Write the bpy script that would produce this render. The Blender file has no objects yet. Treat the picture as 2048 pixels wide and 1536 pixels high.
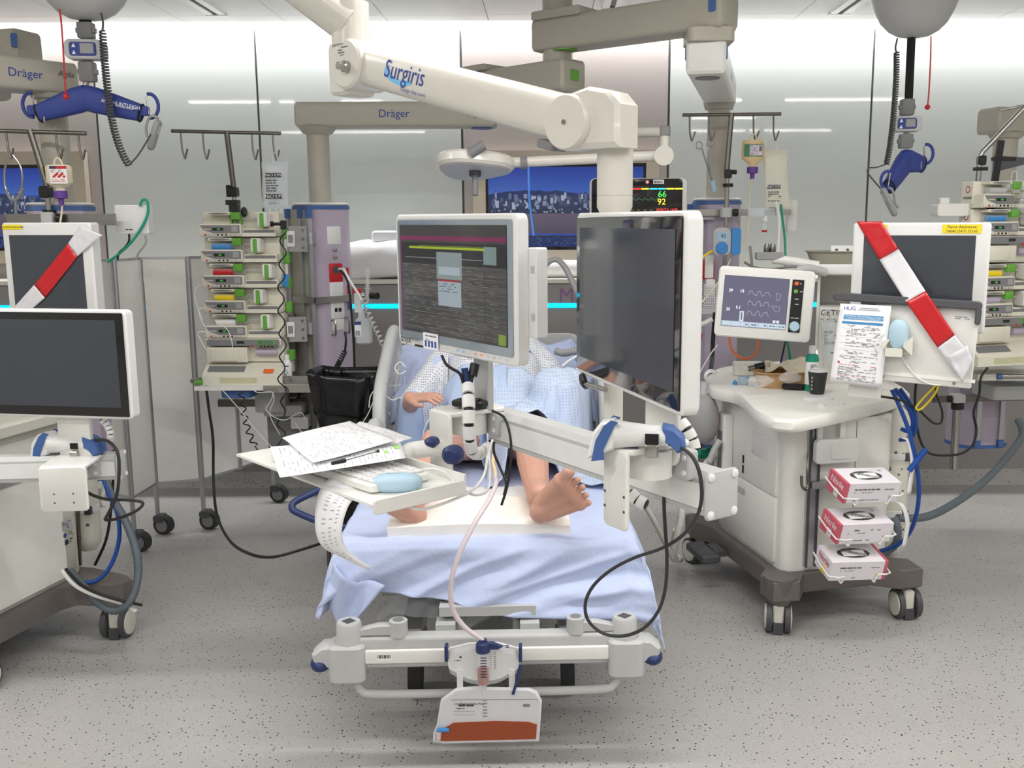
import bpy, bmesh, math, random
from mathutils import Vector as V, Matrix as M, noise
R = math.radians
random.seed(7)
SC = bpy.context.scene
COL = SC.collection

# ------------------------------------------------------------------ camera
F, CX, CY = 1959.0, 1100.0, 768.0
PITCH, ROLL, EYE = R(9.5), 0.0039, 1.666
CAM = V((0, 0, EYE))
cw = V((0, math.cos(PITCH), -math.sin(PITCH)))
cu0 = V((0, math.sin(PITCH), math.cos(PITCH)))
cr = (V((1, 0, 0)) - cu0 * ROLL).normalized()
cu = (cu0 + V((1, 0, 0)) * ROLL).normalized()
cam_data = bpy.data.cameras.new('camera')
cam_data.sensor_width = 36.0
cam_data.lens = F / 2048 * 36
cam_data.shift_x = -(CX - 1024) / 2048
cam_data.clip_start = 0.05
cam = bpy.data.objects.new('camera', cam_data)
mw = M((cr, cu, -cw)).transposed().to_4x4()
mw.translation = CAM
cam.matrix_world = mw
COL.objects.link(cam)
SC.camera = cam

def P(px, py, Y):
    d = cw + cr * ((px - CX) / F) - cu * ((py - CY) / F)
    return CAM + d * (Y / d.y)

def PZ(px, py, z):
    d = cw + cr * ((px - CX) / F) - cu * ((py - CY) / F)
    return CAM + d * ((z - EYE) / d.z)

# ------------------------------------------------------------------ world, light, exposure
SC.view_settings.view_transform = 'Standard'
SC.view_settings.look = 'None'
SC.view_settings.gamma = 1.0
SC.view_settings.use_curve_mapping = False
SC.view_settings.exposure = 0.0
wd = bpy.data.worlds.new('world'); SC.world = wd
wd.use_nodes = True
wd.node_tree.nodes['Background'].inputs[0].default_value = (0.8, 0.85, 0.9, 1)
wd.node_tree.nodes['Background'].inputs[1].default_value = 0.2
ROOM_P, COVE_P = 0.66, 1.0
CEIL = 2.86
YW, YL = 6.37, 6.04          # glass wall, front of the ledge wall
LEDGE = 1.285

def area(name, loc, sx, sy, power, color=(1, 0.985, 0.96), rot=(0, 0, 0), spread=180):
    l = bpy.data.lights.new(name, 'AREA'); l.shape = 'RECTANGLE'; l.size = sx; l.size_y = sy
    l.energy = power; l.color = color; l.spread = R(spread)
    o = bpy.data.objects.new(name, l); o.location = loc; o.rotation_euler = rot
    COL.objects.link(o); return o

# ceiling strips: rows from glass-wall reflections first, then an added unseen pair
LAMPS = [(-2.6, 2.73, 1.9), (0.0, 2.73, 2.2), (2.6, 2.73, 1.9),
         (-2.6, -0.65, 1.9), (0.1, -0.65, 2.4), (2.8, -0.65, 1.9), (-1.4, 1.0, 1.6), (1.6, 1.0, 1.6)]
for x, y, l in LAMPS:
    area('strip_light', (x, y, CEIL - 0.035), l, 0.09, 21 * l * ROOM_P)
area('cove_light_source', (-0.25, 6.295, CEIL + 0.10), 8.6, 0.10, 105 * COVE_P, (1, 0.99, 0.985))

# ------------------------------------------------------------------ materials
def lin(c):
    r = []
    for v in c[:3]:
        v /= 255.0
        r.append(v / 12.92 if v <= 0.04045 else ((v + 0.055) / 1.055) ** 2.4)
    return (r[0], r[1], r[2], 1.0)

MATS = {}
def mat(name, rgb=(200, 200, 200), rough=0.45, metal=0.0, var=0.04, scale=25.0, bump=0.0, bscale=200.0,
        trans=0.0, alpha=1.0, emit=0.0, coat=0.0, ior=1.45, sss=0.0):
    if name in MATS: return MATS[name]
    m = bpy.data.materials.new(name); m.use_nodes = True
    nt = m.node_tree; b = nt.nodes['Principled BSDF']
    c = lin(rgb)
    b.inputs['Base Color'].default_value = c
    b.inputs['Roughness'].default_value = rough
    b.inputs['Metallic'].default_value = metal
    b.inputs['IOR'].default_value = ior
    if trans: b.inputs['Transmission Weight'].default_value = trans
    if alpha < 1: b.inputs['Alpha'].default_value = alpha
    if coat: b.inputs['Coat Weight'].default_value = coat; b.inputs['Coat Roughness'].default_value = 0.08
    if sss:
        b.inputs['Subsurface Weight'].default_value = sss
        b.inputs['Subsurface Radius'].default_value = (0.02, 0.008, 0.004)
    if emit:
        b.inputs['Emission Color'].default_value = c; b.inputs['Emission Strength'].default_value = emit
    if var or bump:
        tc = nt.nodes.new('ShaderNodeTexCoord')
        n = nt.nodes.new('ShaderNodeTexNoise'); n.inputs['Scale'].default_value = scale; n.inputs['Detail'].default_value = 3
        nt.links.new(tc.outputs['Object'], n.inputs['Vector'])
        if var:
            mx = nt.nodes.new('ShaderNodeMix'); mx.data_type = 'RGBA'
            mx.inputs['A'].default_value = [v * (1 - var) for v in c[:3]] + [1]
            mx.inputs['B'].default_value = [min(1, v * (1 + var)) for v in c[:3]] + [1]
            nt.links.new(n.outputs['Fac'], mx.inputs['Factor'])
            nt.links.new(mx.outputs['Result'], b.inputs['Base Color'])
        if bump:
            n2 = nt.nodes.new('ShaderNodeTexNoise'); n2.inputs['Scale'].default_value = bscale; n2.inputs['Detail'].default_value = 2
            nt.links.new(tc.outputs['Object'], n2.inputs['Vector'])
            bp = nt.nodes.new('ShaderNodeBump'); bp.inputs['Strength'].default_value = bump; bp.inputs['Distance'].default_value = 0.003
            nt.links.new(n2.outputs['Fac'], bp.inputs['Height'])
            nt.links.new(bp.outputs['Normal'], b.inputs['Normal'])
    MATS[name] = m
    return m

def print_mat(name, emit=0.0, rough=0.4):
    m = bpy.data.materials.new(name); m.use_nodes = True
    nt = m.node_tree; b = nt.nodes['Principled BSDF']
    a = nt.nodes.new('ShaderNodeVertexColor'); a.layer_name = 'Col'
    nt.links.new(a.outputs['Color'], b.inputs['Base Color'])
    b.inputs['Roughness'].default_value = rough
    if emit:
        b.inputs['Base Color'].default_value = (0, 0, 0, 1)
        nt.links.remove(b.inputs['Base Color'].links[0])
        nt.links.new(a.outputs['Color'], b.inputs['Emission Color'])
        b.inputs['Emission Strength'].default_value = emit
    MATS[name] = m
    return m
print_mat('print'); print_mat('screen_print', 1.0, 0.12); print_mat('led_print', 1.6, 0.2)

mat('white', (232, 231, 226), 0.35); mat('bright', (230, 230, 228), 0.35); mat('cream', (222, 220, 208), 0.42); mat('cartwhite', (234, 233, 226), 0.4)
mat('armwhite', (216, 212, 203), 0.28, coat=0.3)
mat('beige', (180, 175, 162), 0.4); mat('pump', (226, 222, 206), 0.42)
mat('lilac', (182, 170, 188), 0.38, coat=0.2); mat('blue', (70, 102, 160), 0.45)
mat('navy', (38, 52, 98), 0.4); mat('sling', (52, 68, 140), 0.55, bump=0.2); mat('strap', (30, 30, 34), 0.8)
mat('grey', (128, 128, 130), 0.5); mat('midgrey', (150, 150, 150), 0.4); mat('lightgrey', (188, 189, 188), 0.45); mat('darkgrey', (78, 78, 82), 0.5)
mat('taupe', (106, 100, 97), 0.5); mat('black', (24, 24, 25), 0.42); mat('rubber', (52, 52, 54), 0.6)
mat('steel', (178, 176, 172), 0.24, 1.0, var=0.06); mat('darksteel', (120, 116, 110), 0.32, 1.0); mat('alu', (186, 188, 190), 0.38, 0.9)
mat('glassblack', (20, 21, 23), 0.06, coat=0.5); mat('screengrey', (64, 68, 75), 0.12, coat=0.3)
mat('bezelgrey', (146, 158, 166), 0.2, coat=0.4)
mat('green', (104, 168, 66), 0.45); mat('teal', (22, 150, 122), 0.4); mat('red', (196, 36, 44), 0.35); mat('orange', (232, 110, 40), 0.4)
mat('yellow', (240, 214, 36), 0.45); mat('purple', (98, 62, 150), 0.45); mat('cyanblue', (64, 140, 206), 0.4)
mat('bluehose', (22, 70, 150), 0.4); mat('greyhose', (92, 102, 108), 0.5); mat('whitehose', (222, 222, 214), 0.45)
mat('cardboard', (182, 146, 104), 0.85, bump=0.4, bscale=400); mat('pulp', (150, 148, 132), 0.9, bump=0.5, bscale=300)
mat('paper', (242, 242, 244), 0.7, var=0.015); mat('cable_white', (228, 228, 224), 0.45); mat('cable_black', (30, 30, 32), 0.5)
mat('mouse', (178, 206, 222), 0.5); mat('pill', (168, 196, 222), 0.4)
mat('skin', (206, 158, 138), 0.5, var=0.12, scale=14, bump=0.15, bscale=300, sss=0.15)
mat('foam', (244, 240, 232), 0.75, bump=0.1)
mat('clear', (240, 243, 245), 0.12, alpha=0.2, var=0); mat('clearbag', (226, 232, 236), 0.2, alpha=0.4, var=0)
mat('milkbag', (232, 230, 214), 0.35, alpha=0.93); mat('feed', (228, 204, 156), 0.4); mat('feedpale', (226, 216, 190), 0.4)
mat('urine', (150, 62, 16), 0.2, coat=0.4); mat('urinebag', (232, 232, 236), 0.3, alpha=0.75); mat('tube_pale', (226, 212, 216), 0.25, alpha=0.85)
mat('bagblack', (22, 22, 24), 0.22, bump=0.8, bscale=22); mat('grip', (70, 66, 66), 0.6)
mat('whitetape', (226, 226, 230), 0.25, alpha=0.9); mat('redtape', (196, 28, 36), 0.18, coat=0.4)
mat('led_cyan', (0, 205, 245), 0.4, emit=1.3, var=0); mat('lamp_emit', (255, 252, 246), 0.4, emit=9.0, var=0); mat('cove_emit', (255, 253, 250), 0.4, emit=3.0, var=0)
mat('balloon', (150, 150, 150), 0.5); mat('champagne', (196, 186, 170), 0.38, 0.35); mat('pillow', (240, 240, 242), 0.85, bump=0.3, bscale=18)
mat('ink', (40, 42, 48), 0.5, var=0); mat('inkblue', (36, 62, 150), 0.4, var=0); mat('inkpurple', (140, 96, 150), 0.4, var=0); mat('inkgreen', (60, 190, 50), .5, var=0)
mat('inkwhite', (245, 245, 245), 0.5, var=0); mat('inkred', (200, 40, 50), .5, var=0); mat('inkgrey', (90, 88, 86), .5, var=0)
mat('num_green', (70, 230, 90), .4, emit=1.2, var=0); mat('num_yellow', (240, 220, 50), .4, emit=1.2, var=0); mat('num_red', (225, 60, 55), .4, emit=1.0, var=0); mat('num_white', (240, 240, 240), .4, emit=1.0, var=0)

def cloth_mat(name, a, b, scale=240, dots=0):
    m = bpy.data.materials.new(name); m.use_nodes = True
    nt = m.node_tree; bs = nt.nodes['Principled BSDF']; bs.inputs['Roughness'].default_value = 0.85
    tc = nt.nodes.new('ShaderNodeTexCoord')
    n = nt.nodes.new('ShaderNodeTexNoise'); n.inputs['Scale'].default_value = 12; n.inputs['Detail'].default_value = 4
    nt.links.new(tc.outputs['Object'], n.inputs['Vector'])
    mx = nt.nodes.new('ShaderNodeMix'); mx.data_type = 'RGBA'
    mx.inputs['A'].default_value = [v * 0.96 for v in lin(a)[:3]] + [1]; mx.inputs['B'].default_value = lin(a)
    nt.links.new(n.outputs['Fac'], mx.inputs['Factor'])
    last = mx.outputs['Result']
    if dots:
        vo = nt.nodes.new('ShaderNodeTexVoronoi'); vo.inputs['Scale'].default_value = dots
        vo.inputs['Randomness'].default_value = 0.12
        nt.links.new(tc.outputs['Object'], vo.inputs['Vector'])
        th = nt.nodes.new('ShaderNodeMath'); th.operation = 'LESS_THAN'; th.inputs[1].default_value = 0.34
        nt.links.new(vo.outputs['Distance'], th.inputs[0])
        m2 = nt.nodes.new('ShaderNodeMix'); m2.data_type = 'RGBA'
        nt.links.new(th.outputs[0], m2.inputs['Factor']); nt.links.new(last, m2.inputs['A'])
        m2.inputs['B'].default_value = lin(b); last = m2.outputs['Result']
    nt.links.new(last, bs.inputs['Base Color'])
    w = nt.nodes.new('ShaderNodeTexNoise'); w.inputs['Scale'].default_value = 26; w.inputs['Detail'].default_value = 5
    nt.links.new(tc.outputs['Object'], w.inputs['Vector'])
    bp = nt.nodes.new('ShaderNodeBump'); bp.inputs['Strength'].default_value = 0.35; bp.inputs['Distance'].default_value = 0.01
    nt.links.new(w.outputs['Fac'], bp.inputs['Height']); nt.links.new(bp.outputs['Normal'], bs.inputs['Normal'])
    MATS[name] = m
cloth_mat('sheetblue', (194, 206, 238), None); cloth_mat('blanket', (186, 204, 234), None)
cloth_mat('gown', (226, 228, 234), (138, 142, 160), dots=105); cloth_mat('gownblue', (200, 214, 236), (168, 186, 220), dots=80)
mat('lens', (206, 206, 212), 0.15, coat=0.4); mat('pinkbox', (206, 96, 112), 0.5); mat('boxwhite', (232, 226, 232), 0.5)

def floor_mat():
    m = bpy.data.materials.new('vinyl'); m.use_nodes = True
    nt = m.node_tree; bs = nt.nodes['Principled BSDF']; bs.inputs['Roughness'].default_value = 0.34
    tc = nt.nodes.new('ShaderNodeTexCoord')
    prev = lin((162, 159, 155))
    n = nt.nodes.new('ShaderNodeTexNoise'); n.inputs['Scale'].default_value = 2.2; n.inputs['Detail'].default_value = 6
    nt.links.new(tc.outputs['Object'], n.inputs['Vector'])
    mx = nt.nodes.new('ShaderNodeMix'); mx.data_type = 'RGBA'
    mx.inputs['A'].default_value = lin((172, 170, 167)); mx.inputs['B'].default_value = lin((184, 182, 179))
    nt.links.new(n.outputs['Fac'], mx.inputs['Factor']); last = mx.outputs['Result']
    for sc, keep, th, colr in ((58, 0.42, 0.19, (46, 46, 48)), (105, 0.6, 0.17, (64, 63, 63)), (120, 0.75, 0.25, (200, 198, 195))):
        vo = nt.nodes.new('ShaderNodeTexVoronoi'); vo.inputs['Scale'].default_value = sc
        nt.links.new(tc.outputs['Object'], vo.inputs['Vector'])
        a = nt.nodes.new('ShaderNodeMath'); a.operation = 'LESS_THAN'; a.inputs[1].default_value = th
        nt.links.new(vo.outputs['Distance'], a.inputs[0])
        sp = nt.nodes.new('ShaderNodeSeparateColor'); nt.links.new(vo.outputs['Color'], sp.inputs[0])
        g = nt.nodes.new('ShaderNodeMath'); g.operation = 'GREATER_THAN'; g.inputs[1].default_value = keep
        nt.links.new(sp.outputs[0], g.inputs[0])
        mu = nt.nodes.new('ShaderNodeMath'); mu.operation = 'MULTIPLY'
        nt.links.new(a.outputs[0], mu.inputs[0]); nt.links.new(g.outputs[0], mu.inputs[1])
        m2 = nt.nodes.new('ShaderNodeMix'); m2.data_type = 'RGBA'; m2.inputs['B'].default_value = lin(colr)
        nt.links.new(mu.outputs[0], m2.inputs['Factor']); nt.links.new(last, m2.inputs['A']); last = m2.outputs['Result']
    nt.links.new(last, bs.inputs['Base Color'])
    MATS['vinyl'] = m
floor_mat()
mat('glasswall', (196, 201, 199), 0.03, coat=0.0, var=0.02, scale=1.5); mat('taupewall', (168, 161, 158), 0.32, var=0.03, scale=60)
mat('ledgewall', (150, 146, 144), 0.45, var=0.03, scale=40); mat('ceilpanel', (244, 243, 243), 0.55, var=0.02); mat('seam', (92, 92, 92), 0.6)
mat('plainwall', (206, 204, 200), 0.6)

# ------------------------------------------------------------------ mesh building
def ft(x=0, y=0, z=0):
    "local 2D (u, v, out) on a face looking towards -y"
    return M.Translation((x, y, z)) @ M.Rotation(R(90), 4, 'X')

def rrect(w, h, r, n=4):
    r = min(r, w / 2 - 1e-5, h / 2 - 1e-5)
    if r <= 1e-5: return [(-w / 2, -h / 2), (w / 2, -h / 2), (w / 2, h / 2), (-w / 2, h / 2)]
    o = []
    for cx, cy, a0 in ((w / 2 - r, h / 2 - r, 0), (-w / 2 + r, h / 2 - r, 90), (-w / 2 + r, -h / 2 + r, 180), (w / 2 - r, -h / 2 + r, 270)):
        for k in range(n + 1):
            a = R(a0 + 90.0 * k / n); o.append((cx + r * math.cos(a), cy + r * math.sin(a)))
    return o

def smooth_pts(pts, k=6, closed=False):
    pts = [V(p) for p in pts]
    if len(pts) < 3 or k < 2: return pts
    out = []; n = len(pts)
    for i in range(n if closed else n - 1):
        g = (lambda j: pts[j % n]) if closed else (lambda j: pts[max(0, min(n - 1, j))])
        p0, p1, p2, p3 = g(i - 1), g(i), g(i + 1), g(i + 2)
        for j in range(k):
            t = j / k
            out.append(0.5 * ((2 * p1) + (p2 - p0) * t + (2 * p0 - 5 * p1 + 4 * p2 - p3) * t * t + (3 * p1 - p0 - 3 * p2 + p3) * t ** 3))
    if not closed: out.append(pts[-1])
    return out

class MB:
    def __init__(s, T=None):
        s.v = []; s.f = []; s.c = []; s.T = T or M(); s.uv = None
    def add(s, vs, fs, col=None):
        b = len(s.v); s.v += [s.T @ V(v) for v in vs]
        s.f += [tuple(i + b for i in f) for f in fs]; s.c += [col] * len(fs); return s
    def box(s, c, sz, col=None, rot=None):
        c = V(c); h = V(sz) * 0.5; vs = []
        for k in range(8):
            p = V((h.x if k & 1 else -h.x, h.y if k & 2 else -h.y, h.z if k & 4 else -h.z))
            if rot is not None: p = rot @ p
            vs.append(c + p)
        return s.add(vs, [(0, 2, 3, 1), (4, 5, 7, 6), (0, 1, 5, 4), (2, 6, 7, 3), (0, 4, 6, 2), (1, 3, 7, 5)], col)
    def prism(s, outline, d, c=(0, 0, 0), axis='y', ch=0.0, col=None, inset=None, rot=None):
        c = V(c)
        cx = sum(p[0] for p in outline) / len(outline); cy = sum(p[1] for p in outline) / len(outline)
        w = max(p[0] for p in outline) - min(p[0] for p in outline); h = max(p[1] for p in outline) - min(p[1] for p in outline)
        def ring(pts, t):
            o = []
            for a, b in pts:
                q = {'x': V((t, a, b)), 'y': V((a, t, b)), 'z': V((a, b, t))}[axis]
                if rot is not None: q = rot @ q
                o.append(c + q)
            return o
        if ch > 0:
            sx = 1 - 2 * ch / max(w, 1e-6); sy = 1 - 2 * ch / max(h, 1e-6)
            ins = [(cx + (a - cx) * sx, cy + (b - cy) * sy) for a, b in outline]
            rings = [ring(ins, -d / 2), ring(outline, -d / 2 + ch), ring(outline, d / 2 - ch), ring(ins, d / 2)]
        else: rings = [ring(outline, -d / 2), ring(outline, d / 2)]
        n = len(outline); vs = [p for r in rings for p in r]; fs = []
        for k in range(len(rings) - 1):
            for i in range(n):
                j = (i + 1) % n; fs.append((k * n + i, k * n + j, (k + 1) * n + j, (k + 1) * n + i))
        fs.append(tuple(range(n - 1, -1, -1))); fs.append(tuple((len(rings) - 1) * n + i for i in range(n)))
        return s.add(vs, fs, col)
    def rbox(s, c, sz, r=0.01, axis='y', ch=0.003, n=4, col=None, rot=None):
        w, d, h = {'x': (sz[1], sz[0], sz[2]), 'y': (sz[0], sz[1], sz[2]), 'z': (sz[0], sz[2], sz[1])}[axis]
        return s.prism(rrect(w, h, r, n), d, c, axis, min(ch, d / 3), col, rot=rot)
    def tube(s, pts, r, n=8, k=6, closed=False, col=None, r1=None):
        pts = smooth_pts(pts, k, closed); N = len(pts)
        T = []
        for i in range(N):
            a = pts[(i - 1) % N] if closed else pts[max(0, i - 1)]; b = pts[(i + 1) % N] if closed else pts[min(N - 1, i + 1)]
            d = b - a; T.append(d.normalized() if d.length > 1e-9 else V((0, 0, 1)))
        up = V((0, 0, 1)) if abs(T[0].z) < 0.9 else V((1, 0, 0))
        nx = T[0].cross(up).normalized(); vs = []; fs = []
        for i in range(N):
            nx = nx - T[i] * nx.dot(T[i])
            nx = nx.normalized() if nx.length > 1e-6 else T[i].orthogonal().normalized()
            ny = T[i].cross(nx)
            rr = r[min(len(r) - 1, int(i * len(r) / N))] if isinstance(r, (list, tuple)) else (r if r1 is None else r + (r1 - r) * i / (N - 1))
            for q in range(n):
                a = 2 * math.pi * q / n; vs.append(pts[i] + nx * (rr * math.cos(a)) + ny * (rr * math.sin(a)))
        for i in range(N if closed else N - 1):
            for q in range(n):
                p = (q + 1) % n; i2 = (i + 1) % N
                fs.append((i * n + q, i * n + p, i2 * n + p, i2 * n + q))
        if not closed:
            fs.append(tuple(range(n - 1, -1, -1))); fs.append(tuple((N - 1) * n + q for q in range(n)))
        return s.add(vs, fs, col)
    def cyl(s, p0, p1, r, r1=None, n=20, col=None):
        return s.tube([p0, p1], r, n, 1, col=col, r1=r1)
    def lathe(s, prof, c=(0, 0, 0), n=24, rot=None, col=None, sx=1, sy=1):
        c = V(c); vs = []; fs = []; k = len(prof)
        for r, z in prof:
            for q in range(n):
                a = 2 * math.pi * q / n; p = V((r * math.cos(a) * sx, r * math.sin(a) * sy, z))
                vs.append(c + (rot @ p if rot is not None else p))
        for i in range(k - 1):
            for q in range(n):
                p = (q + 1) % n; fs.append((i * n + q, i * n + p, (i + 1) * n + p, (i + 1) * n + q))
        fs.append(tuple(range(n - 1, -1, -1))); fs.append(tuple((k - 1) * n + q for q in range(n)))
        return s.add(vs, fs, col)
    def ell(s, c, rad, n=16, m=10, rot=None, col=None, p=1.0):
        prof = []
        for i in range(m + 1):
            a = -math.pi / 2 + math.pi * i / m; prof.append((max(1e-4, math.cos(a)) ** p, math.copysign(abs(math.sin(a)) ** p, math.sin(a))))
        c = V(c); vs = []; fs = []
        for r, z in prof:
            for q in range(n):
                a = 2 * math.pi * q / n; ca, sa = math.cos(a), math.sin(a)
                v = V((r * math.copysign(abs(ca) ** p, ca) * rad[0], r * math.copysign(abs(sa) ** p, sa) * rad[1], z * rad[2]))
                vs.append(c + (rot @ v if rot is not None else v))
        for i in range(m):
            for q in range(n):
                t = (q + 1) % n; fs.append((i * n + q, i * n + t, (i + 1) * n + t, (i + 1) * n + q))
        return s.add(vs, fs, col)
    def rect(s, x0, y0, x1, y1, col, z=0.0):
        return s.add([(x0, y0, z), (x1, y0, z), (x1, y1, z), (x0, y1, z)], [(0, 1, 2, 3)], col)
    def poly(s, pts, col=None, z=0.0):
        return s.add([(p[0], p[1], z) for p in pts], [tuple(range(len(pts)))], col)
    def line(s, pts, w, col, z=0.0):
        for a, b in zip(pts[:-1], pts[1:]):
            a = V((a[0], a[1])); b = V((b[0], b[1])); d = (b - a)
            if d.length < 1e-9: continue
            n = V((-d.y, d.x)).normalized() * (w / 2)
            s.add([(a.x - n.x, a.y - n.y, z), (b.x - n.x, b.y - n.y, z), (b.x + n.x, b.y + n.y, z), (a.x + n.x, a.y + n.y, z)], [(0, 1, 2, 3)], col)
        return s
    def scrib(s, x0, y0, x1, y1, rows, col, z=0.0, dens=0.7, fill=0.45):
        "rows of small dashes: print too fine to read"
        rh = (y1 - y0) / rows
        for i in range(rows):
            y = y1 - (i + 1) * rh + rh * (1 - fill) / 2; x = x0; end = x1 - random.random() * (x1 - x0) * 0.35
            while x < end:
                l = (0.6 + 2.2 * random.random()) * rh
                if random.random() < dens: s.rect(x, y, min(x + l, x1), y + rh * fill, col, z)
                x += l + rh * 0.35
        return s
    def barcode(s, x0, y0, x1, y1, col=(20, 20, 20), z=0.0):
        x = x0; w = (x1 - x0) / 30
        while x < x1 - w:
            l = w * (1 + int(random.random() * 2)); s.rect(x, y0, x + l, y1, col, z); x += l + w * (0.6 + random.random())
        return s
    def grid(s, fn, nu, nv, closed_u=False, col=None, uvfn=None):
        vs = [fn(i / nu, j / nv) for j in range(nv + 1) for i in range(nu + 1)]
        fs = [(j * (nu + 1) + i, j * (nu + 1) + i + 1, (j + 1) * (nu + 1) + i + 1, (j + 1) * (nu + 1) + i) for j in range(nv) for i in range(nu)]
        if uvfn is not None: s.uv = [uvfn(i / nu, j / nv) for j in range(nv + 1) for i in range(nu + 1)]
        return s.add(vs, fs, col)
    def build(s, name, m, parent=None, angle=38, solid=0.0, bevel=0.0):
        me = bpy.data.meshes.new(name); me.from_pydata(s.v, [], s.f)
        if any(c is not None for c in s.c):
            ca = me.color_attributes.new('Col', 'FLOAT_COLOR', 'CORNER')
            i = 0
            for f, c in zip(s.f, s.c):
                l = lin(c or (255, 255, 255))
                for _ in f: ca.data[i].color = l; i += 1
        if s.uv is not None and len(s.uv) == len(s.v):
            ul = me.uv_layers.new(name='UVMap')
            for lp in me.loops: ul.data[lp.index].uv = s.uv[lp.vertex_index]
        me.materials.append(MATS[m])
        for p in me.polygons: p.use_smooth = True
        me.set_sharp_from_angle(angle=R(angle)); me.update()
        o = bpy.data.objects.new(name, me); COL.objects.link(o)
        if parent is not None: o.parent = parent
        if solid:
            md = o.modifiers.new('solid', 'SOLIDIFY'); md.thickness = solid; md.offset = 0
        if bevel:
            md = o.modifiers.new('bevel', 'BEVEL'); md.width = bevel; md.segments = 2; md.limit_method = 'ANGLE'
        return o

def tag(o, label=None, cat=None, group=None, kind=None):
    if label: o['label'] = label
    if cat: o['category'] = cat
    if group: o['group'] = group
    if kind: o['kind'] = kind
    return o

def thing(name, label, cat, loc=(0, 0, 0), rz=0.0, group=None, rot=None):
    o = bpy.data.objects.new(name, None); o.empty_display_size = 0.1
    o.location = loc; o.rotation_euler = rot if rot is not None else (0, 0, R(rz))
    COL.objects.link(o); tag(o, label, cat, group); return o

def text(name, s, size, m, parent, T, align='CENTER', bold=0.0, shear=0.0, sx=1.0):
    cu_ = bpy.data.curves.new(name, 'FONT'); cu_.body = s; cu_.size = size; cu_.align_x = align; cu_.align_y = 'CENTER'
    cu_.shear = shear; cu_.resolution_u = 4
    t = bpy.data.objects.new(name + '_tmp', cu_); COL.objects.link(t)
    dg = bpy.context.evaluated_depsgraph_get()
    me = bpy.data.meshes.new_from_object(t.evaluated_get(dg))
    bpy.data.objects.remove(t); bpy.data.curves.remove(cu_)
    me.materials.clear(); me.materials.append(MATS[m])
    for v in me.vertices: v.co.x *= sx
    o = bpy.data.objects.new(name, me); COL.objects.link(o)
    if parent is not None: o.parent = parent
    o.matrix_local = T
    return o

def dup(o, parent=None):
    c = o.copy(); COL.objects.link(c); c.parent = parent
    for ch in list(o.children): dup(ch, c)
    return c

def helix(p0, p1, r, turns, n=10, sag=0.0):
    p0, p1 = V(p0), V(p1); d = (p1 - p0).normalized(); a = d.orthogonal().normalized(); b = d.cross(a); o = []
    for i in range(int(turns * n) + 1):
        t = i / (turns * n); q = p0.lerp(p1, t) + V((0, 0, -sag * 4 * t * (1 - t))); w = 2 * math.pi * turns * t
        o.append(q + a * (r * math.cos(w)) + b * (r * math.sin(w)))
    return o

def path_helix(pts, r, turns, n=8):
    pts = smooth_pts(pts, 12); L = [0.0]
    for a, b in zip(pts[:-1], pts[1:]): L.append(L[-1] + (b - a).length)
    o = []; N = int(turns * n); i = 0
    for q in range(N + 1):
        s_ = L[-1] * q / N
        while i < len(L) - 2 and L[i + 1] < s_: i += 1
        t = (s_ - L[i]) / max(1e-9, L[i + 1] - L[i]); p = pts[i].lerp(pts[i + 1], t)
        d = (pts[i + 1] - pts[i]).normalized(); a = d.cross(V((0.3, 1, 0.2))).normalized(); b = d.cross(a)
        w = 2 * math.pi * turns * q / N; o.append(p + a * (r * math.cos(w)) + b * (r * math.sin(w)))
    return o

# ------------------------------------------------------------------ the room
def struct(o): o['kind'] = 'structure'; return o
fl = struct(MB().box((-0.25, 1.5, -0.05), (9.5, 9.14, 0.1)).build('floor', 'vinyl'))
wb = struct(MB().box((-0.25, YW + 0.06, 1.55), (9.5, 0.1, 3.1)).build('wall_back', 'seam'))
seams = [-5.0, P(195, 250, YW).x, P(518, 250, YW).x, P(924, 250, YW).x, P(1337, 250, YW).x, P(1741, 250, YW).x, P(1741, 250, YW).x + 1.3, 4.5]
kinds = ['taupewall', 'glasswall', 'glasswall', 'taupewall', 'glasswall', 'glasswall', 'taupewall']
for k in range(7):
    a, b = seams[k] + 0.007, seams[k + 1] - 0.007
    MB().box(((a + b) / 2, YW + 0.005, 2.03), (b - a, 0.012, 1.62)).build('panel', kinds[k], wb)
wl = struct(MB().box((-0.25, (YL + YW) / 2, LEDGE / 2), (9.5, YW - YL, LEDGE)).build('wall_ledge', 'ledgewall'))
MB().box((-0.25, (YL + YW) / 2 - 0.012, LEDGE + 0.012), (9.5, YW - YL + 0.02, 0.024)).build('ledge_top', 'cream', wl)
zc = P(1100, 611, YL).z
MB().box((-0.25, YL - 0.003, zc), (9.5, 0.012, 0.028)).build('light_line', 'led_cyan', wl)
text('lettering', 'M2', 0.125, 'inkpurple', wl, ft(P(1143, 590, YL).x, YL - 0.002, P(1143, 592, YL).z), bold=0.003)
struct(MB().prism([(0, 0), (-0.03, 0), (-0.008, 0.03), (-0.006, 0.1), (0, 0.1)], 9.5, (-0.25, YL, 0), 'x').build('baseboard_back', 'vinyl'))
struct(MB().box((-5.03, 1.6, 1.55), (0.06, 9.6, 3.1)).build('wall_left', 'plainwall'))
struct(MB().box((4.53, 1.6, 1.55), (0.06, 9.6, 3.1)).build('wall_right', 'plainwall'))
struct(MB().box((-0.25, -3.05, 1.55), (9.5, 0.06, 3.1)).build('wall_front', 'plainwall'))
ce = struct(MB().box((-0.25, 1.62, CEIL + 0.17), (9.5, 9.7, 0.05)).build('ceiling', 'seam'))
x0 = -0.363 - 0.615 * 8
yb = [6.22, 6.05, 4.85, 3.65, 2.45, 1.25, 0.05, -1.15, -2.35, -3.0]
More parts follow.
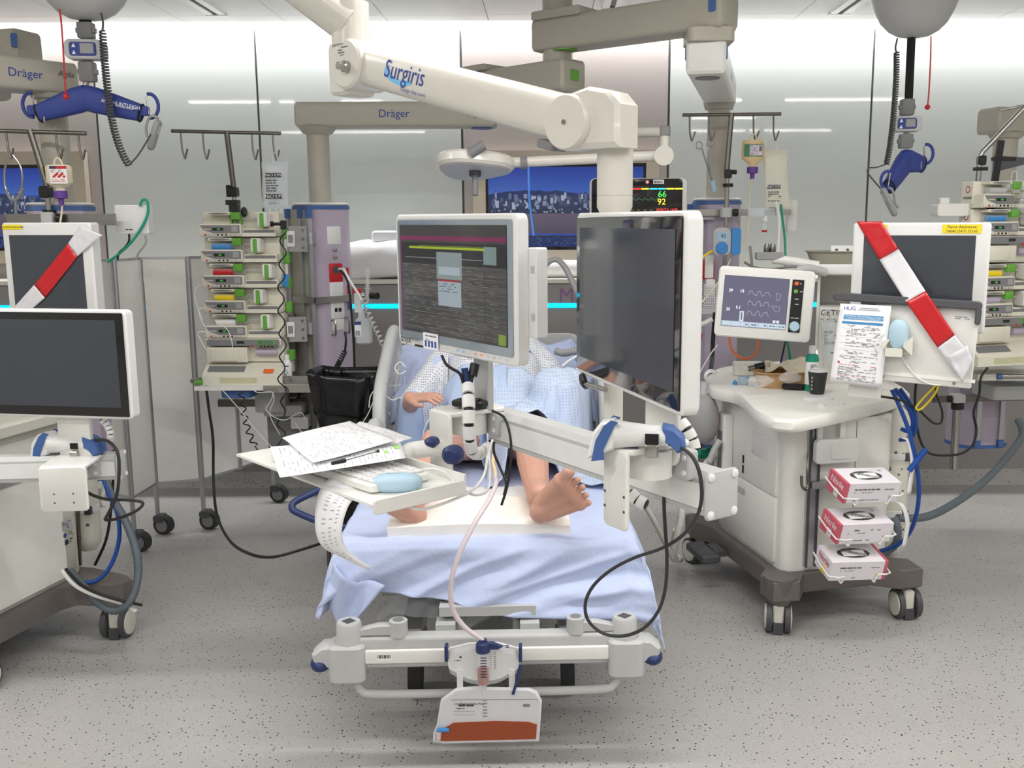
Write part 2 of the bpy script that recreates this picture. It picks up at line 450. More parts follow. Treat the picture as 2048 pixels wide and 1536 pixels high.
for r_ in range(len(yb) - 1):
    L = yb[r_] - yb[r_ + 1]
    me = None
    for k in range(16):
        xa = x0 + 0.615 * k
        if xa + 0.615 < -5 or xa > 4.5: continue
        if me is None:
            o = MB().box((0, 0, 0), (0.611, L - 0.004, 0.02)).build('panel', 'ceilpanel', ce); me = o.data
        else:
            o = bpy.data.objects.new('panel', me); COL.objects.link(o); o.parent = ce
        o.location = (xa + 0.3075, (yb[r_] + yb[r_ + 1]) / 2, CEIL + 0.01)
MB().box((-0.25, 6.222, CEIL + 0.075), (9.5, 0.008, 0.15)).build('cove_edge', 'ceilpanel', ce)
cv = tag(MB().box((-0.25, 6.295, CEIL + 0.137), (9.0, 0.05, 0.016)).build('cove_lamp', 'cove_emit'), 'long white strip lamp hidden in the ceiling slot along the glass wall', 'lamp')
where = ['over the left bed bay', 'over the foot of the bed', 'over the right bed bay', 'behind the viewer on the left', 'behind the viewer', 'behind the viewer on the right', 'added left of the viewer', 'added right of the viewer']
for (x, y, l), w in zip(LAMPS, where):
    t = thing('ceiling_lamp', 'slim white linear ceiling lamp ' + w, 'lamp', (x, y, CEIL), 0, 'linear ceiling lamps')
    MB().box((0, 0, -0.008), (l + 0.03, 0.11, 0.016)).build('housing', 'white', t)
    MB().box((0, 0, -0.02), (l, 0.07, 0.01)).build('diffuser', 'lamp_emit', t)
# ================================================================== back of the bay
def inv(t): return t.matrix_basis.inverted()

def arm_bar(name, m, t, a, b, w, h, parent=None, r=0.02, ext=0.06):
    "horizontal box-section arm between two world points"
    a, b = V(a), V(b); d = (b - a); L = d.length + 2 * ext; ang = math.atan2(d.y, d.x)
    mb = MB(inv(t) @ M.Translation((a + b) / 2) @ M.Rotation(ang, 4, 'Z'))
    mb.prism(rrect(w, h, r), L, (0, 0, 0), 'x', 0.012)
    return mb.build(name, m, parent or t), M.Translation((a + b) / 2) @ M.Rotation(ang, 4, 'Z')

# ---- wall screens with the picture of a seaside town
def wall_screen(px0, px1, py0, py1, label, bar):
    a = P(px0, py1, YW); b = P(px1, py0, YW); w = b.x - a.x; h = b.z - a.z
    t = thing('wall_screen', label, 'screen', ((a.x + b.x) / 2, YW - 0.06, a.z), 0, 'wall screens')
    f = MB()
    for x, z, sx, sz in ((0, h + 0.04, w + 0.16, 0.08), (0, -0.04, w + 0.16, 0.08), (-w / 2 - 0.04, h / 2, 0.08, h), (w / 2 + 0.04, h / 2, 0.08, h)):
        f.box((x, 0.025, z), (sx, 0.06, sz))
    f.build('frame', 'champagne', t)
    MB().box((0, 0.045, h / 2), (w, 0.02, h)).build('glass_panel', 'glassblack', t)
    p = MB(ft(0, 0.034, 0)); W = w - 0.03; H = h - 0.04; z0 = 0.02; rnd = random.Random(3)
    n = 14
    for k in range(n):
        c = k / (n - 1); p.rect(-W / 2, z0 + H * (0.63 + 0.37 * k / n), W / 2, z0 + H * (0.63 + 0.37 * (k + 1) / n), (int(62 - 26 * c), int(98 - 40 * c), int(176 - 36 * c)))
    for k in range(18):
        c = k / 17; p.rect(-W / 2, z0 + H * (0.14 + 0.29 * k / 18), W / 2, z0 + H * (0.14 + 0.29 * (k + 1) / 18), (int(72 + 22 * c), int(68 + 16 * c), int(88 + 12 * c)))
    p.rect(-W / 2, z0 + H * 0.42, W / 2, z0 + H * 0.66, (44, 54, 82))
    hill = [(-W / 2, z0 + H * 0.6)] + [(-W / 2 + W * i / 30, z0 + H * (0.655 + 0.05 * math.sin(i * 0.21) + 0.012 * rnd.random() + (0.03 if 12 < i < 24 else 0))) for i in range(31)] + [(W / 2, z0 + H * 0.6)]
    p.poly(hill, (38, 52, 92), 0.0002)
    for k in range(150):
        x = -W / 2 + W * 0.97 * rnd.random(); y = z0 + H * (0.47 + 0.15 * rnd.random()); s_ = W * (0.008 + 0.018 * rnd.random())
        c = rnd.choice([(92, 104, 134), (120, 130, 158), (58, 68, 100), (70, 82, 112), (150, 158, 178), (48, 56, 84)])
        hh = H * (0.03 + 0.06 * rnd.random()); p.rect(x, y, x + s_, y + hh, c, 0.0004 + 0.000002 * k)
        p.poly([(x, y + hh), (x + s_, y + hh), (x + s_ / 2, y + hh * 1.3)], (52, 58, 84), 0.0004 + 0.000002 * k)
    for k in range(90):
        x = -W / 2 + W * 0.97 * rnd.random(); y = z0 + H * (0.42 + 0.05 * rnd.random()); c = rnd.choice([(36, 42, 62), (56, 60, 84), (34, 44, 60), (130, 136, 150)])
        p.rect(x, y, x + W * 0.012, y + H * 0.022, c, 0.0009)
    p.rect(-W / 2, z0, W / 2, z0 + H * 0.13, (30, 46, 92), 0.0003)
    for k in range(260):
        x = -W / 2 + W * 0.985 * rnd.random(); y = z0 + H * 0.12 * rnd.random(); c = rnd.choice([(60, 80, 130), (18, 28, 66), (90, 108, 150)])
        p.rect(x, y, x + W * 0.006, y + H * 0.009, c, 0.0006)
    p.line([(-W / 2, z0 + H * 0.165), (W * 0.1, z0 + H * 0.15), (W / 2, z0 + H * 0.12)], H * 0.02, (36, 74, 170), 0.0008)
    if bar: p.line([(bar * W, z0 + H), (bar * W + 0.004, z0 + H * 0.6), (bar * W + 0.03, z0 + H * 0.14)], 0.012, (70, 130, 210), 0.0012)
    p.build('screen_picture', 'screen_print', t)
    return t
wall_screen(974, 1291, 327, 500, 'wide wall screen showing a seaside town, behind the standing monitors', -0.24)
wall_screen(-150, 152, 330, 502, 'wall screen with a dusk town picture at the left picture edge', 0)

# ---- things lying on the ledge
def cushion(name, label, c, sx, sy, sz, m='pillow', group=None):
    mb = MB(); rnd = random.Random(int(c[0] * 100))
    def f(u, v):
        a = 2 * math.pi * u; b = -math.pi / 2 + math.pi * v; cb = math.cos(b)
        ca, sa = math.cos(a), math.sin(a)
        x = sx * math.copysign(abs(ca) ** 0.55, ca) * cb ** 0.45; y = sy * math.copysign(abs(sa) ** 0.55, sa) * cb ** 0.45
        z = sz * math.sin(b); k = 0.012 * noise.noise(V((x * 9 + c[0], y * 9, z * 14)))
        return V((x, y, z + sz)) + V((k, k, k * 1.5))
    mb.grid(f, 32, 14)
    o = mb.build(name, m); o.location = c; return tag(o, label, 'pillow' if 'pillow' in name else 'bedding', group)
p = P(745, 590, 6.16)
cushion('pillow', 'white pillow lying on the ledge behind the lilac column', (P(762, 570, 6.16).x, 6.18, LEDGE + 0.02), 0.30, 0.14, 0.12)
p = P(790, 520, 6.2)
t = tag(MB().rbox((0, 0, 0), (0.26, 0.16, 0.07), 0.02, 'y', 0.01).build('folded_linen', 'pillow'), 'folded white linen on top of the white pillow', 'linen'); t.location = (p.x, 6.2, LEDGE + 0.285)
t = tag(MB().cyl((-0.13, 0, 0), (0.13, 0, 0), 0.055, n=24).build('paper_roll', 'paper'), 'white paper roll lying on the ledge beside the M2 lettering', 'paper roll')
t.location = (P(1118, 552, 6.17).x, 6.17, LEDGE + 0.08)

# ---- ceiling pendants
def service_head(t, c, w, d, z0, z1, rz):
    T = inv(t) @ M.Translation((c[0], c[1], 0)) @ M.Rotation(R(rz), 4, 'Z')
    k = 0.05
    out = [(-w / 2 + k, -d / 2), (w / 2 - k, -d / 2), (w / 2, -d / 2 + k), (w / 2, d / 2 - k), (w / 2 - k, d / 2), (-w / 2 + k, d / 2), (-w / 2, d / 2 - k), (-w / 2, -d / 2 + k)]
    b = MB(T).prism(out, z1 - z0, (0, 0, (z0 + z1) / 2), 'z').build('column_body', 'lilac', t)
    big = [(x * 1.03, y * 1.03) for x, y in out]
    MB(T).prism(big, 0.018, (0, 0, z1), 'z').build('blue_band', 'blue', t)
    MB(T).prism(big, 0.016, (0, 0, z1 + 0.018), 'z', 0.008).build('top_cap', 'white', t)
    MB(T).prism(big, 0.018, (0, 0, z0), 'z').build('blue_band', 'blue', t)
    return T

def side_channel(T, t, w, d, z0, z1, side=-1):
    "aluminium rails on the left or right face of a head"
    x = side * (w / 2 + 0.004); m = MB(T)
    m.box((x, 0, (z0 + z1) / 2), (0.012, d * 0.8, z1 - z0 - 0.02)); m.build('channel_panel', 'beige', t)
    for y in (-d * 0.44, -d * 0.12, d * 0.4):
        MB(T).box((x + side * 0.01, y, (z0 + z1) / 2), (0.022, 0.022, z1 - z0 - 0.03)).build('rail', 'alu', t)
        MB(T).box((x + side * 0.011, y, z1 - 0.03), (0.026, 0.03, 0.05)).build('rail_cap', 'blue', t)

# centre pendant with the right-hand arm (carries the ceiling shaft)
SH = P(1115, 70, 4.9); SH = V((SH.x, 4.9, 0))
A1R = V((P(1418, 30, 4.41).x, 4.41, 2.535)); C2 = V((P(1436, 300, 5.45).x, 5.45, 0)); C1 = V((P(638, 330, 5.3).x, 5.3, 0))
t = thing('ceiling_pendant', 'beige double-jointed ceiling pendant with lilac column right of the bed head', 'pendant', (SH.x, SH.y, CEIL), 0, 'ceiling pendants'); PEND2 = t
I = inv(t)
MB(I).cyl((SH.x, SH.y, CEIL + 0.01), (SH.x, SH.y, 2.28), 0.072, n=28).build('shaft', 'beige', t)
o, T1 = arm_bar('upper_arm', 'beige', t, (SH.x, SH.y, 2.535), A1R, 0.17, 0.145, ext=0.1)
MB(I @ T1).rbox((-0.35, 0, 0.085), (0.28, 0.2, 0.04), 0.01, 'y', 0.004).build('arm_cover', 'beige', t)
L1 = (A1R - V((SH.x, SH.y, 2.535))).length / 2 + 0.1
for y in (-0.087, 0.087): MB(I @ T1).rbox((L1 - 0.04, y, 0.02), (0.035, 0.006, 0.06), 0.008).build('corner_mark', 'blue', t)
MB(I @ T1).rbox((-L1 - 0.002, 0, 0.0), (0.006, 0.06, 0.05), 0.008, 'x').build('end_mark', 'green', t)
MB(I @ T1).lathe([(0.06, 0), (0.06, 0.006)], (-L1 + 0.16, -0.02, -0.078)).build('pivot_cap', 'green', t)
MB(I).rbox((A1R.x, A1R.y, 2.44), (0.2, 0.2, 0.06), 0.03, 'z').build('knuckle', 'beige', t)
o, T2 = arm_bar('lower_arm', 'white', t, (A1R.x - 0.0, A1R.y + 0.02, 2.35), (C2.x, C2.y, 2.35), 0.17, 0.14, ext=0.1)
L2 = (V((C2.x, C2.y, 0)) - V((A1R.x, A1R.y + 0.02, 0))).length / 2 + 0.1
for y in (-0.087, 0.087): MB(I @ T2).rbox((-L2 + 0.03, y, 0.02), (0.035, 0.006, 0.06), 0.008).build('corner_mark', 'blue', t)
MB(I @ T2).lathe([(0.055, 0), (0.055, 0.005)], (-L2 + 0.14, 0, -0.074)).build('pivot_cap', 'grey', t)
text('lettering', 'Dräger', 0.06, 'inkblue', t, I @ T2 @ ft(0.0, -0.0862, 0)); text('lettering', 'Agila', 0.045, 'inkgrey', t, I @ T2 @ ft(0.38, -0.0862, 0), shear=0.2)
MB(I).lathe([(0.085, 2.285), (0.075, 2.25), (0.06, 2.245), (0.06, 1.76)], (C2.x, C2.y, 0)).build('column_tube', 'beige', t)
TH2 = service_head(t, C2, 0.235, 0.25, 0.42, 1.755, 0)
side_channel(TH2, t, 0.235, 0.25, 0.42, 1.755, -1)
# left-hand arm
t = thing('ceiling_pendant', 'beige straight-armed ceiling pendant with lilac column left of the bed head', 'pendant', (C1.x, C1.y, 0.45), 0, 'ceiling pendants'); PEND1 = t
I = inv(t); E = V((P(955, 215, 5.3).x, 5.3, 0))
o, T1 = arm_bar('upper_arm', 'beige', t, (SH.x, SH.y, 2.344), (E.x, E.y, 2.344), 0.17, 0.145, ext=0.11)
MB(I @ T1).rbox((0.26, 0, 0.085), (0.28, 0.2, 0.03), 0.01, 'y', 0.004).build('arm_cover', 'beige', t)
zA = P(800, 231, 5.3).z
LA = (V((E.x, E.y, 0)) - V((SH.x, SH.y, 0))).length / 2 + 0.11
MB(I @ T1).rbox((-LA - 0.002, 0, 0.0), (0.006, 0.06, 0.05), 0.008, 'x').build('end_mark', 'green', t)
MB(I).cyl((E.x, E.y, 2.3), (E.x, E.y, zA + 0.05), 0.07).build('knuckle', 'beige', t)
o, T2 = arm_bar('lower_arm', 'beige', t, (C1.x, C1.y, zA), (E.x, E.y, zA), 0.17, 0.128, ext=0.1)
text('lettering', 'Dräger', 0.056, 'inkblue', t, I @ M.Translation((P(788, 231, 5.215).x, 5.2135, zA)) @ M.Rotation(R(90), 4, 'X'), bold=0.001)
text('lettering', 'Agila', 0.046, 'inkgrey', t, I @ M.Translation((P(953, 232, 5.215).x, 5.2135, zA)) @ M.Rotation(R(90), 4, 'X'), shear=0.22, bold=0.001)
MB(I).lathe([(0.055, 0), (0.055, 0.006)], (E.x + 0.02, E.y, zA - 0.07)).build('pivot_cap', 'blue', t)
MB(I).lathe([(0.1, zA - 0.06), (0.078, zA - 0.09), (0.058, zA - 0.1), (0.058, 1.74)], (C1.x, C1.y, 0)).build('column_tube', 'beige', t)
TH1 = service_head(t, C1, 0.25, 0.25, 0.45, 1.735, 44)
side_channel(TH1, t, 0.25, 0.25, 0.45, 1.735, -1)
# fittings on the lilac face (face looks towards -y of TH1)
def plate(T, t, u, z, w, h, m='bright', name='socket_plate', y=-0.1265, r=0.006, d=0.008):
    return MB(T).rbox((u, y, z), (w, d, h), r, 'y', 0.002).build(name, m, t)
U = lambda py: P(660, py, 5.2).z
plate(TH1, t, -0.005, U(471), 0.08, 0.095)
for py in (500, 514):
    MB(TH1).lathe([(0.011, 0), (0.011, 0.012), (0.005, 0.014)], (-0.005, -0.125, U(py)), 16, M.Rotation(R(90), 3, 'X')).build('knob', 'steel', t)
rp = plate(TH1, t, -0.002, U(546), 0.08, 0.1, 'red')
MB(TH1).lathe([(0.021, 0), (0.021, 0.004)], (-0.002, -0.131, U(540)), 20, M.Rotation(R(90), 3, 'X')).build('socket', 'darkgrey', rp)
plate(TH1, t, -0.002, U(580), 0.08, 0.085)
wp = plate(TH1, t, 0.0, U(618), 0.08, 0.105)
for s_ in (-0.012, 0.012): MB(TH1).box((s_, -0.1315, U(620)), (0.016, 0.003, 0.02)).build('data_port', 'black', wp)
plate(TH1, t, 0.0, U(650), 0.07, 0.06, 'white')
MB(TH1).tube([(-0.04, -0.125, U(640)), (-0.04, -0.16, U(640)), (-0.04, -0.165, U(655)), (-0.04, -0.16, U(668)), (-0.04, -0.125, U(668))], 0.005, k=3).build('hook_bracket', 'steel', t)
MB(TH1).tube([(0.045, -0.125, U(637)), (0.045, -0.16, U(637)), (0.045, -0.165, U(652)), (0.045, -0.16, U(666)), (0.045, -0.125, U(666))], 0.005, k=3).build('hook_bracket', 'steel', t)
MB(TH1).box((0.02, -0.14, U(598)), (0.32, 0.012, 0.032)).build('accessory_rail', 'steel', t)
MB(TH1).box((-0.16, -0.05, U(598)), (0.012, 0.19, 0.032)).build('accessory_rail', 'steel', t)
for z, c in ((U(546), 'red'), (U(580), 'red'), (U(612), 'blue')):
    MB(TH1).box((0.07, -0.127, z), (0.014, 0.006, 0.05)).build('outlet_tag', c, t)
pr = MB(TH1 @ M.Translation((-0.1375, -0.03, 1.6)) @ M.Rotation(R(-90), 4, 'Z') @ M.Rotation(R(90), 4, 'X'))
pr.rect(-0.02, 0.07, 0.02, 0.1, (214, 212, 204)); pr.scrib(-0.018, 0.075, 0.018, 0.098, 3, (50, 50, 50), 0.0003); pr.scrib(-0.02, -0.03, 0.03, 0.04, 7, (70, 70, 70), 0.0003)
pr.build('type_label', 'print', t)
# plugs and cords
wpos = lambda px, py, Y: P(px, py, Y)
o = MB().tube([wpos(680, 540, 5.1), wpos(690, 552, 5.06), wpos(698, 575, 5.04), wpos(704, 640, 5.04), wpos(708, 700, 5.04), wpos(710, 800, 5.06), wpos(712, 880, 5.1)], 0.006).build('power_cord', 'cable_black')
tag(o, 'black power cord hanging down the lilac column from the red socket', 'cable')
o = MB().tube([wpos(678, 538, 5.1), wpos(688, 540, 5.05), wpos(700, 562, 5.03), wpos(718, 590, 5.02), wpos(726, 605, 5.02)], 0.0065).build('power_cord', 'cable_white')
tag(o, 'short white cord curving from the red socket to the oxygen fitting', 'cable')
o = MB().tube([wpos(690, 664, 5.08), wpos(692, 680, 5.06), wpos(690, 702, 5.06)], 0.006).tube(path_helix([wpos(690, 702, 5.06), wpos(680, 722, 5.06), wpos(672, 738, 5.08)], 0.012, 9), 0.004, 6, 1).build('handset_cord', 'cable_black')
tag(o, 'black coiled handset cord plugged low on the lilac column', 'cable')
# oxygen flow meter, bottle, hose
t = thing('flow_meter', 'clear oxygen flow meter with black knob beside the lilac column', 'flow meter', wpos(735, 600, 5.05))
I = inv(t); Y = 5.05
MB(I).box(wpos(716, 605, Y + 0.04), (0.03, 0.04, 0.1)).build('outlet_block', 'bright', t); MB(I).box(wpos(715, 583, Y + 0.04), (0.04, 0.03, 0.03)).build('outlet_top', 'red', t)
MB(I).cyl(wpos(722, 591, Y), wpos(745, 591, Y), 0.012).build('stem', 'steel', t)
MB(I).cyl(wpos(735, 605, Y), wpos(735, 577, Y), 0.018).build('valve_body', 'alu', t)
MB(I).cyl(wpos(735, 577, Y), wpos(735, 537, Y), 0.012).build('flow_tube', 'clear', t)
MB(I).cyl(wpos(735, 576, Y), wpos(735, 545, Y), 0.004).build('scale', 'lightgrey', t)
MB(I).cyl(wpos(742, 591, Y), wpos(755, 592, Y - 0.03), 0.017, n=16).build('knob', 'black', t)
t = thing('humidifier_bottle', 'translucent square water bottle with blue label under the oxygen flow meter', 'bottle', wpos(728, 685, 5.03))
I = inv(t); c = wpos(728, 662, 5.03); zb, zt = wpos(728, 687, 5.03).z, wpos(728, 636, 5.03).z
MB(I).rbox((c.x, 5.03, (zb + zt) / 2), (0.08, 0.07, zt - zb), 0.014, 'z', 0.008).build('bottle_body', 'clearbag', t)
MB(I).rbox((c.x, 5.03, zb + 0.035), (0.07, 0.06, 0.06), 0.012, 'z', 0.006).build('water', 'clear', t)
MB(I).cyl((c.x - 0.01, 5.03, zt), (c.x - 0.01, 5.03, zt + 0.05), 0.02, 0.014).build('bottle_neck', 'clearbag', t)
pr = MB(I @ ft(c.x - 0.022, 4.994, zb + 0.1)); pr.rect(-0.018, -0.06, 0.015, 0.02, (228, 230, 236)); pr.rect(-0.018, 0.0, 0.015, 0.018, (40, 60, 120), 0.0002); pr.barcode(-0.014, -0.055, 0.01, -0.03, z=0.0002)
pr.build('bottle_label', 'print', t)
o = MB().tube(path_helix([wpos(728, 598, 5.02), wpos(735, 622, 5.0), wpos(745, 645, 4.98), wpos(756, 668, 4.95), wpos(766, 692, 4.92), wpos(775, 712, 4.9)], 0.011, 12), 0.0045, 6, 1).build('coiled_hose', 'lightgrey')
tag(o, 'grey coiled hose hanging from the oxygen fitting', 'hose')

# ---- left pendant
CL = V((P(112, 300, 4.45).x, 4.45, 0))
t = thing('ceiling_pendant', 'beige ceiling pendant with round column at the far left, behind the hoist', 'pendant', (CL.x, CL.y, 0.5), 0, 'ceiling pendants'); PENDL = t
I = inv(t); zL = P(112, 158, 4.45).z
a = P(-70, 165, 4.15); o, T1 = arm_bar('lower_arm', 'beige', t, (a.x, 4.2, zL), (CL.x, CL.y, zL), 0.17, 0.135, ext=0.09)
text('lettering', 'Dräger', 0.05, 'inkblue', t, I @ T1 @ ft(0.02, -0.0862, 0)); text('lettering', 'Agila', 0.036, 'inkgrey', t, I @ T1 @ ft(0.19, -0.0862, 0.015), shear=0.2)
b = P(30, 98, 4.62); o, T2 = arm_bar('upper_arm', 'beige', t, (b.x - 1.0, 4.9, b.z), (b.x, 4.62, b.z), 0.17, 0.15, ext=0.08)
MB(I).cyl((b.x - 0.9, 4.87, b.z), (b.x - 0.9, 4.87, CEIL + 0.01), 0.07).build('shaft', 'beige', t)
MB(I).cyl((b.x - 0.05, 4.5, zL - 0.05), (b.x - 0.05, 4.6, b.z), 0.07).build('knuckle', 'beige', t)
MB(I @ T2).rbox((0.6, -0.087, 0.02), (0.035, 0.006, 0.06), 0.008).build('corner_mark', 'blue', t)
MB(I).lathe([(0.09, zL - 0.065), (0.08, zL - 0.085), (0.06, zL - 0.09), (0.058, 1.72)], (CL.x, CL.y, 0)).build('column_tube', 'beige', t)
THL = service_head(t, CL, 0.24, 0.24, 0.5, 1.725, 4)
MB(THL).box((0.06, -0.15, P(150, 437, 4.3).z), (0.46, 0.012, 0.04)).build('accessory_rail', 'steel', t)
# wall box on the left rail with green cable
t = thing('wall_box', 'white electronics box with green cable on the left pendant rail', 'box', P(265, 470, 4.42))
I = inv(t); a = P(238, 468, 4.4); b = P(299, 410, 4.4)
MB(I).rbox(((a.x + b.x) / 2, 4.4, (a.z + b.z) / 2), (b.x - a.x, 0.06, b.z - a.z), 0.006).build('housing', 'bright', t)
MB(I).box(P(222, 440, 4.4), (0.1, 0.03, 0.045)).build('mounting_arm', 'alu', t)
pr = MB(I @ ft(b.x - 0.05, 4.3685, a.z + 0.02)); pr.scrib(-0.05, -0.005, -0.02, 0.004, 1, (40, 40, 40)); pr.scrib(0.015, 0.012, 0.035, 0.02, 1, (150, 40, 40)); pr.build('print', 'print', t)
g = [(280, 412), (285, 400), (294, 402), (296, 425), (285, 452), (262, 485), (235, 510), (215, 524)]
tag(MB().tube([P(x, y, 4.36) for x, y in g], 0.006).build('network_cable', 'teal'), 'green network cable looping over the white electronics box', 'cable')
tag(MB().tube([P(x, y, 4.36) for x, y in [(258, 468), (258, 482), (250, 495), (238, 506), (235, 520)]], 0.005).build('network_cable', 'cable_black'), 'thin black cable dropping from the white electronics box', 'cable')
tag(MB().tube([P(x, y, 4.36) for x, y in [(290, 470), (292, 484), (285, 496), (277, 506), (272, 518)]], 0.0045).build('network_cable', 'midgrey'), 'thin grey cable at the corner of the white electronics box', 'cable')

# ---- right pendant
CR = V((P(2008, 330, 5.2).x, 5.2, 0))
t = thing('ceiling_pendant', 'beige ceiling pendant with thick column at the right picture edge', 'pendant', (CR.x, CR.y, 0.55), 0, 'ceiling pendants'); PENDR = t
I = inv(t); zR = P(2000, 243, 5.2).z
arm_bar('lower_arm', 'beige', t, (CR.x - 0.02, 5.2, zR), (CR.x + 0.9, 5.5, zR), 0.17, 0.13, ext=0.1)
MB(I).cyl((CR.x + 0.85, 5.48, zR), (CR.x + 0.85, 5.48, CEIL + 0.01), 0.07).build('shaft', 'beige', t)
MB(I).lathe([(0.09, zR - 0.06), (0.075, zR - 0.085), (0.06, zR - 0.09), (0.06, 1.74)], (CR.x, CR.y, 0)).build('column_tube', 'beige', t)
zb = P(1950, 893, 5.1).z
THR = service_head(t, (CR.x - 0.05, CR.y), 0.28, 0.22, zb, 1.735, 6)
for u in (-0.06, 0.07): MB(THR).box((u, -0.118, (zb + 1.2) / 2), (0.025, 0.02, 1.2 - zb)).build('rail', 'alu', t)
for u in (-0.06, 0.07): MB(THR).box((u, -0.12, zb + 0.02), (0.03, 0.024, 0.04)).build('rail_cap', 'blue', t)
MB(THR).box((-0.06, -0.15, P(1900, 796, 5.05).z), (0.55, 0.012, 0.035)).build('accessory_rail', 'darksteel', t)
MB(THR).rbox((0.02, -0.26, P(1960, 775, 5.0).z), (0.3, 0.22, 0.07), 0.02, 'z').build('shelf_bracket', 'lightgrey', t)
for s_, l, Yo in (((1915, 790), (1907, 938), 4.86),):
    MB(I).cyl(P(s_[0], s_[1], Yo), P(l[0], l[1], Yo), 0.019).build('drop_tube', 'steel', t)
    MB(I).rbox(P(s_[0], s_[1] + 6, Yo), (0.06, 0.07, 0.04), 0.01, 'z').build('clamp_block', 'lightgrey', t)
    MB(I).cyl(P(s_[0], 806, Yo), P(s_[0], 818, Yo), 0.031).build('clamp_ring', 'black', t)
    MB(I).cyl(P(1896, 798, Yo), P(1908, 798, Yo), 0.018).build('clamp_knob', 'black', t)
MB(I).box((CR.x + 0.02, 4.85, P(1990, 744, 4.85).z), (0.62, 0.34, 0.03)).build('shelf', 'cream', t)
MB(I).cyl(P(1993, 753, 4.68), P(2090, 753, 4.68), 0.012).build('shelf_handle', 'steel', t)
MB(I).cyl(P(1993, 753, 4.68), P(2003, 753, 4.68), 0.015).build('handle_end', 'blue', t)

# ---- poles with hooks
def hook_bar(t, a, b, hooks, Y, drop=54, r=0.009):
    I = inv(t)
    MB(I).cyl(P(a[0], a[1], Y), P(b[0], b[1], Y), r).build('crossbar', 'darksteel', t)
    for hx, hy in hooks:
        p0 = P(hx, hy, Y); s_ = (P(hx + 10, hy, Y).x - p0.x) / 10
        q = lambda dx, dy, dd=0: p0 + V((dx * s_, dd, -dy * s_))
        MB(I).tube([q(0, 0), q(1, drop * 0.62), q(5, drop * 0.98), q(6, drop * 0.97), q(12, drop * 0.6)], 0.0045, 8, 1).build('hook', 'darksteel', t)
t = thing('drip_stand', 'steel drip pole with four hooks above the left pump stack', 'drip stand', P(470, 440, 5.05), 0, 'drip poles')
I = inv(t)
MB(I).cyl(P(453, 262, 5.0), P(468, 380, 5.02), 0.0135).build('pole', 'darksteel', t)
hook_bar(t, (343, 262), (561, 267), [(361, 264), (405, 265), (503, 266), (545, 267)], 5.0)
MB(I).cyl(P(468, 374, 5.02), P(469, 440, 5.02), 0.011).build('lower_pole', 'steel', t)
MB(I).rbox(P(466, 384, 5.02), (0.05, 0.05, 0.05), 0.01).rbox(P(457, 382, 5.0), (0.02, 0.02, 0.06), 0.006).build('pole_clamp', 'black', t)
MB(I).box(P(466, 405, 5.02), (0.06, 0.05, 0.025)).rbox(P(470, 424, 5.0), (0.045, 0.05, 0.08), 0.01).build('pole_clamp', 'black', t)
MB(I).lathe([(0.02, -0.01), (0.026, 0), (0.02, 0.012)], P(488, 424, 4.98), 6, M.Rotation(R(90), 3, 'Y')).build('clamp_knob', 'black', t)
for dx in (-9, 9): MB(I).box(P(473 + dx, 446, 4.97), (0.008, 0.03, 0.05)).build('clamp_frame', 'green', t)
t = thing('drip_stand', 'steel drip pole with four hooks at the lilac column right of the bed', 'drip stand', P(1450, 600, 5.2), 0, 'drip poles')
I = inv(t)
MB(I).cyl(P(1463, 227, 5.2), P(1453, 345, 5.2), 0.0145).build('pole', 'darksteel', t)
MB(I).cyl(P(1455, 340, 5.2), P(1448, 600, 5.22), 0.0125).build('lower_pole', 'steel', t)
hook_bar(t, (1365, 230), (1562, 228), [(1379, 232), (1418, 232), (1507, 231), (1547, 231)], 5.2, 50)
MB(I).rbox(P(1456, 348, 5.2), (0.035, 0.04, 0.045), 0.008).cyl(P(1464, 344, 5.2), P(1473, 344, 5.2), 0.012).build('pole_clamp', 'black', t)
MB(I).cyl(P(1456, 367, 5.2), P(1456, 374, 5.2), 0.027).build('clamp_ring', 'black', t)
MB(I).rbox(P(1452, 425, 5.2), (0.055, 0.06, 0.05), 0.012, 'z').build('clamp_block', 'lightgrey', t)
MB(I).cyl(P(1466, 425, 5.18), P(1476, 425, 5.18), 0.02).build('clamp_knob', 'black', t)
MB(I).box((P(1440, 425, 5.25).x, 5.27, P(1440, 425, 5.25).z), (0.36, 0.012, 0.034)).build('accessory_rail', 'steel', t)
t = thing('drip_stand', 'steel drip pole with hooks behind the left taped display', 'drip stand', P(95, 470, 4.3), 0, 'drip poles')
I = inv(t)
MB(I).cyl(P(60, 260, 4.3), P(96, 378, 4.3), 0.0135).build('pole', 'darksteel', t)
MB(I).cyl(P(96, 372, 4.3), P(98, 500, 4.3), 0.012).build('lower_pole', 'steel', t)
hook_bar(t, (-60, 260), (172, 267), [(12, 263), (111, 265), (156, 266)], 4.3)
MB(I).rbox(P(92, 384, 4.3), (0.045, 0.045, 0.05), 0.01).build('pole_clamp', 'black', t)
MB(I).rbox(P(99, 436, 4.3), (0.055, 0.06, 0.05), 0.012, 'z').build('clamp_block', 'lightgrey', t)
MB(I).cyl(P(99, 420, 4.3), P(99, 427, 4.3), 0.028).build('clamp_ring', 'black', t)
MB(I).cyl(P(114, 437, 4.28), P(124, 437, 4.28), 0.02).build('clamp_knob', 'black', t)
t = thing('drip_stand', 'bent steel pole with black clamps beside the right pump stack', 'drip stand', P(1948, 470, 4.75), 0, 'drip poles')
I = inv(t)
MB(I).tube([P(1948, 470, 4.75), P(1958, 340, 4.75), P(1963, 308, 4.75), P(1978, 290, 4.75), P(2048, 216, 4.75), P(2120, 140, 4.75)], 0.0125, 10, 5).build('pole', 'steel', t)
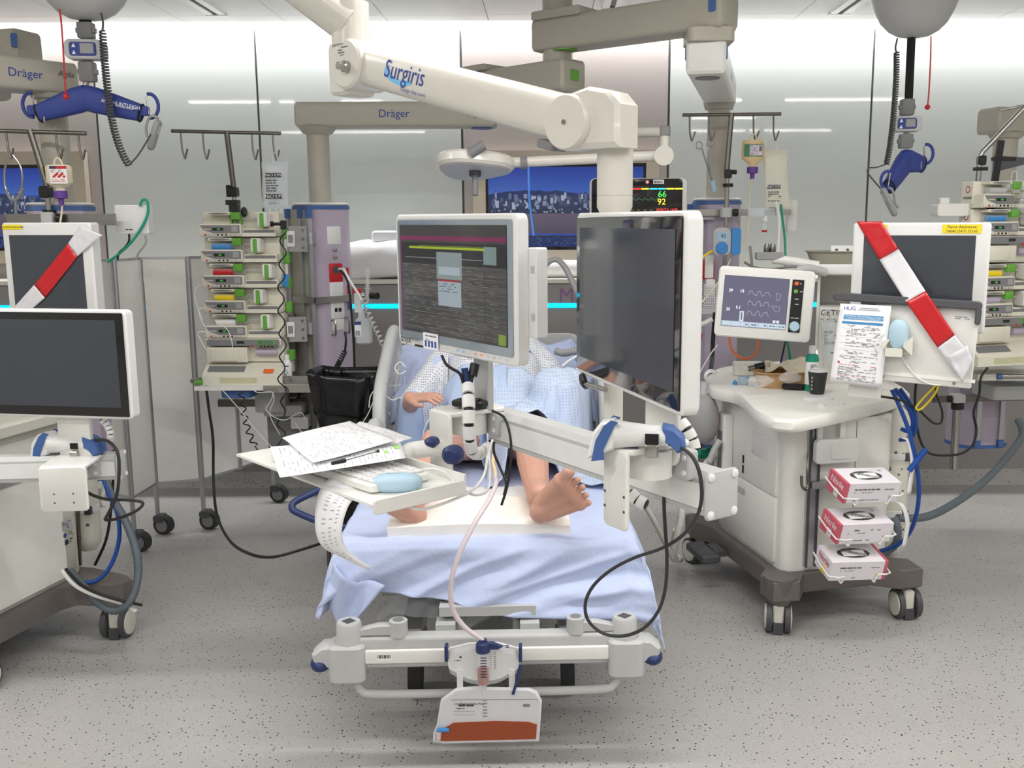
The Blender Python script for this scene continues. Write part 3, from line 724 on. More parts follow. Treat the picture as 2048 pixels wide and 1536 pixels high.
MB(I).rbox(P(1963, 321, 4.75), (0.035, 0.035, 0.045), 0.008).box(P(1961, 338, 4.75), (0.055, 0.04, 0.016)).build('pole_clamp', 'black', t)
for py in (377, 393): MB(I).box(P(1958, py, 4.75), (0.065, 0.04, 0.016)).build('pole_clamp', 'black', t)
MB(I).cyl(P(1999, 221, 4.76), P(2060, 208, 4.76), 0.006).build('crossbar', 'steel', t)
MB(I).prism([(0, 0), (0.028, 0), (0.028, 0.34), (0, 0.34)], 0.02, P(1974, 425, 4.78), 'y', rot=M.Rotation(R(5), 3, 'Y')).build('side_bracket', 'black', t)
MB(I).box(P(2007, 318, 4.78), (0.11, 0.02, 0.016)).build('bracket_arm', 'black', t)
MB(I).prism([(0, 0), (0.2, 0.05), (0.2, 0.065), (0, 0.08)], 0.012, P(1986, 345, 4.78), 'y').build('bracket_arm', 'darkgrey', t)
MB(I).rbox((P(1915, 423, 4.75).x, 4.75, P(1915, 420, 4.75).z), (0.23, 0.1, 0.06), 0.015).rbox((P(1886, 402, 4.75).x, 4.75, P(1886, 402, 4.75).z), (0.045, 0.05, 0.03), 0.008).build('swing_arm', 'white', t)

# ---- bags and bottles on the hooks
def soft_bag(name, label, px, py0, py1, wpx, Y, m, cat='drip bag', labels=(), thick=0.018, neck=True, skew=0):
    a = P(px, py0, Y); b = P(px + skew, py1, Y); w = (P(px + wpx / 2, py0, Y).x - a.x) * 2; h = a.z - b.z
    t = thing(name, label, cat, (b.x, Y, b.z))
    mb = MB()
    def f(u, v):
        ang = 2 * math.pi * u; tt = v
        e = min(1, 4 * tt) ** 0.5 * min(1, 5 * (1 - tt)) ** 0.5
        x = math.cos(ang) * w / 2 * (0.9 + 0.1 * math.cos(tt * 6.28 * 2) * 0.3 + 0.1 * abs(2 * tt - 1)); x = max(-w / 2, min(w / 2, x * 1.06))
        y = math.sin(ang) * thick * e + 0.004 * noise.noise(V((x * 40, tt * 9, px)))
        return V((x + (a.x - b.x) * tt, y, h * tt))
    mb.grid(f, 28, 18); mb.build('bag_body', m, t)
    if neck:
        c = a - V((b.x, Y, b.z))
        MB().tube([c + V((-0.012, 0, -0.008)), c + V((-0.012, 0, 0.03)), c + V((0, 0, 0.042)), c + V((0.012, 0, 0.03)), c + V((0.012, 0, -0.008))], 0.004, 6, 3).build('hanger', m, t)
    for u0, v0, u1, v1, col, kind in labels:
        pr = MB(ft((a.x - b.x) * (v0 + v1) / 2, -thick - 0.006, 0)); x0, x1, y0, y1 = u0 * w, u1 * w, v0 * h, v1 * h
        if kind == 'bar': pr.rect(x0, y0, x1, y1, col)
        else: pr.scrib(x0, y0, x1, y1, kind, col)
        pr.build('bag_print', 'print', t)
        if kind == 'bar': text('lettering', 'NaCl 0,9%', (y1 - y0) * 0.95, 'inkwhite', t, ft((x0 + x1) / 2 + (a.x - b.x) * (v0 + v1) / 2, -thick - 0.007, (y0 + y1) / 2), bold=0.0004)
    return t
t = soft_bag('saline_bag', 'clear crinkled saline bag on the drip pole over the left pumps', 550, 323, 416, 54, 4.98, 'clearbag', labels=((-0.32, 0.66, 0.28, 0.75, (36, 38, 44), 'bar'), (-0.3, 0.2, 0.32, 0.3, (36, 38, 44), 'bar'), (-0.3, 0.34, 0.3, 0.62, (90, 92, 100), 5), (-0.2, 0.08, 0.2, 0.14, (100, 100, 100), 2)))
for dx in (-10, 2, 12): MB(inv(t)).cyl(P(550 + dx, 414, 4.98), P(550 + dx, 428, 4.98), 0.008, 0.006).build('port', 'clear', t)
soft_bag('collection_bag', 'milky white drip bag hanging by the right lilac column', 1550, 300, 420, 50, 5.22, 'milkbag', labels=((-0.42, 0.36, 0.12, 0.42, (52, 54, 60), 'bar'), (-0.42, -0.02, 0.12, 0.04, (52, 54, 60), 'bar'), (-0.42, 0.1, 0.15, 0.32, (120, 116, 116), 6)), skew=6)
def feed_bottle(label, px, py0, py1, wpx, Y, m, kind):
    a = P(px, py0, Y); b = P(px, py1, Y); w = (P(px + wpx / 2, py0, Y).x - a.x); h = a.z - b.z
    t = thing('feeding_bottle', label, 'bottle', (b.x, Y, b.z), 0, 'feeding bottles')
    MB().lathe([(w * 0.36, 0), (w * 0.36, h * 0.12), (w * 0.9, h * 0.3), (w, h * 0.36), (w, h * 0.9), (w * 0.86, h), (w * 0.3, h * 0.985)], (0, 0, 0), 24, sy=0.6).build('bottle_body', m, t)
    MB().tube([(-w * 0.35, 0, h * 0.97), (-0.012, 0, h + 0.02), (0, 0, h + 0.03), (0.012, 0, h + 0.02), (w * 0.35, 0, h * 0.97)], 0.004, 6, 4).build('hanger', 'feedpale', t)
    MB().lathe([(w * 0.2, -0.055), (w * 0.2, -0.03), (w * 0.5, -0.026), (w * 0.5, 0.004), (w * 0.3, 0.006)], (0, 0, 0), 18).build('cap', 'purple', t)
    pr = MB(ft(0, -w * 0.62, 0)); 
    if kind == 'green':
        pr.rect(-w * 0.9, h * 0.4, w * 0.75, h * 0.84, (44, 122, 76)); pr.rect(-w * 0.42, h * 0.43, w * 0.72, h * 0.81, (216, 206, 216), 0.0004); pr.scrib(-w * 0.38, h * 0.45, w * 0.4, h * 0.8, 9, (120, 90, 130), 0.0008); pr.barcode(w * 0.42, h * 0.58, w * 0.66, h * 0.78, z=0.0008)
    else:
        pr.rect(-w * 0.4, h * 0.3, w * 0.92, h * 0.95, (238, 234, 232)); pr.rect(-w * 0.4, h * 0.84, w * 0.92, h * 0.95, (60, 40, 80), 0.0004); pr.rect(w * 0.1, h * 0.84, w * 0.92, h * 0.95, (190, 40, 50), 0.0005); pr.scrib(-w * 0.3, h * 0.7, w * 0.8, h * 0.82, 3, (60, 60, 60), 0.0006)
        for q in range(7): pr.poly([(w * (-0.1 + 0.13 * q + 0.12 * math.cos(k)), h * (0.56 + 0.05 * (q % 3) + 0.05 * math.sin(k))) for k in (0.3, 1.4, 2.5, 3.6, 4.7, 5.8)], (196, 40, 44), 0.0006 + 0.00002 * q)
        pr.scrib(-w * 0.3, h * 0.36, w * 0.8, h * 0.48, 2, (200, 60, 60), 0.0006)
    pr.build('label_print', 'print', t); return t
feed_bottle('cream feeding bottle with green label and purple cap on the right drip pole', 1505, 280, 336, 45, 5.18, 'feed', 'green')
feed_bottle('pale feeding bottle with red and white label on the left drip pole', 121, 330, 384, 52, 4.28, 'feedpale', 'red')
tag(MB().tube([P(1502, 350, 5.18), P(1500, 390, 5.2), P(1497, 425, 5.16), P(1494, 470, 5.1), P(1470, 500, 5.05), P(1440, 560, 5.0), P(1390, 620, 4.9)], 0.004, 6).build('feeding_tube', 'feedpale'), 'pale yellow tube running down from the green-labelled feeding bottle', 'tube')
tag(MB().tube([P(124, 400, 4.28), P(124, 420, 4.28), P(120, 450, 4.25), P(120, 470, 4.25)], 0.004, 6).build('feeding_tube', 'feedpale'), 'pale tube running down from the red-labelled feeding bottle', 'tube')
# forceps
t = thing('surgical_forceps', 'long steel forceps with a blue tip hanging from the right drip pole', 'forceps', P(1420, 285, 5.2)); I = inv(t)
for cx_, cy_ in ((1398, 291), (1419, 286)):
    MB(I).tube([P(cx_ + 6 * math.cos(a), cy_ + 7.5 * math.sin(a), 5.2) for a in [k * math.pi / 4 for k in range(8)]], 0.0028, 6, 3, True).build('finger_ring', 'steel', t)
MB(I).tube([P(1404, 297, 5.2), P(1412, 325, 5.2), P(1424, 362, 5.2)], 0.0038, 6, 3).build('blade', 'steel', t); MB(I).tube([P(1417, 293, 5.195), P(1416, 320, 5.195), P(1424, 362, 5.195)], 0.0038, 6, 3).build('blade', 'steel', t)
MB(I).rbox(P(1427, 372, 5.2), (0.022, 0.016, 0.06), 0.004, rot=M.Rotation(R(-14), 3, 'Y')).build('tip_cover', 'pill', t)
# stethoscope
t = thing('stethoscope', 'steel and grey stethoscope hanging from a hook at the left edge', 'stethoscope', P(25, 305, 4.3)); I = inv(t)
MB(I).tube([P(22, 310, 4.3), P(10, 335, 4.3), P(10, 370, 4.3), P(18, 388, 4.3)], 0.0045).tube([P(26, 310, 4.3), P(42, 335, 4.3), P(44, 370, 4.3), P(36, 388, 4.3)], 0.0045).build('ear_tubes', 'steel', t)
MB(I).tube([P(12, 378, 4.3), P(20, 396, 4.3), P(30, 400, 4.3), P(40, 392, 4.3), P(45, 376, 4.3)], 0.007).tube([P(31, 400, 4.3), P(33, 440, 4.3), P(35, 470, 4.3)], 0.0065).build('rubber_tube', 'grey', t)

# ---- vital signs monitor
a = P(1180, 470, 5.1); b = P(1374, 356, 5.1)
t = thing('patient_monitor', 'black bedside monitor showing coloured vital numbers behind the white post', 'monitor', ((a.x + b.x) / 2, 5.1, a.z)); w, h = b.x - a.x, b.z - a.z
MB().rbox((0, 0.03, h / 2), (w, 0.07, h), 0.025).build('housing', 'white', t); MB().rbox((-0.008, -0.008, h / 2), (w - 0.03, 0.01, h - 0.006), 0.02).build('front_glass', 'glassblack', t)
MB().rbox((0, 0.13, h * 0.3), (0.1, 0.14, 0.1), 0.02).build('mount', 'lightgrey', t)
MB(inv(t)).box((C2.x - 0.19, 5.31, a.z + 0.1), (0.3, 0.05, 0.05)).build('mount_arm', 'lightgrey', t)
pr = MB(ft(0, -0.0138, 0)); W = w
for k, c in enumerate([(120, 190, 60), (230, 220, 60), (60, 200, 220), (220, 50, 60), (230, 200, 50), (60, 200, 220), (60, 200, 220), (230, 220, 60), (230, 220, 60)]):
    pr.rect(-0.16 + 0.043 * k, h - 0.058, -0.12 + 0.043 * k, h - 0.05, c)
for yy, c, am in ((0.19, (70, 120, 80), 0.012), (0.13, (120, 120, 60), 0.014), (0.055, (150, 150, 150), 0.02)):
    pr.line([(-0.16 + 0.008 * k, h - 0.3 + yy + (am if k % 4 == 0 else (am * 0.3 if k % 4 == 1 else 0))) for k in range(35)], 0.0018, c)
pr.build('wave_print', 'led_print', t)['kind'] = 'stuff'
X = lambda px: P(px, 400, 5.09).x - t.location.x; Z = lambda py: P(1320, py, 5.09).z - t.location.z
text('reading', '66', 0.044, 'num_green', t, ft(X(1324), -0.0145, Z(389))); text('reading', '92', 0.044, 'num_yellow', t, ft(X(1323), -0.0145, Z(404)))
text('reading', '100/55 (69)', 0.024, 'num_red', t, ft(X(1334), -0.0145, Z(420))); text('reading', '21', 0.044, 'num_white', t, ft(X(1323), -0.0145, Z(430)))
pr = MB(ft(X(1294), -0.0142, Z(364))); pr.poly([(0.011 * math.cos(k), 0.011 * math.sin(k)) for k in [q * 0.52 for q in range(12)]], (200, 40, 50)); pr.poly([(0.007 * math.cos(k), 0.007 * math.sin(k)) for k in [q * 0.52 for q in range(12)]], (240, 240, 240), 0.0003)
pr.rect(0.03, -0.01, 0.085, 0.012, (240, 240, 240)); pr.barcode(0.034, -0.006, 0.08, 0.006, z=0.0003); pr.build('stickers', 'print', t)

# ---- pumps
def body_syringe_pump(label, group, syr, drv, T):
    t = thing('syringe_pump', label, 'pump', (0, 0, 0), 0, group); t.matrix_basis = T
    W, H = 0.385, 0.122
    MB().rbox((W / 2, 0.10, H / 2), (W, 0.08, H), 0.006).box((W / 2, 0.035, H * 0.075), (W, 0.07, H * 0.15)).rbox((W * 0.285, 0.03, H * 0.27), (W * 0.55, 0.08, H * 0.5), 0.012).rbox((W * 0.775, 0.045, H * 0.2), (W * 0.43, 0.06, H * 0.25), 0.004).build('body', 'pump', t)
    MB().prism([(W * 0.02, H * 0.46), (W * 0.54, H * 0.46), (W * 0.54, H * 0.14), (W * 0.2, H * 0.14), (W * 0.07, H * 0.27)], 0.004, (0, -0.011, 0), 'y').build('control_panel', 'grey', t)
    pr = MB(ft(0, -0.0138, 0)); pr.rect(W * 0.19, H * 0.24, W * 0.33, H * 0.36, (26, 30, 26)); pr.rect(W * 0.25, H * 0.27, W * 0.29, H * 0.33, (70, 200, 80), 0.0003)
    pr.rect(W * 0.44, H * 0.2, W * 0.52, H * 0.42, (160, 162, 160)); pr.rect(W * 0.07, H * 0.28, W * 0.16, H * 0.32, (196, 198, 190))
    pr.build('display', 'print', t)['kind'] = 'stuff'
    for k in range(8):
        MB().lathe([(0.0045, 0), (0.0045, 0.003)], (W * (0.09 + 0.055 * k), -0.0105, H * 0.075), 10, M.Rotation(R(90), 3, 'X')).build('button', 'red' if k == 0 else ('black' if k in (3, 4, 5) else 'lightgrey'), t)
    MB().rbox((W * 0.775, 0.013, H * 0.2), (W * 0.4, 0.004, H * 0.13), 0.004).build('label_strip', 'grey', t)
    MB().rbox((W * 0.27, 0.03, H * 0.93), (W * 0.33, 0.07, H * 0.12), 0.006).build('syringe_clamp', 'pump', t)
    MB().ell((W * 0.27, -0.005, H * 0.93), (W * 0.14, 0.004, H * 0.035), 14, 6).build('clamp_emblem', 'grey', t)
    MB().rbox((W * 0.49, 0.0, H * 0.83), (W * 0.12, 0.03, H * 0.3), 0.004).build('green_clamp', 'green', t)
    if syr:
        s_ = MB().cyl((W * 0.12, 0.025, H * 0.66), (W * 0.55, 0.025, H * 0.66), 0.0155, n=14).build('syringe', 'clear', t)
        MB().cyl((W * 0.14, 0.024, H * 0.63), (W * 0.40, 0.024, H * 0.63), 0.0162, n=14).build('syringe_label', syr, s_)
    MB().cyl((W * 0.5, 0.035, H * 0.72), (W * (drv + 0.04), 0.035, H * 0.72), 0.004).build('plunger_rod', 'lightgrey', t)
    MB().rbox((W * (drv + 0.07), 0.02, H * 0.68), (W * 0.13, 0.07, H * 0.6), 0.012, 'x', 0.006).build('plunger_driver', 'white', t)
    MB().rbox((W * (drv + 0.07), -0.016, H * 0.66), (W * 0.055, 0.006, H * 0.58), 0.006).build('driver_stripe', 'green', t)
    return t

def volumetric_pump(label, group, T):
    t = thing('infusion_pump', label, 'pump', (0, 0, 0), 0, group); t.matrix_basis = T
    W, H = 0.385, 0.125
    MB().rbox((W / 2, 0.09, H / 2), (W, 0.1, H), 0.008).rbox((W / 2, 0.04, H * 0.85), (W, 0.09, H * 0.3), 0.008).rbox((W * 0.28, 0.03, H * 0.33), (W * 0.54, 0.08, H * 0.62), 0.006).build('body', 'pump', t)
    MB().rbox((W / 2, -0.006, H * 0.84), (W * 0.97, 0.006, H * 0.27), 0.01).build('control_panel', 'grey', t)
    MB().rbox((W * 0.25, -0.014, H * 0.33), (W * 0.36, 0.012, H * 0.5), 0.005).build('door', 'pump', t)
    MB().rbox((W * 0.8, -0.0095, H * 0.85), (W * 0.24, 0.003, H * 0.2), 0.003).build('lcd', 'green', t)
    pr = MB(ft(0, -0.0112, 0)); pr.rect(W * 0.7, H * 0.77, W * 0.9, H * 0.93, (96, 128, 100)); pr.rect(W * 0.42, H * 0.8, W * 0.52, H * 0.9, (30, 40, 30)); pr.scrib(W * 0.72, H * 0.79, W * 0.88, H * 0.91, 2, (40, 60, 46), 0.0003); pr.build('display', 'print', t)['kind'] = 'stuff'
    for k in range(4): MB().lathe([(0.005, 0), (0.005, 0.003)], (W * (0.74 + 0.05 * k), -0.009, H * 0.68), 10, M.Rotation(R(90), 3, 'X')).build('button', 'black', t)
    MB().lathe([(0.006, 0), (0.006, 0.003)], (W * 0.63, -0.009, H * 0.69), 10, M.Rotation(R(90), 3, 'X')).build('button', 'red', t)
    s_ = MB().cyl((W * 0.62, 0.03, H * 0.42), (W * 0.97, 0.03, H * 0.42), 0.018, n=14).build('syringe', 'clear', t)
    MB().cyl((W * 0.65, 0.029, H * 0.41), (W * 0.92, 0.029, H * 0.41), 0.0187, n=14).build('syringe_label', 'lilac', s_)
    return t

def pump_console(label, T):
    t = thing('pump_dock', label, 'pump dock', (0, 0, 0), 0, 'pump docks'); t.matrix_basis = T
    W = 0.41
    MB().prism([(-0.06, 0), (0.16, 0), (0.16, 0.1), (0.02, 0.1), (-0.06, 0.045)], W, (W / 2 - 0.01, 0, 0), 'x').build('base', 'pump', t)
    MB().box((W / 2, 0.175, 0.42), (0.3, 0.025, 0.84)).build('back_rail', 'pump', t)
    for k in range(6): MB().rbox((W - 0.008, 0.12, 0.13 + 0.125 * k), (0.03, 0.04, 0.055), 0.006).build('release_latch', 'green', t)
    sl = math.atan2(0.055, 0.08); TT = M.Translation((0, -0.0605, 0.0455)) @ M.Rotation(sl, 4, 'X')
    pr = MB(TT); pr.rect(0.01, 0.03, 0.2, 0.075, (120, 122, 122), 0.001); pr.build('keypad', 'print', t)
    pr = MB(ft(0, -0.0605, 0)); pr.scrib(0.09, 0.01, 0.28, 0.036, 3, (196, 196, 150)); pr.rect(0.08, 0.008, 0.27, 0.038, (206, 204, 172), -0.0003); pr.build('worn_sticker', 'print', t)
    return t, TT
# left stack: bottom-left corner of each pump in the photograph
a = P(411, 770, 4.9); T0 = M.Translation((a.x - 0.005, 4.96, a.z)) @ M.Rotation(R(-2), 4, 'Z')
dock, TT = pump_console('cream pump dock with an orange paper scrap under the left pump stack', T0)
o = MB(T0 @ TT).grid(lambda u, v: V((0.3 + 0.05 * u, 0.02 + 0.03 * v, 0.004 + 0.006 * noise.noise(V((u * 3, v * 3, 1))))), 5, 4).build('paper_scrap', 'orange'); tag(o, 'crumpled orange-red paper scrap on the left pump dock', 'paper')
zz = 0.105
volumetric_pump('wide cream infusion pump with green display at the foot of the left stack', 'infusion pumps', T0 @ M.Translation((0, 0, zz))); zz += 0.128
for syr, drv, lb in (('bright', 0.745, 'lowest syringe pump of the left stack, white syringe label'), ('yellow', 0.67, 'syringe pump with yellow syringe label in the left stack'), ('red', 0.80, 'syringe pump with red syringe label in the left stack'), ('cyanblue', 0.665, 'syringe pump with blue syringe label in the left stack'), (None, 0.77, 'empty top syringe pump of the left stack')):
    body_syringe_pump(lb, 'syringe pumps of the left stack', syr, drv, T0 @ M.Translation((0, 0, zz))); zz += 0.1275
MB(inv(dock) @ T0).box((0.2, 0.2, 0.4), (0.06, 0.06, 0.7)).build('support_post', 'alu', dock)
# right stack
a = P(1945, 735, 4.55); T0 = M.Translation((a.x + 0.02, 4.62, a.z)) @ M.Rotation(R(17), 4, 'Z')
dock2, TT = pump_console('cream pump dock on the shelf at the right picture edge', T0); zz = 0.10
for kind, lb in (('v', 'lowest infusion pump of the right stack with green arrow'), ('lilac', 'syringe pump with violet syringe in the right stack'), ('yellow', 'syringe pump with yellow syringe in the right stack'), ('v', 'upper infusion pump of the right stack with green arrow'), ('cyanblue', 'syringe pump with blue syringe in the right stack'), ('lightgrey', 'top syringe pump of the right stack')):
    TT = T0 @ M.Translation((0.0, 0, zz))
    t = volumetric_pump(lb, 'infusion pumps', TT) if kind == 'v' else body_syringe_pump(lb, 'syringe pumps of the right stack', kind, 0.7, TT)
    pr = MB(M.Translation((-0.0006, 0.095, 0.07)) @ M.Rotation(R(-90), 4, 'Z') @ M.Rotation(R(90), 4, 'X'))
    pr.poly([(0.016 * math.cos(k), 0.016 * math.sin(k) + 0.015) for k in [q * 0.4 for q in range(16)]], (170, 40, 46)); pr.poly([(0.011 * math.cos(k), 0.011 * math.sin(k) + 0.015) for k in [q * 0.4 for q in range(16)]], (236, 232, 228), 0.0004); pr.barcode(-0.03, -0.03, 0.03, -0.018, (60, 60, 60)); pr.build('side_sticker', 'print', t)
    zz += 0.128
soft_bag('drug_bag', 'clear yellowish drip bag hanging beside the right pumps', 2028, 360, 425, 50, 4.68, 'clear', labels=((-0.4, 0.3, 0.3, 0.7, (120, 120, 80), 5),))
# ================================================================== bed and patient (bed-local: x across, y from the foot bumper to the head)
BED = V((P(975, 1310, 2.8).x, 2.8, 0)); BRZ = 2.2
TB = M.Translation(BED) @ M.Rotation(R(BRZ), 4, 'Z')
TBI = TB.inverted()
def BL(px, py, Y): return TBI @ P(px, py, Y)
t = thing('hospital_bed', 'light grey intensive-care bed with blue corner rollers and raised backrest', 'bed', BED, BRZ); bed = t
MB().rbox((0, 0.035, 0.372), (0.84, 0.055, 0.1), 0.012, 'x', 0.004).build('foot_bar', 'lightgrey', t)
MB().rbox((0, 0.0, 0.365), (0.74, 0.012, 0.045), 0.006, 'x').build('accessory_rail', 'white', t)
for s in (-1, 1):
    c = MB(); c.lathe([(0.047, 0.36), (0.047, 0.40), (0.038, 0.43), (0.038, 0.462), (0.034, 0.468)], (s * 0.42, 0.03, 0), 32)
    c.rbox((s * 0.425, 0.03, 0.345), (0.115, 0.105, 0.12), 0.03, 'z', 0.008)
    w_ = [(s * 0.44, 0.315), (s * 0.525, 0.345), (s * 0.53, 0.375), (s * 0.5, 0.40), (s * 0.44, 0.405)]; c.prism(w_ if s > 0 else w_[::-1], 0.075, (0, 0.03, 0), 'y', 0.01); c.build('corner_post', 'lightgrey', t)
    MB().box((s * 0.42, 0.03, 0.4675), (0.03, 0.03, 0.004), rot=M.Rotation(R(45), 3, 'Z')).build('post_socket', 'darkgrey', t)
    MB().ell((s * 0.507, 0.025, 0.338), (0.032, 0.045, 0.024)).build('corner_roller', 'navy', t)
    l = MB(); l.lathe([(0.028, 0), (0.028, 0.045), (0.02, 0.047)], (s * 0.29, 0.03, 0.42), 20); l.prism([(-0.01, 0), (0.12, 0), (0.12, 0.018), (0.05, 0.034), (-0.01, 0.034)] if s < 0 else [(0.01, 0), (-0.12, 0), (-0.12, 0.018), (-0.05, 0.034), (0.01, 0.034)], 0.03, (s * 0.29 - 0 * s, 0.03, 0.426), 'y', rot=M.Rotation(R(0), 3, 'Z') if s > 0 else M.Identity(3))
    # lever points outwards
    l = MB(); l.lathe([(0.028, 0), (0.028, 0.048), (0.02, 0.05)], (s * 0.27, 0.03, 0.42), 20)
    pts = [(0, 0.002), (s * 0.12, 0.002), (s * 0.125, 0.02), (s * 0.06, 0.036), (0, 0.036)]
    l.prism(pts if s > 0 else pts[::-1], 0.032, (s * 0.27, 0.03, 0.422), 'y', 0.004); l.build('lock_lever', 'lightgrey', t)
    MB().lathe([(0.017, 0), (0.017, 0.002)], (s * 0.27, 0.03, 0.469), 18).build('lever_socket', 'grey', t)
    cs = MB(); cs.rbox((s * 0.27, 0.48, 0.19), (0.085, 0.09, 0.1), 0.02, 'z'); cs.build('caster_fork', 'lightgrey', t)
    MB().cyl((s * 0.27 - 0.022, 0.48, 0.075), (s * 0.27 + 0.022, 0.48, 0.075), 0.075, n=28).build('caster_wheel', 'rubber', t)
    MB().cyl((s * 0.27 - 0.03, 1.75, 0.075), (s * 0.27 + 0.03, 1.75, 0.075), 0.075, n=28).build('caster_wheel', 'rubber', t)
    MB().rbox((s * 0.27, 1.75, 0.19), (0.085, 0.09, 0.1), 0.02, 'z').build('caster_fork', 'lightgrey', t)
    MB().box((s * 0.27, 1.1, 0.265), (0.07, 1.5, 0.07)).build('chassis_beam', 'lightgrey', t)
    MB().box((s * 0.13, 0.3, 0.42), (0.06, 0.5, 0.04)).build('frame_tube', 'lightgrey', t)
    MB().cyl((s * 0.09, 0.1, 0.3), (s * 0.09, 0.16, 0.52), 0.013).build('frame_strut', 'lightgrey', t)
    MB().box((s * 0.4, 0.95, 0.5), (0.05, 1.6, 0.06)).build('side_beam', 'lightgrey', t)
MB().tube([(-0.35, 0.05, 0.325), (-0.385, 0.03, 0.31), (-0.40, 0.02, 0.28), (-0.385, 0.015, 0.25), (-0.33, 0.012, 0.238), (0, 0.012, 0.236), (0.33, 0.012, 0.238), (0.385, 0.015, 0.25), (0.40, 0.02, 0.28), (0.385, 0.03, 0.31), (0.35, 0.05, 0.325)], 0.0135, 12, 5).build('foot_loop', 'lightgrey', t)
MB().box((0, 0.35, 0.455), (0.72, 0.06, 0.05)).box((0, 0.2, 0.47), (0.3, 0.24, 0.03)).build('cross_member', 'lightgrey', t)
MB().box((0, 1.1, 0.53), (0.86, 1.75, 0.03)).build('mattress_deck', 'grey', t)
MB().rbox((0, 1.0, 0.33), (0.3, 0.5, 0.12), 0.02, 'z').box((0, 0.62, 0.36), (0.5, 0.04, 0.16)).build('lift_mechanism', 'grey', t)
MB().box((0, 1.68, 0.78), (0.84, 0.8, 0.03), rot=M.Rotation(R(30), 3, 'X')).build('backrest_plate', 'grey', t)
# prints on the foot bar
pr = MB(ft(0, 0.0068, 0.372))
for s in (-1, 1):
    pr.rect(s * 0.36 - 0.006, -0.012, s * 0.36 + 0.006, 0.0, (20, 20, 20)); pr.rect(s * 0.36 - 0.004, 0.0, s * 0.36 + 0.004, 0.006, (20, 20, 20), 0.0002)
pr.poly([(0.378 + 0.006 * math.cos(k * 0.6), 0.002 + 0.006 * math.sin(k * 0.6)) for k in range(10)], (236, 120, 30)); pr.build('lock_symbols', 'print', t)
pr = MB(ft(-0.31, -0.0068, 0.365)); pr.rect(-0.025, -0.012, 0.025, 0.012, (240, 240, 240)); pr.barcode(-0.021, -0.003, 0.021, 0.008, z=0.0003); pr.build('barcode_label', 'print', t)
# side rails
def side_rail(pts, name='side_rail', r=0.026):
    return MB().tube(pts, r, 10, 5).build(name, 'lightgrey', bed)
for s in (-1, 1):
    X = s * 0.475
    rail = MB().tube([(X, 1.22, 0.74), (X, 1.25, 0.9), (X, 1.33, 0.98), (X, 1.48, 1.04), (X, 1.72, 1.13), (X, 1.86, 1.15), (X, 1.92, 1.09), (X, 1.9, 0.99), (X, 1.7, 0.86), (X, 1.45, 0.72), (X, 1.28, 0.67)], 0.028, 10, 5, True).build('side_rail', 'lightgrey', t)
    MB().prism([(1.26, 0.74), (1.3, 0.88), (1.48, 1.0), (1.74, 1.09), (1.86, 1.1), (1.86, 1.0), (1.66, 0.88), (1.42, 0.74)], 0.02, (X, 0, 0), 'x').build('rail_panel', 'lightgrey', rail)
    r2 = MB().tube([(X, 0.98, 0.62), (X, 0.99, 0.76), (X, 1.06, 0.84), (X, 1.14, 0.84), (X, 1.16, 0.76), (X, 1.14, 0.62)], 0.03, 10, 4).build('side_rail', 'lightgrey', t)
    MB().cyl((s * 0.4, 1.45, 0.56), (s * 0.53, 1.45, 0.72), 0.02).build('rail_hinge', 'lightgrey', t)
# bed head board
MB().rbox((0, 2.12, 0.85), (0.9, 0.04, 0.5), 0.08, 'y').build('headboard', 'lightgrey', t)
for s in (-1, 1): MB().box((s * 0.36, 2.1, 0.45), (0.05, 0.05, 0.5)).build('headboard_post', 'lightgrey', t)
MB().tube([(-0.36, 0.95, 0.6), BL(668, 962, 3.5), BL(645, 976, 3.45), BL(592, 1002, 3.38), BL(584, 1014, 3.36), BL(592, 1024, 3.35), BL(640, 1044, 3.32), BL(665, 1048, 3.32), (-0.38, 0.55, 0.55)], 0.0125, 10, 3).build('blue_handle', 'navy', t)
# mattress
def mat_top(y): return 0.65 + (max(0, y - 1.35) * math.tan(R(30)))
mt = thing('mattress', 'light blue covered mattress bent up under the patient', 'mattress', BED, BRZ)
prof = [(0.2, 0.545), (1.36, 0.545), (2.04, 0.545 + 0.4), (2.0, 1.03), (1.35, 0.645), (0.2, 0.645)]
MB().prism(prof, 0.88, (0, 0, 0), 'x', 0.0).build('mattress_core', 'sheetblue', mt, bevel=0.02)

# ---- patient: tapered limbs fused into one skin
CAPS = []
ARMS = []
def cap(a, b, ra, rb, flat=None): CAPS.append((V(a), V(b), ra, rb))
hipz = 0.765
for s, hx, hy, fx in ((-1, -0.245, 0.365, -0.2), (1, 0.165, 0.33, 0.15)):
    hip = (s * 0.095, 1.2, hipz); knee = (fx, 0.78, 0.845); ank = (hx, hy + 0.03, 0.755)
    cap(hip, knee, 0.092, 0.062)
    mid = V(knee).lerp(V(ank), 0.33) + V((0, 0.0, -0.012))
    cap(knee, mid, 0.058, 0.058); cap(mid, ank, 0.058, 0.038)
cap((-0.07, 1.22, 0.78), (0.07, 1.22, 0.78), 0.115, 0.115)
cap((-0.06, 1.25, 0.785), (-0.08, 1.55, 0.955), 0.125, 0.13); cap((0.06, 1.25, 0.785), (0.08, 1.55, 0.955), 0.125, 0.13)
cap((-0.13, 1.63, 1.03), (0.13, 1.63, 1.03), 0.095, 0.095)
cap((0, 1.66, 1.06), (0, 1.78, 1.15), 0.06, 0.056)
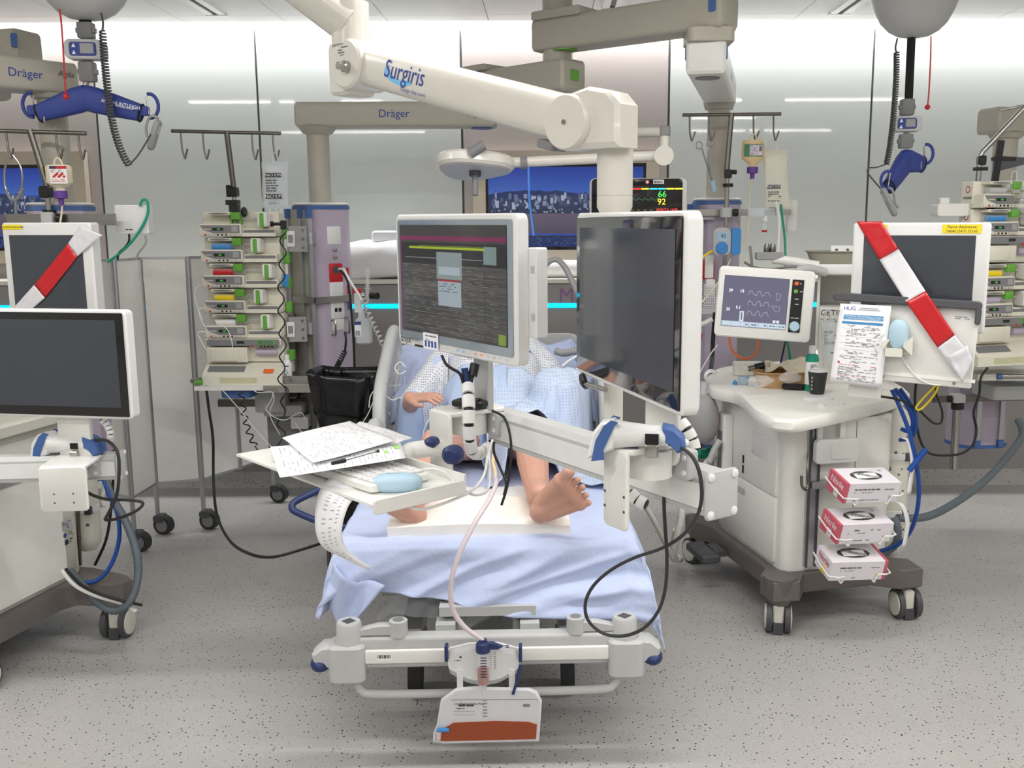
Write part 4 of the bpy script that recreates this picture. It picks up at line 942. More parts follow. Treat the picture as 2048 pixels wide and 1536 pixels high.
# arms
NCOV = len(CAPS); COVER_X = []
SHL, SHR = (-0.2, 1.62, 1.03), (0.2, 1.62, 1.03)
hand1 = BL(842, 798, 4.02); hand2 = BL(1122, 772, 3.98)
el1 = (-0.36, 1.42, 0.86); el2 = (0.36, 1.42, 0.86)
W1 = V((hand1.x - 0.05, hand1.y + 0.03, hand1.z)); W2 = V((hand2.x + 0.05, hand2.y + 0.06, hand2.z - 0.02))
for sh, el, w in ((SHL, el1, W1), (SHR, el2, W2)): cap(sh, el, 0.055, 0.043); COVER_ARM = CAPS[NCOV:NCOV + 1] if sh is SHL else COVER_ARM + [CAPS[-1]]; cap(el, w, 0.042, 0.028)
def hand(w, d, side):
    d = V(d).normalized(); up = V((0, -0.25, 1)).normalized(); sd = d.cross(up).normalized() * side; up = sd.cross(d) * side
    for k, (o, l) in enumerate(((-0.027, 0.062), (-0.009, 0.072), (0.009, 0.069), (0.026, 0.054))):
        b = w + d * 0.085 + sd * o + up * 0.008
        cap(w + d * 0.012 + sd * o * 0.7, b, 0.0155, 0.0115)
        k1 = b + d * (l * 0.5) + up * 0.001 + sd * o * 0.25; k2 = k1 + d * (l * 0.42) - up * 0.016 + sd * o * 0.12
        cap(b, k1, 0.0098, 0.009); cap(k1, k2, 0.009, 0.0074)
    th = w + d * 0.025 - sd * 0.028 - up * 0.006
    cap(w + d * 0.01, th, 0.017, 0.014); cap(th, th + d * 0.035 - sd * 0.026, 0.012, 0.0105); cap(th + d * 0.035 - sd * 0.026, th + d * 0.066 - sd * 0.032, 0.0105, 0.009)
hand(W1, (0.9, -0.42, 0.02), -1); n_h2 = len(CAPS); hand(W2, (-0.75, -0.6, 0.0), 1); HAND2 = CAPS[n_h2:] + [(V(el2), V(W2), 0.042, 0.028)]
# feet: frame = (toe direction, sole normal, lateral towards the little toe)
def foot(heel, toe, nrm, side):
    toe = V(toe).normalized(); nrm = V(nrm); nrm = (nrm - toe * nrm.dot(toe)).normalized(); lat = toe.cross(nrm).normalized()
    if lat.x * side < 0: lat = -lat
    h = V(heel); g = lambda a, b, c: h + toe * a * 0.9 + lat * b * 1.2 - nrm * c     # along, lateral, depth behind the sole
    cap(g(0.0, 0, 0.036), g(0.02, 0, 0.036), 0.036, 0.037); cap(g(0.015, 0, 0.045), g(0.05, 0, 0.085), 0.034, 0.038)
    cap(g(0.02, 0.012, 0.032), g(0.15, 0.042, 0.024), 0.031, 0.024); cap(g(0.03, -0.012, 0.042), g(0.165, -0.034, 0.028), 0.033, 0.028)
    cap(g(0.06, 0, 0.065), g(0.15, -0.006, 0.03), 0.034, 0.023); cap(g(0.158, -0.034, 0.027), g(0.145, 0.044, 0.025), 0.029, 0.0245)
    cap(g(0.01, 0.0, 0.040), g(0.15, 0.006, 0.030), 0.037, 0.029)
    for o, a0, l, r in ((-0.042, 0.180, 0.046, 0.0205), (-0.0125, 0.188, 0.034, 0.0122), (0.0105, 0.182, 0.031, 0.0116), (0.0325, 0.172, 0.028, 0.0112), (0.0535, 0.158, 0.026, 0.011)):
        cap(g(a0 - 0.03, o * 0.92, 0.026), g(a0, o, 0.022), r * 0.95, r * 0.88); cap(g(a0, o, 0.022), g(a0 + l - r, o * 1.04, 0.017 + r * 0.3), r * 0.88, r)
h2 = BL(1076, 1036, 2.985); h2.z = max(h2.z, 0.69)
foot(h2, (0.60, -0.34, 0.56), (-0.10, -0.97, -0.20), 1)
h1 = BL(833, 1040, 3.02); h1.z = max(h1.z, 0.69)
foot(h1, (-0.60, -0.2, 0.72), (0.1, -0.95, -0.15), -1)
# join ankles to the feet actually placed
cap((h2.x + 0.01, h2.y + 0.1, h2.z + 0.05), (0.16, 0.4, 0.775), 0.036, 0.038); cap((h1.x - 0.01, h1.y + 0.1, h1.z + 0.05), (-0.245, 0.4, 0.775), 0.036, 0.038)
body = MB()
def capsule(mb, a, b, ra, rb, n=14):
    d = b - a; L = d.length
    if L < 1e-5: d = V((0, 0, 1e-4)); L = 1e-4
    rot = d.to_track_quat('Z', 'Y').to_matrix(); pr_ = []
    for k in range(6): an = -math.pi / 2 + math.pi / 2 * k / 5; pr_.append((max(1e-4, ra * math.cos(an)), ra * math.sin(an)))
    for k in range(6): an = math.pi / 2 * k / 5; pr_.append((max(1e-4, rb * math.cos(an)), L + rb * math.sin(an)))
    mb.lathe(pr_, a, n, rot)
for a, b, ra, rb in CAPS: capsule(body, a, b, ra, rb)
hd = V((0.0, 1.86, 1.225)); hr = M.Rotation(R(-52), 3, 'X')     # head on the pillow, face up
HW = lambda x, y, z: hd + hr @ V((x, y, z))
body.ell(HW(0, 0, 0.03), (0.074, 0.094, 0.088), 20, 14, hr); body.ell(HW(0, -0.035, -0.045), (0.055, 0.056, 0.065), 18, 12, hr)
body.ell(HW(0, -0.102, -0.008), (0.012, 0.018, 0.022), 12, 8, hr); body.ell(HW(0, -0.09, 0.012), (0.009, 0.012, 0.03), 12, 8, hr)
for s in (-1, 1): body.ell(HW(s * 0.076, 0.012, 0.0), (0.01, 0.02, 0.032), 12, 8, hr)
body.ell(HW(0, -0.083, -0.052), (0.024, 0.012, 0.007), 12, 8, hr); body.ell(HW(0, -0.08, -0.062), (0.02, 0.012, 0.007), 12, 8, hr)
o = body.build('person_tmp', 'skin')
md = o.modifiers.new('r', 'REMESH'); md.mode = 'VOXEL'; md.voxel_size = 0.003
md = o.modifiers.new('s', 'SMOOTH'); md.factor = 0.5; md.iterations = 5
dg = bpy.context.evaluated_depsgraph_get(); me = bpy.data.meshes.new_from_object(o.evaluated_get(dg)); bpy.data.objects.remove(o)
me.name = 'body'; me.materials.clear(); me.materials.append(MATS['skin'])
for p_ in me.polygons: p_.use_smooth = True
person = thing('person', 'patient lying in the bed, bare feet towards the viewer, dotted gown', 'person', BED, BRZ)
o = bpy.data.objects.new('body', me); COL.objects.link(o); o.parent = person
hb = MB(); hb.ell(HW(0, 0.014, 0.048), (0.079, 0.094, 0.082), 18, 12, hr); hb.build('hair', 'grip', person)
for s in (-1, 1): MB().ell(HW(s * 0.03, -0.082, 0.005), (0.013, 0.006, 0.004), 12, 6, hr).build('eyelid', 'skin', person)

# ---- cloth over the body: height field of the limbs
def field(x0, x1, y0, y1, nx, ny, pad, floorfn, it=6):
    Z = [[floorfn(x0 + (x1 - x0) * i / nx, y0 + (y1 - y0) * j / ny) for i in range(nx + 1)] for j in range(ny + 1)]
    dx, dy = (x1 - x0) / nx, (y1 - y0) / ny
    for a, b, ra, rb in CAPS[:NCOV] + COVER_ARM + COVER_X:
        n = max(2, int((b - a).length / 0.02))
        for k in range(n + 1):
            tt = k / n; c = a.lerp(b, tt); r = ra + (rb - ra) * tt + pad
            i0, i1 = max(0, int((c.x - r - x0) / dx)), min(nx, int((c.x + r - x0) / dx) + 1); j0, j1 = max(0, int((c.y - r - y0) / dy)), min(ny, int((c.y + r - y0) / dy) + 1)
            for j in range(j0, j1 + 1):
                for i in range(i0, i1 + 1):
                    q = r * r - (x0 + dx * i - c.x) ** 2 - (y0 + dy * j - c.y) ** 2
                    if q > 0: Z[j][i] = max(Z[j][i], c.z + math.sqrt(q))
    base = [r[:] for r in Z]
    for _ in range(it):
        N = [r[:] for r in Z]
        for j in range(ny + 1):
            for i in range(nx + 1):
                s_ = 0; c_ = 0
                for dj, di in ((0, 1), (0, -1), (1, 0), (-1, 0)):
                    jj, ii = j + dj, i + di
                    if 0 <= jj <= ny and 0 <= ii <= nx: s_ += Z[jj][ii]; c_ += 1
                N[j][i] = max(base[j][i], 0.5 * Z[j][i] + 0.5 * s_ / c_)
        Z = N
    return Z
def folds(x, y, amp, f=7, seed=0):
    n = noise.noise(V((x * f + seed, y * f * 0.6, seed))); m = noise.noise(V((x * f * 2.3, y * f * 2.0 + seed, seed + 5)))
    return amp * ((1 - abs(n)) ** 3 * 1.3 + 0.5 * m)
def drape(name, m, x0, x1, y0, y1, nx, ny, pad, amp, seed, it=8, edge=None, hw=0.45, parent=None, uvs=1.0):
    def ff(x, y):
        z = mat_top(y) + 0.012
        if abs(x) > hw: z -= min(1.0, (abs(x) - hw) * 3.2) * 0.16
        return z
    Z = field(x0, x1, y0, y1, nx, ny, pad, ff, it); mb = MB()
    def f(u, v):
        i = min(nx, int(round(u * nx))); j = min(ny, int(round(v * ny))); x = x0 + (x1 - x0) * u; y = y0 + (y1 - y0) * v
        if edge: y += edge(x) * (1 - v) ** 2
        return V((x + 0.006 * noise.noise(V((x * 9, y * 9, seed))), y, Z[j][i] + folds(x, y, amp, 7, seed) + 0.004))
    mb.grid(f, nx, ny, uvfn=lambda u, v: ((x0 + (x1 - x0) * u) * uvs, (y0 + (y1 - y0) * v) * uvs))
    return mb.build(name, m, parent, 80, solid=0.004)
drape('gown', 'gown', -0.43, 0.43, 1.14, 1.8, 66, 60, 0.012, 0.016, 3, parent=person)
drape('gown_sleeve', 'gown', -0.46, -0.2, 1.3, 1.66, 26, 36, 0.02, 0.012, 9, parent=person)
o = drape('blanket', 'blanket', -0.56, 0.06, 0.92, 1.38, 62, 46, 0.026, 0.018, 11, edge=lambda x: -0.16 + 0.28 * max(0, min(1, (x + 0.56) / 0.5)), hw=0.47); o.matrix_basis = TB
tag(o, 'pale blue blanket over the patient\'s thigh on the left side', 'blanket')
COVER_X = HAND2
o = drape('dotted_cover', 'gownblue', -0.02, 0.5, 0.74, 1.36, 52, 60, 0.03, 0.026, 21, edge=lambda x: 0.1 * math.sin(x * 8), hw=0.47); o.matrix_basis = TB
tag(o, 'crumpled pale blue patterned cover over the patient\'s right-hand thigh', 'blanket')
COVER_X = []
o = drape('head_sheet', 'sheetblue', -0.47, 0.47, 1.5, 2.02, 40, 30, 0.0, 0.04, 31, it=3); o.matrix_basis = TB
tag(o, 'crumpled light blue sheet behind the patient\'s shoulders', 'sheet')
o = MB().grid(lambda u, v: V((-0.17 + 0.34 * u, 0.5 + 0.26 * v, 0.675 + 0.004 * math.sin(u * 9) + folds(u, v, 0.006, 5, 2))), 20, 16).build('bed_pad', 'paper', None, 60, solid=0.006); o.matrix_basis = TB
tag(o, 'white absorbent pad between the patient\'s legs', 'pad')

# bottom sheet hanging over the foot end
def sheet():
    mb = MB(); hw, yf, top = 0.455, 0.185, 0.662; NU, NV = 110, 90
    U0, U1, V0, V1 = -0.63, 0.67, -0.245, 1.3
    def f(u, v):
        a = U0 + (U1 - U0) * u; b = V0 * (1 - v / 0.45) if v < 0.45 else V1 * (v - 0.45) / 0.55
        if b < 0: b *= 0.52 + 0.48 * max(0, min(1, (a + 0.45) / 0.5)) + 0.05 * math.sin(a * 9)
        du = max(0, abs(a) - hw); dv = max(0, -b); sgn = 1 if a > 0 else -1
        x = max(-hw, min(hw, a)); y = yf + max(0, b); z = top
        rim = 0.03
        if du > 0:
            x += sgn * (min(du, rim) * 0.75 + max(0, du - rim) * 0.12); z -= max(0, du - rim * 0.4)
        if dv > 0:
            y -= min(dv, rim) * 0.9 + max(0, dv - rim) * 0.10; z -= max(0, dv - rim * 0.4)
        if du > 0 and dv > 0:
            z = top - max(du, dv) - 0.25 * min(du, dv); x += sgn * dv * 0.12; y -= du * 0.10
        hang = max(du, dv)
        w = min(1, hang / 0.12)
        fold = math.sin(a * 9 + b * 26 + 2.5 * noise.noise(V((a * 4, b * 5, 1)))) * 0.5 + noise.noise(V((a * 6 + b * 11, b * 14 - a * 3, 4)))
        n1 = noise.noise(V((a * 1.0 + b * 2, b * 7 - a * 2.6, 9))); n2 = noise.noise(V((a * 1.6 - b * 2, b * 11 - a * 3.4, 3))); ridge = math.exp(-(n1 / 0.22) ** 2) + 0.45 * math.exp(-(n2 / 0.2) ** 2)
        if dv > 0: y -= w * (0.006 * fold + 0.042 * ridge)
        if du > 0: x += sgn * w * (0.018 * fold + 0.018)
        z += (1 - w) * folds(a, b, 0.008, 5, 2)
        if dv > 0: z += 0.025 * math.sin(a * 5 + 1.2) * dv / 0.22
        return V((x, y, z))
    mb.grid(f, NU, NV); return mb.build('bed_sheet', 'sheetblue', None, 80, solid=0.003)
o = sheet(); o.matrix_basis = TB; tag(o, 'light blue bed sheet hanging in folds over the foot end', 'sheet')
# corner of the sheet hanging down at the left
cr0 = [BL(668, 1120, 2.93), BL(715, 1165, 2.9), BL(772, 1163, 2.88)]
tip = BL(692, 1252, 2.9)
def cf(u, v):
    top_ = cr0[0].lerp(cr0[1], u * 2) if u < 0.5 else cr0[1].lerp(cr0[2], u * 2 - 1)
    p_ = top_.lerp(tip + V((0.03 * (u - 0.5), 0, 0)), v ** 0.8)
    return p_ + V((-0.025 * math.sin(v * 3.1) * (1 - u), -0.03 * math.sin(u * 7) * (1 - v) - 0.012, 0))
o = MB().grid(cf, 18, 18).build('sheet_corner', 'sheetblue', None, 80, solid=0.003); o.matrix_basis = TB
tag(o, 'pointed corner of blue sheet hanging above the left corner post', 'sheet')
# foam heel pad
def pad(u, v):
    x = -0.28 + 0.585 * u; y = 0.2 + 0.25 * v
    return V((x, y, 0.667 + 0.05 * (0.75 + 0.25 * math.sin(math.pi * u)) * min(1, 6 * v + 0.8) + 0.012 * math.sin(u * 3.1) * v))
mb = MB(); mb.grid(pad, 30, 12); n = len(mb.v)
mb.grid(lambda u, v: V((pad(u, v).x, pad(u, v).y, 0.664)), 30, 12)
NX = 31
for j in (0, 12):
    for i in range(30): mb.f.append((j * NX + i, j * NX + i + 1, n + j * NX + i + 1, n + j * NX + i)); mb.c.append(None)
for i in (0, 30):
    for j in range(12): mb.f.append((j * NX + i, (j + 1) * NX + i, n + (j + 1) * NX + i, n + j * NX + i)); mb.c.append(None)
o = mb.build('heel_cushion', 'foam'); o.matrix_basis = TB @ M.Translation((-0.04, 0.02, 0)); tag(o, 'white foam cushion under the patient\'s heels', 'cushion')
o = MB().grid(lambda u, v: V((-0.33 + 0.36 * u + 0.03 * math.sin(v * 5), 0.2 + 0.02 * math.sin(u * 14), 0.525 - 0.13 * v + 0.02 * math.sin(u * 6) + 0.012 * noise.noise(V((u * 9, v * 9, 2))))), 30, 14).build('plastic_wrap', 'clearbag', None, 80); o.matrix_basis = TB
tag(o, 'crumpled clear plastic sheet hanging under the foot of the bed', 'plastic sheet')

# ---- urine meter and bag
t = thing('urine_meter', 'clear urine meter with navy cap hooked on the foot rail', 'urine meter', TB @ V((0.0, -0.06, 0.18)), BRZ)
I = inv(t); c = P(967, 1320, 2.74); s_ = 2.9 / F
def Q(px, py, d=0.0): return V(P(px, py, 2.735 + d))
w = Q(1040, 1320).x - Q(893, 1320).x; zt, zb = Q(967, 1286).z, Q(967, 1368).z; cx = (Q(1040, 1320).x + Q(893, 1320).x) / 2
out = [(-w / 2, 0.0), (-w * 0.46, 0.035), (-w * 0.2, 0.05), (w * 0.2, 0.052), (w * 0.46, 0.035), (w / 2, 0.0), (w * 0.47, -0.03), (w * 0.22, -0.062), (0, -0.072), (-w * 0.22, -0.062), (-w * 0.47, -0.03)]
zc = Q(967, 1322).z
MB(I).prism(out, 0.008, (cx, 2.75, zc), 'y').build('back_plate', 'bright', t)
MB(I).prism([(a * 0.96, b * 0.95 - 0.004) for a, b in out], 0.03, (cx, 2.733, zc), 'y', 0.004).build('meter_shell', 'clear', t)
MB(I).cyl(Q(967, 1366, -0.02), Q(965, 1300, -0.02), 0.0185, n=20).build('measuring_tube', 'clear', t)
MB(I).cyl(Q(967, 1366, -0.02), Q(966, 1337, -0.02), 0.0165, n=20).build('urine_column', 'urine', t)
MB(I).lathe([(0.021, 0), (0.022, 0.012), (0.02, 0.026), (0.012, 0.03), (0.012, 0.038)], Q(966, 1303, -0.02), 22).build('cap', 'navy', t)
pts = [(0, -0.006), (0.035, -0.006), (0.05, 0.002), (0.02, 0.016), (0, 0.014)]
MB(I).prism(pts, 0.014, Q(972, 1294, -0.02), 'y', 0.002).build('cap_handle', 'navy', t)
for px in (893, 1041): MB(I).rbox(Q(px, 1305), (0.01, 0.03, 0.05), 0.003).build('strap_clip', 'navy', t)
MB(I).tube([Q(1042, 1330), Q(1036, 1355, -0.01), Q(1026, 1388, -0.01)], 0.005, 6, 3).build('strap', 'navy', t)
for px in (920, 1024): MB(I).box(Q(px, 1362, 0.01), (0.018, 0.006, 0.075)).build('bag_hanger', 'bright', t)
pr = MB(I @ M.Translation(Q(967, 1320, -0.04)) @ M.Rotation(R(90), 4, 'X'))
for k in range(8): pr.rect(-0.009, -0.055 + 0.0085 * k, 0.009, -0.052 + 0.0085 * k, (24, 30, 70))
for k in range(9): pr.rect(0.03, -0.028 + 0.0063 * k, 0.037, -0.0262 + 0.0063 * k, (70, 74, 90)); pr.rect(0.018, -0.028 + 0.0063 * k, 0.025, -0.0272 + 0.0063 * k, (90, 94, 100))
pr.scrib(-0.088, 0.004, -0.03, 0.014, 1, (50, 50, 60), fill=0.6); pr.scrib(-0.086, -0.004, -0.06, 0.001, 1, (50, 50, 60)); pr.build('scale_print', 'print', t)
pr = MB(I @ M.Translation(Q(1018, 1293, -0.012)) @ M.Rotation(R(90), 4, 'X')); pr.rect(-0.012, 0.001, 0.0, 0.004, (40, 60, 110)); pr.rect(-0.009, -0.004, 0.0, -0.001, (40, 60, 110)); pr.build('arrow_print', 'print', t)
t = thing('urine_bag', 'white urine collection bag half full of orange-brown liquid at the foot', 'urine bag', Q(972, 1487), BRZ); I = inv(t)
ol = [(866, 1466), (866, 1483), (886, 1487), (1078, 1482), (1080, 1460), (1084, 1400), (1074, 1382), (1060, 1376), (975, 1374), (968, 1371), (912, 1376), (882, 1398), (873, 1450)]
pts = [(Q(a, b).x - Q(972, 1430).x, Q(a, b).z - Q(972, 1430).z) for a, b in ol]
MB(I).prism(pts, 0.016, Q(972, 1430, 0.004), 'y', 0.006).build('bag_body', 'urinebag', t)
ul = [(871, 1462), (868, 1480), (886, 1484), (1076, 1479), (1077, 1462), (1078, 1444), (1060, 1438), (990, 1436), (905, 1440), (892, 1448)]
pts = [(Q(a, b).x - Q(972, 1430).x, Q(a, b).z - Q(972, 1430).z) for a, b in ul]
MB(I).prism(pts, 0.019, Q(972, 1430, 0.004), 'y', 0.007).build('urine', 'urine', t)
MB(I).rbox(Q(886, 1460, -0.012), (0.038, 0.012, 0.011), 0.003).build('drain_valve', 'cyanblue', t); MB(I).cyl(Q(879, 1460, -0.008), Q(877, 1478, -0.008), 0.007).build('drain_tube', 'tube_pale', t)
MB(I).cyl(Q(969, 1402, 0.0), Q(968, 1370, 0.0), 0.009).build('inlet', 'clear', t)
pr = MB(I @ M.Translation(Q(969, 1400, -0.0062)) @ M.Rotation(R(90), 4, 'X')); pr.rect(-0.1, 0.0, 0.16, 0.0012, (90, 90, 100)); pr.scrib(-0.093, -0.022, -0.03, -0.012, 1, (60, 62, 76), fill=0.6); pr.scrib(-0.09, -0.03, -0.06, -0.024, 1, (60, 62, 76))
pr.rect(0.115, -0.022, 0.135, -0.014, (120, 122, 130))
for yy in (-0.037, -0.048): pr.rect(-0.093, yy, -0.03, yy + 0.0008, (110, 110, 120))
for k in range(6): pr.rect(-0.006, -0.003 - 0.01 * k, 0.008, -0.001 - 0.01 * k, (50, 56, 90) if k % 2 else (90, 90, 110), 0.0002)
pr.build('bag_print', 'print', t)
text('lettering', 'UnoMeter Safeti Plus', 0.0105, 'ink', t, I @ M.Translation(Q(938, 1408, -0.0066)) @ M.Rotation(R(90), 4, 'X'))
o = MB().tube([P(990, 955, 3.12), P(992, 968, 3.02), P(978, 1000, 2.9), P(950, 1045, 2.82), P(922, 1100, 2.76), P(905, 1150, 2.73), P(901, 1190, 2.72), P(908, 1225, 2.72), P(930, 1255, 2.715), P(955, 1273, 2.715), P(964, 1280, 2.715), P(966, 1294, 2.715)], 0.0075, 10, 6).build('catheter_tube', 'tube_pale')
tag(o, 'pale pink translucent tube running from the bed down to the urine meter', 'tube')
o = MB().tube([P(988, 908, 3.35), P(986, 925, 3.3), P(990, 940, 3.2), P(991, 956, 3.12)], 0.006, 8).build('catheter_end', 'feed'); tag(o, 'short amber catheter piece between the patient\'s knees', 'tube')
# ================================================================== monitor suspension over the bed
BA = P(1000, 862, 2.56); BB = P(1440, 968, 1.88); BA.z = BB.z = 1.13
bd = (BB - BA); SRZ = math.degrees(math.atan2(bd.y, bd.x)); BLEN = bd.length
POST = V((P(1228, 600, 2.2).x, 2.2, 0))

def cable_sleeve(label, pts, r=0.011, seg=0.017, gap=0.003, n=10):
    t = thing('cable_sleeve', label, 'cable sleeve', pts[0], 0, 'white cable sleeves'); I = inv(t)
    MB(I).tube(pts, r * 0.72, 8, 6).build('cable_core', 'black', t)
    sp = smooth_pts(pts, 24); L = [0.0]
    for a, b in zip(sp[:-1], sp[1:]): L.append(L[-1] + (b - a).length)
    def at(d):
        i = 0
        while i < len(L) - 2 and L[i + 1] < d: i += 1
        return sp[i].lerp(sp[i + 1], (d - L[i]) / max(1e-9, L[i + 1] - L[i]))
    d = 0.004
    while d + seg < L[-1]:
        MB(I).tube([at(d), at(d + seg / 2), at(d + seg)], r, n, 1).build('sleeve_ring', 'bright', t); d += seg + gap
    return t

def bracket(t, T, w=0.1, hgt=0.14, tail=True):
    "bent plate with round bearing under it; local to T, front plate at -y"
    I = inv(t)
    MB(I @ T).rbox((0, -0.02, 0.006), (w, 0.17, 0.012), 0.02, 'z').rbox((0, -0.103, -hgt / 2 + 0.01), (w, 0.01, hgt), 0.012, 'y').build('bracket_plate', 'white', t)
    MB(I @ T).cyl((0, -0.02, -0.055), (0, -0.02, 0.0), 0.047, n=28).build('bearing', 'white', t)
    MB(I @ T).rbox((0.03, 0.035, -0.03), (0.08, 0.03, 0.06), 0.006).build('clamp_plate', 'lightgrey', t)
    for x in (0.0, 0.06):
        for z in (-0.045, -0.014): MB(I @ T).lathe([(0.006, 0), (0.005, 0.003)], (x, 0.02, z), 12, M.Rotation(R(90), 3, 'X')).build('screw_cap', 'bright', t)
    for x in (-0.03, 0.03):
        for z in (-0.08, -0.11): MB(I @ T).lathe([(0.003, 0), (0.003, 0.002)], (x, -0.107, z), 8, M.Rotation(R(90), 3, 'X')).build('screw_hole', 'darkgrey', t)

def beam(t, T, L):
    I = inv(t)
    MB(I @ T).prism([(-0.036, -0.042), (0.036, -0.042), (0.036, 0.03), (0.022, 0.044), (-0.022, 0.044), (-0.036, 0.03)], L, (L / 2, 0, 0), 'x').build('beam', 'lightgrey', t)
    MB(I @ T).box((L / 2, -0.037, -0.004), (L - 0.01, 0.004, 0.05)).build('cover_strip', 'bright', t)
    MB(I @ T).rbox((L + 0.004, 0, 0), (0.008, 0.088, 0.1), 0.012, 'x').build('end_plate', 'lightgrey', t)
    for y in (-0.032, 0.032):
        for z in (-0.038, 0.038): MB(I @ T).lathe([(0.009, 0), (0.009, 0.003), (0.005, 0.006)], (L + 0.007, y, z), 14, M.Rotation(R(90), 3, 'Y')).build('screw_cap', 'bright', t)

t = thing('suspension_arm', 'white ceiling spring arm carrying the two monitors on a cross beam', 'ceiling arm', (POST.x, POST.y, 1.13)); arm = t
I = inv(t); TS = M.Translation(BA) @ M.Rotation(R(SRZ), 4, 'Z')
beam(t, TS, BLEN)
bracket(t, TS @ M.Translation((0.0, -0.075, 0.045)), 0.11, 0.16)
bracket(t, TS @ M.Translation((BLEN - 0.105, -0.075, 0.085)), 0.075, 0.16)
zt, ze = P(1228, 205, 2.2).z, P(1165, 250, 2.25).z
prof = [(0.022, 1.17), (0.022, 1.5), (0.031, 1.5), (0.031, P(1228, 425, 2.2).z - 0.005), (0.0395, P(1228, 414, 2.2).z), (0.0395, P(1228, 393, 2.2).z), (0.038, P(1228, 392, 2.2).z), (0.0395, P(1228, 391, 2.2).z), (0.0395, zt - 0.03)]
MB(I).lathe(prof, (POST.x, POST.y, 0), 32).build('post', 'armwhite', t)
EL = V((P(1160, 250, 2.25).x, 2.22, ze)); JT = V((P(726, 132, 2.7).x, 2.7, P(726, 132, 2.7).z))
# elbow block
da = (EL - JT); ax = V((da.x, da.y, 0)).normalized(); side = V((-ax.y, ax.x, 0))
if side.y > 0: side = -side
MA = M((ax, side * -1, V((0, 0, 1)))).transposed().to_4x4(); MA.translation = V((EL.x, EL.y, EL.z))
dpx = (POST - V((EL.x, EL.y, 0))).dot(ax)
MB(I @ MA).prism([(-0.02, -0.058), (dpx + 0.062, -0.058), (dpx + 0.062, 0.03), (dpx + 0.035, 0.058), (dpx - 0.02, 0.072), (0.0, 0.062), (-0.03, 0.03)], 0.082, (0, 0.0, 0), 'y', 0.01).build('elbow_block', 'armwhite', t)
MB(I @ MA).lathe([(0.056, -0.056), (0.060, -0.05), (0.060, 0.05), (0.056, 0.056)], (0, 0, 0), 36, M.Rotation(R(90), 3, 'X')).build('elbow_disc', 'armwhite', t)
MB(I @ MA).lathe([(0.005, 0), (0.005, 0.004)], (0, -0.056, 0), 12, M.Rotation(R(90), 3, 'X')).build('disc_screw', 'steel', t)
# spring arm
d3 = da.normalized(); upv = side.cross(d3); upv = upv if upv.z > 0 else -upv
MSA = M((d3, side * -1, upv)).transposed().to_4x4(); MSA.translation = (EL + JT) / 2; LA = da.length
MB(I @ MSA).prism(rrect(0.1, 0.1, 0.032, 6), LA - 0.02, (0, 0, 0.004), 'x', 0.004).build('spring_arm', 'armwhite', t)
MB(I @ MSA).rbox((LA / 2 - 0.07, 0, -0.062), (0.05, 0.05, 0.02), 0.006).build('arm_stop', 'grey', t)
TXT = MSA @ M.Translation((-LA / 2 + 0.22, -0.0505, 0.004)) @ M.Rotation(R(90), 4, 'X')
lg = MB(I @ TXT); N = 18
def swoosh(rad0, rad1, off): return [(-0.01 + rad0 * math.cos(a), off + rad0 * 0.42 * math.sin(a)) for a in [R(150 + 170 * k / N) for k in range(N + 1)]] + [(-0.01 + rad1 * math.cos(a) + 0.006, off + 0.006 + rad1 * 0.36 * math.sin(a)) for a in [R(320 - 170 * k / N) for k in range(N + 1)]]
lg.poly(swoosh(0.062, 0.052, 0.004), (120, 186, 228)); lg.build('logo_swoosh', 'print', t)
text('lettering', 'Surgiris', 0.062, 'inkblue', t, I @ TXT @ M.Translation((0.003, 0.008, 0.0006)), shear=0.15, bold=0.0012, sx=0.82)
text('lettering', 'Design that cares', 0.0135, 'inkblue', t, I @ TXT @ M.Translation((0.045, -0.03, 0.0006)))
# far joint
MJ = MA.copy(); MJ.translation = JT
MB(I @ MJ).lathe([(0.058, -0.062), (0.064, -0.056), (0.064, 0.056), (0.058, 0.062)], (0, 0, 0), 36, M.Rotation(R(90), 3, 'X')).build('joint_disc', 'armwhite', t)
MB(I @ MJ).lathe([(0.015, 0), (0.015, 0.012), (0.01, 0.016), (0.01, 0.03)], (0.012, -0.062, -0.01), 16, M.Rotation(R(90), 3, 'X')).build('joint_knob', 'steel', t)
pr = MB(I @ MJ @ ft(-0.005, -0.063, 0.03)); pr.scrib(-0.018, -0.012, 0.022, 0.014, 4, (90, 90, 90)); pr.build('type_label', 'print', t)
MB(I @ MJ).rbox((-0.045, 0, -0.005), (0.085, 0.1, 0.14), 0.02, 'y', 0.008).build('joint_block', 'armwhite', t)
zt2 = JT.z + 0.16
MB(I).cyl((JT.x - 0.03, JT.y + 0.0, JT.z + 0.05), (JT.x - 0.03, JT.y, zt2 + 0.0), 0.05, n=28).build('joint_collar', 'armwhite', t)
B0 = V((JT.x - 0.02, JT.y, zt2 - 0.06)); B1 = P(470, -130, 2.7); B0 = B0 + (B0 - B1).normalized() * -0.01
MB(I).cyl(B0, B1, 0.056, n=28).build('extension_arm', 'armwhite', t)
MB(I).cyl((B1.x, B1.y, B1.z - 0.06), (B1.x, B1.y, CEIL + 0.01), 0.07, n=28).build('ceiling_shaft', 'armwhite', t)
MB(I).lathe([(0.16, CEIL), (0.16, CEIL - 0.02), (0.1, CEIL - 0.06)], (B1.x, B1.y, 0)).build('ceiling_rose', 'armwhite', t)

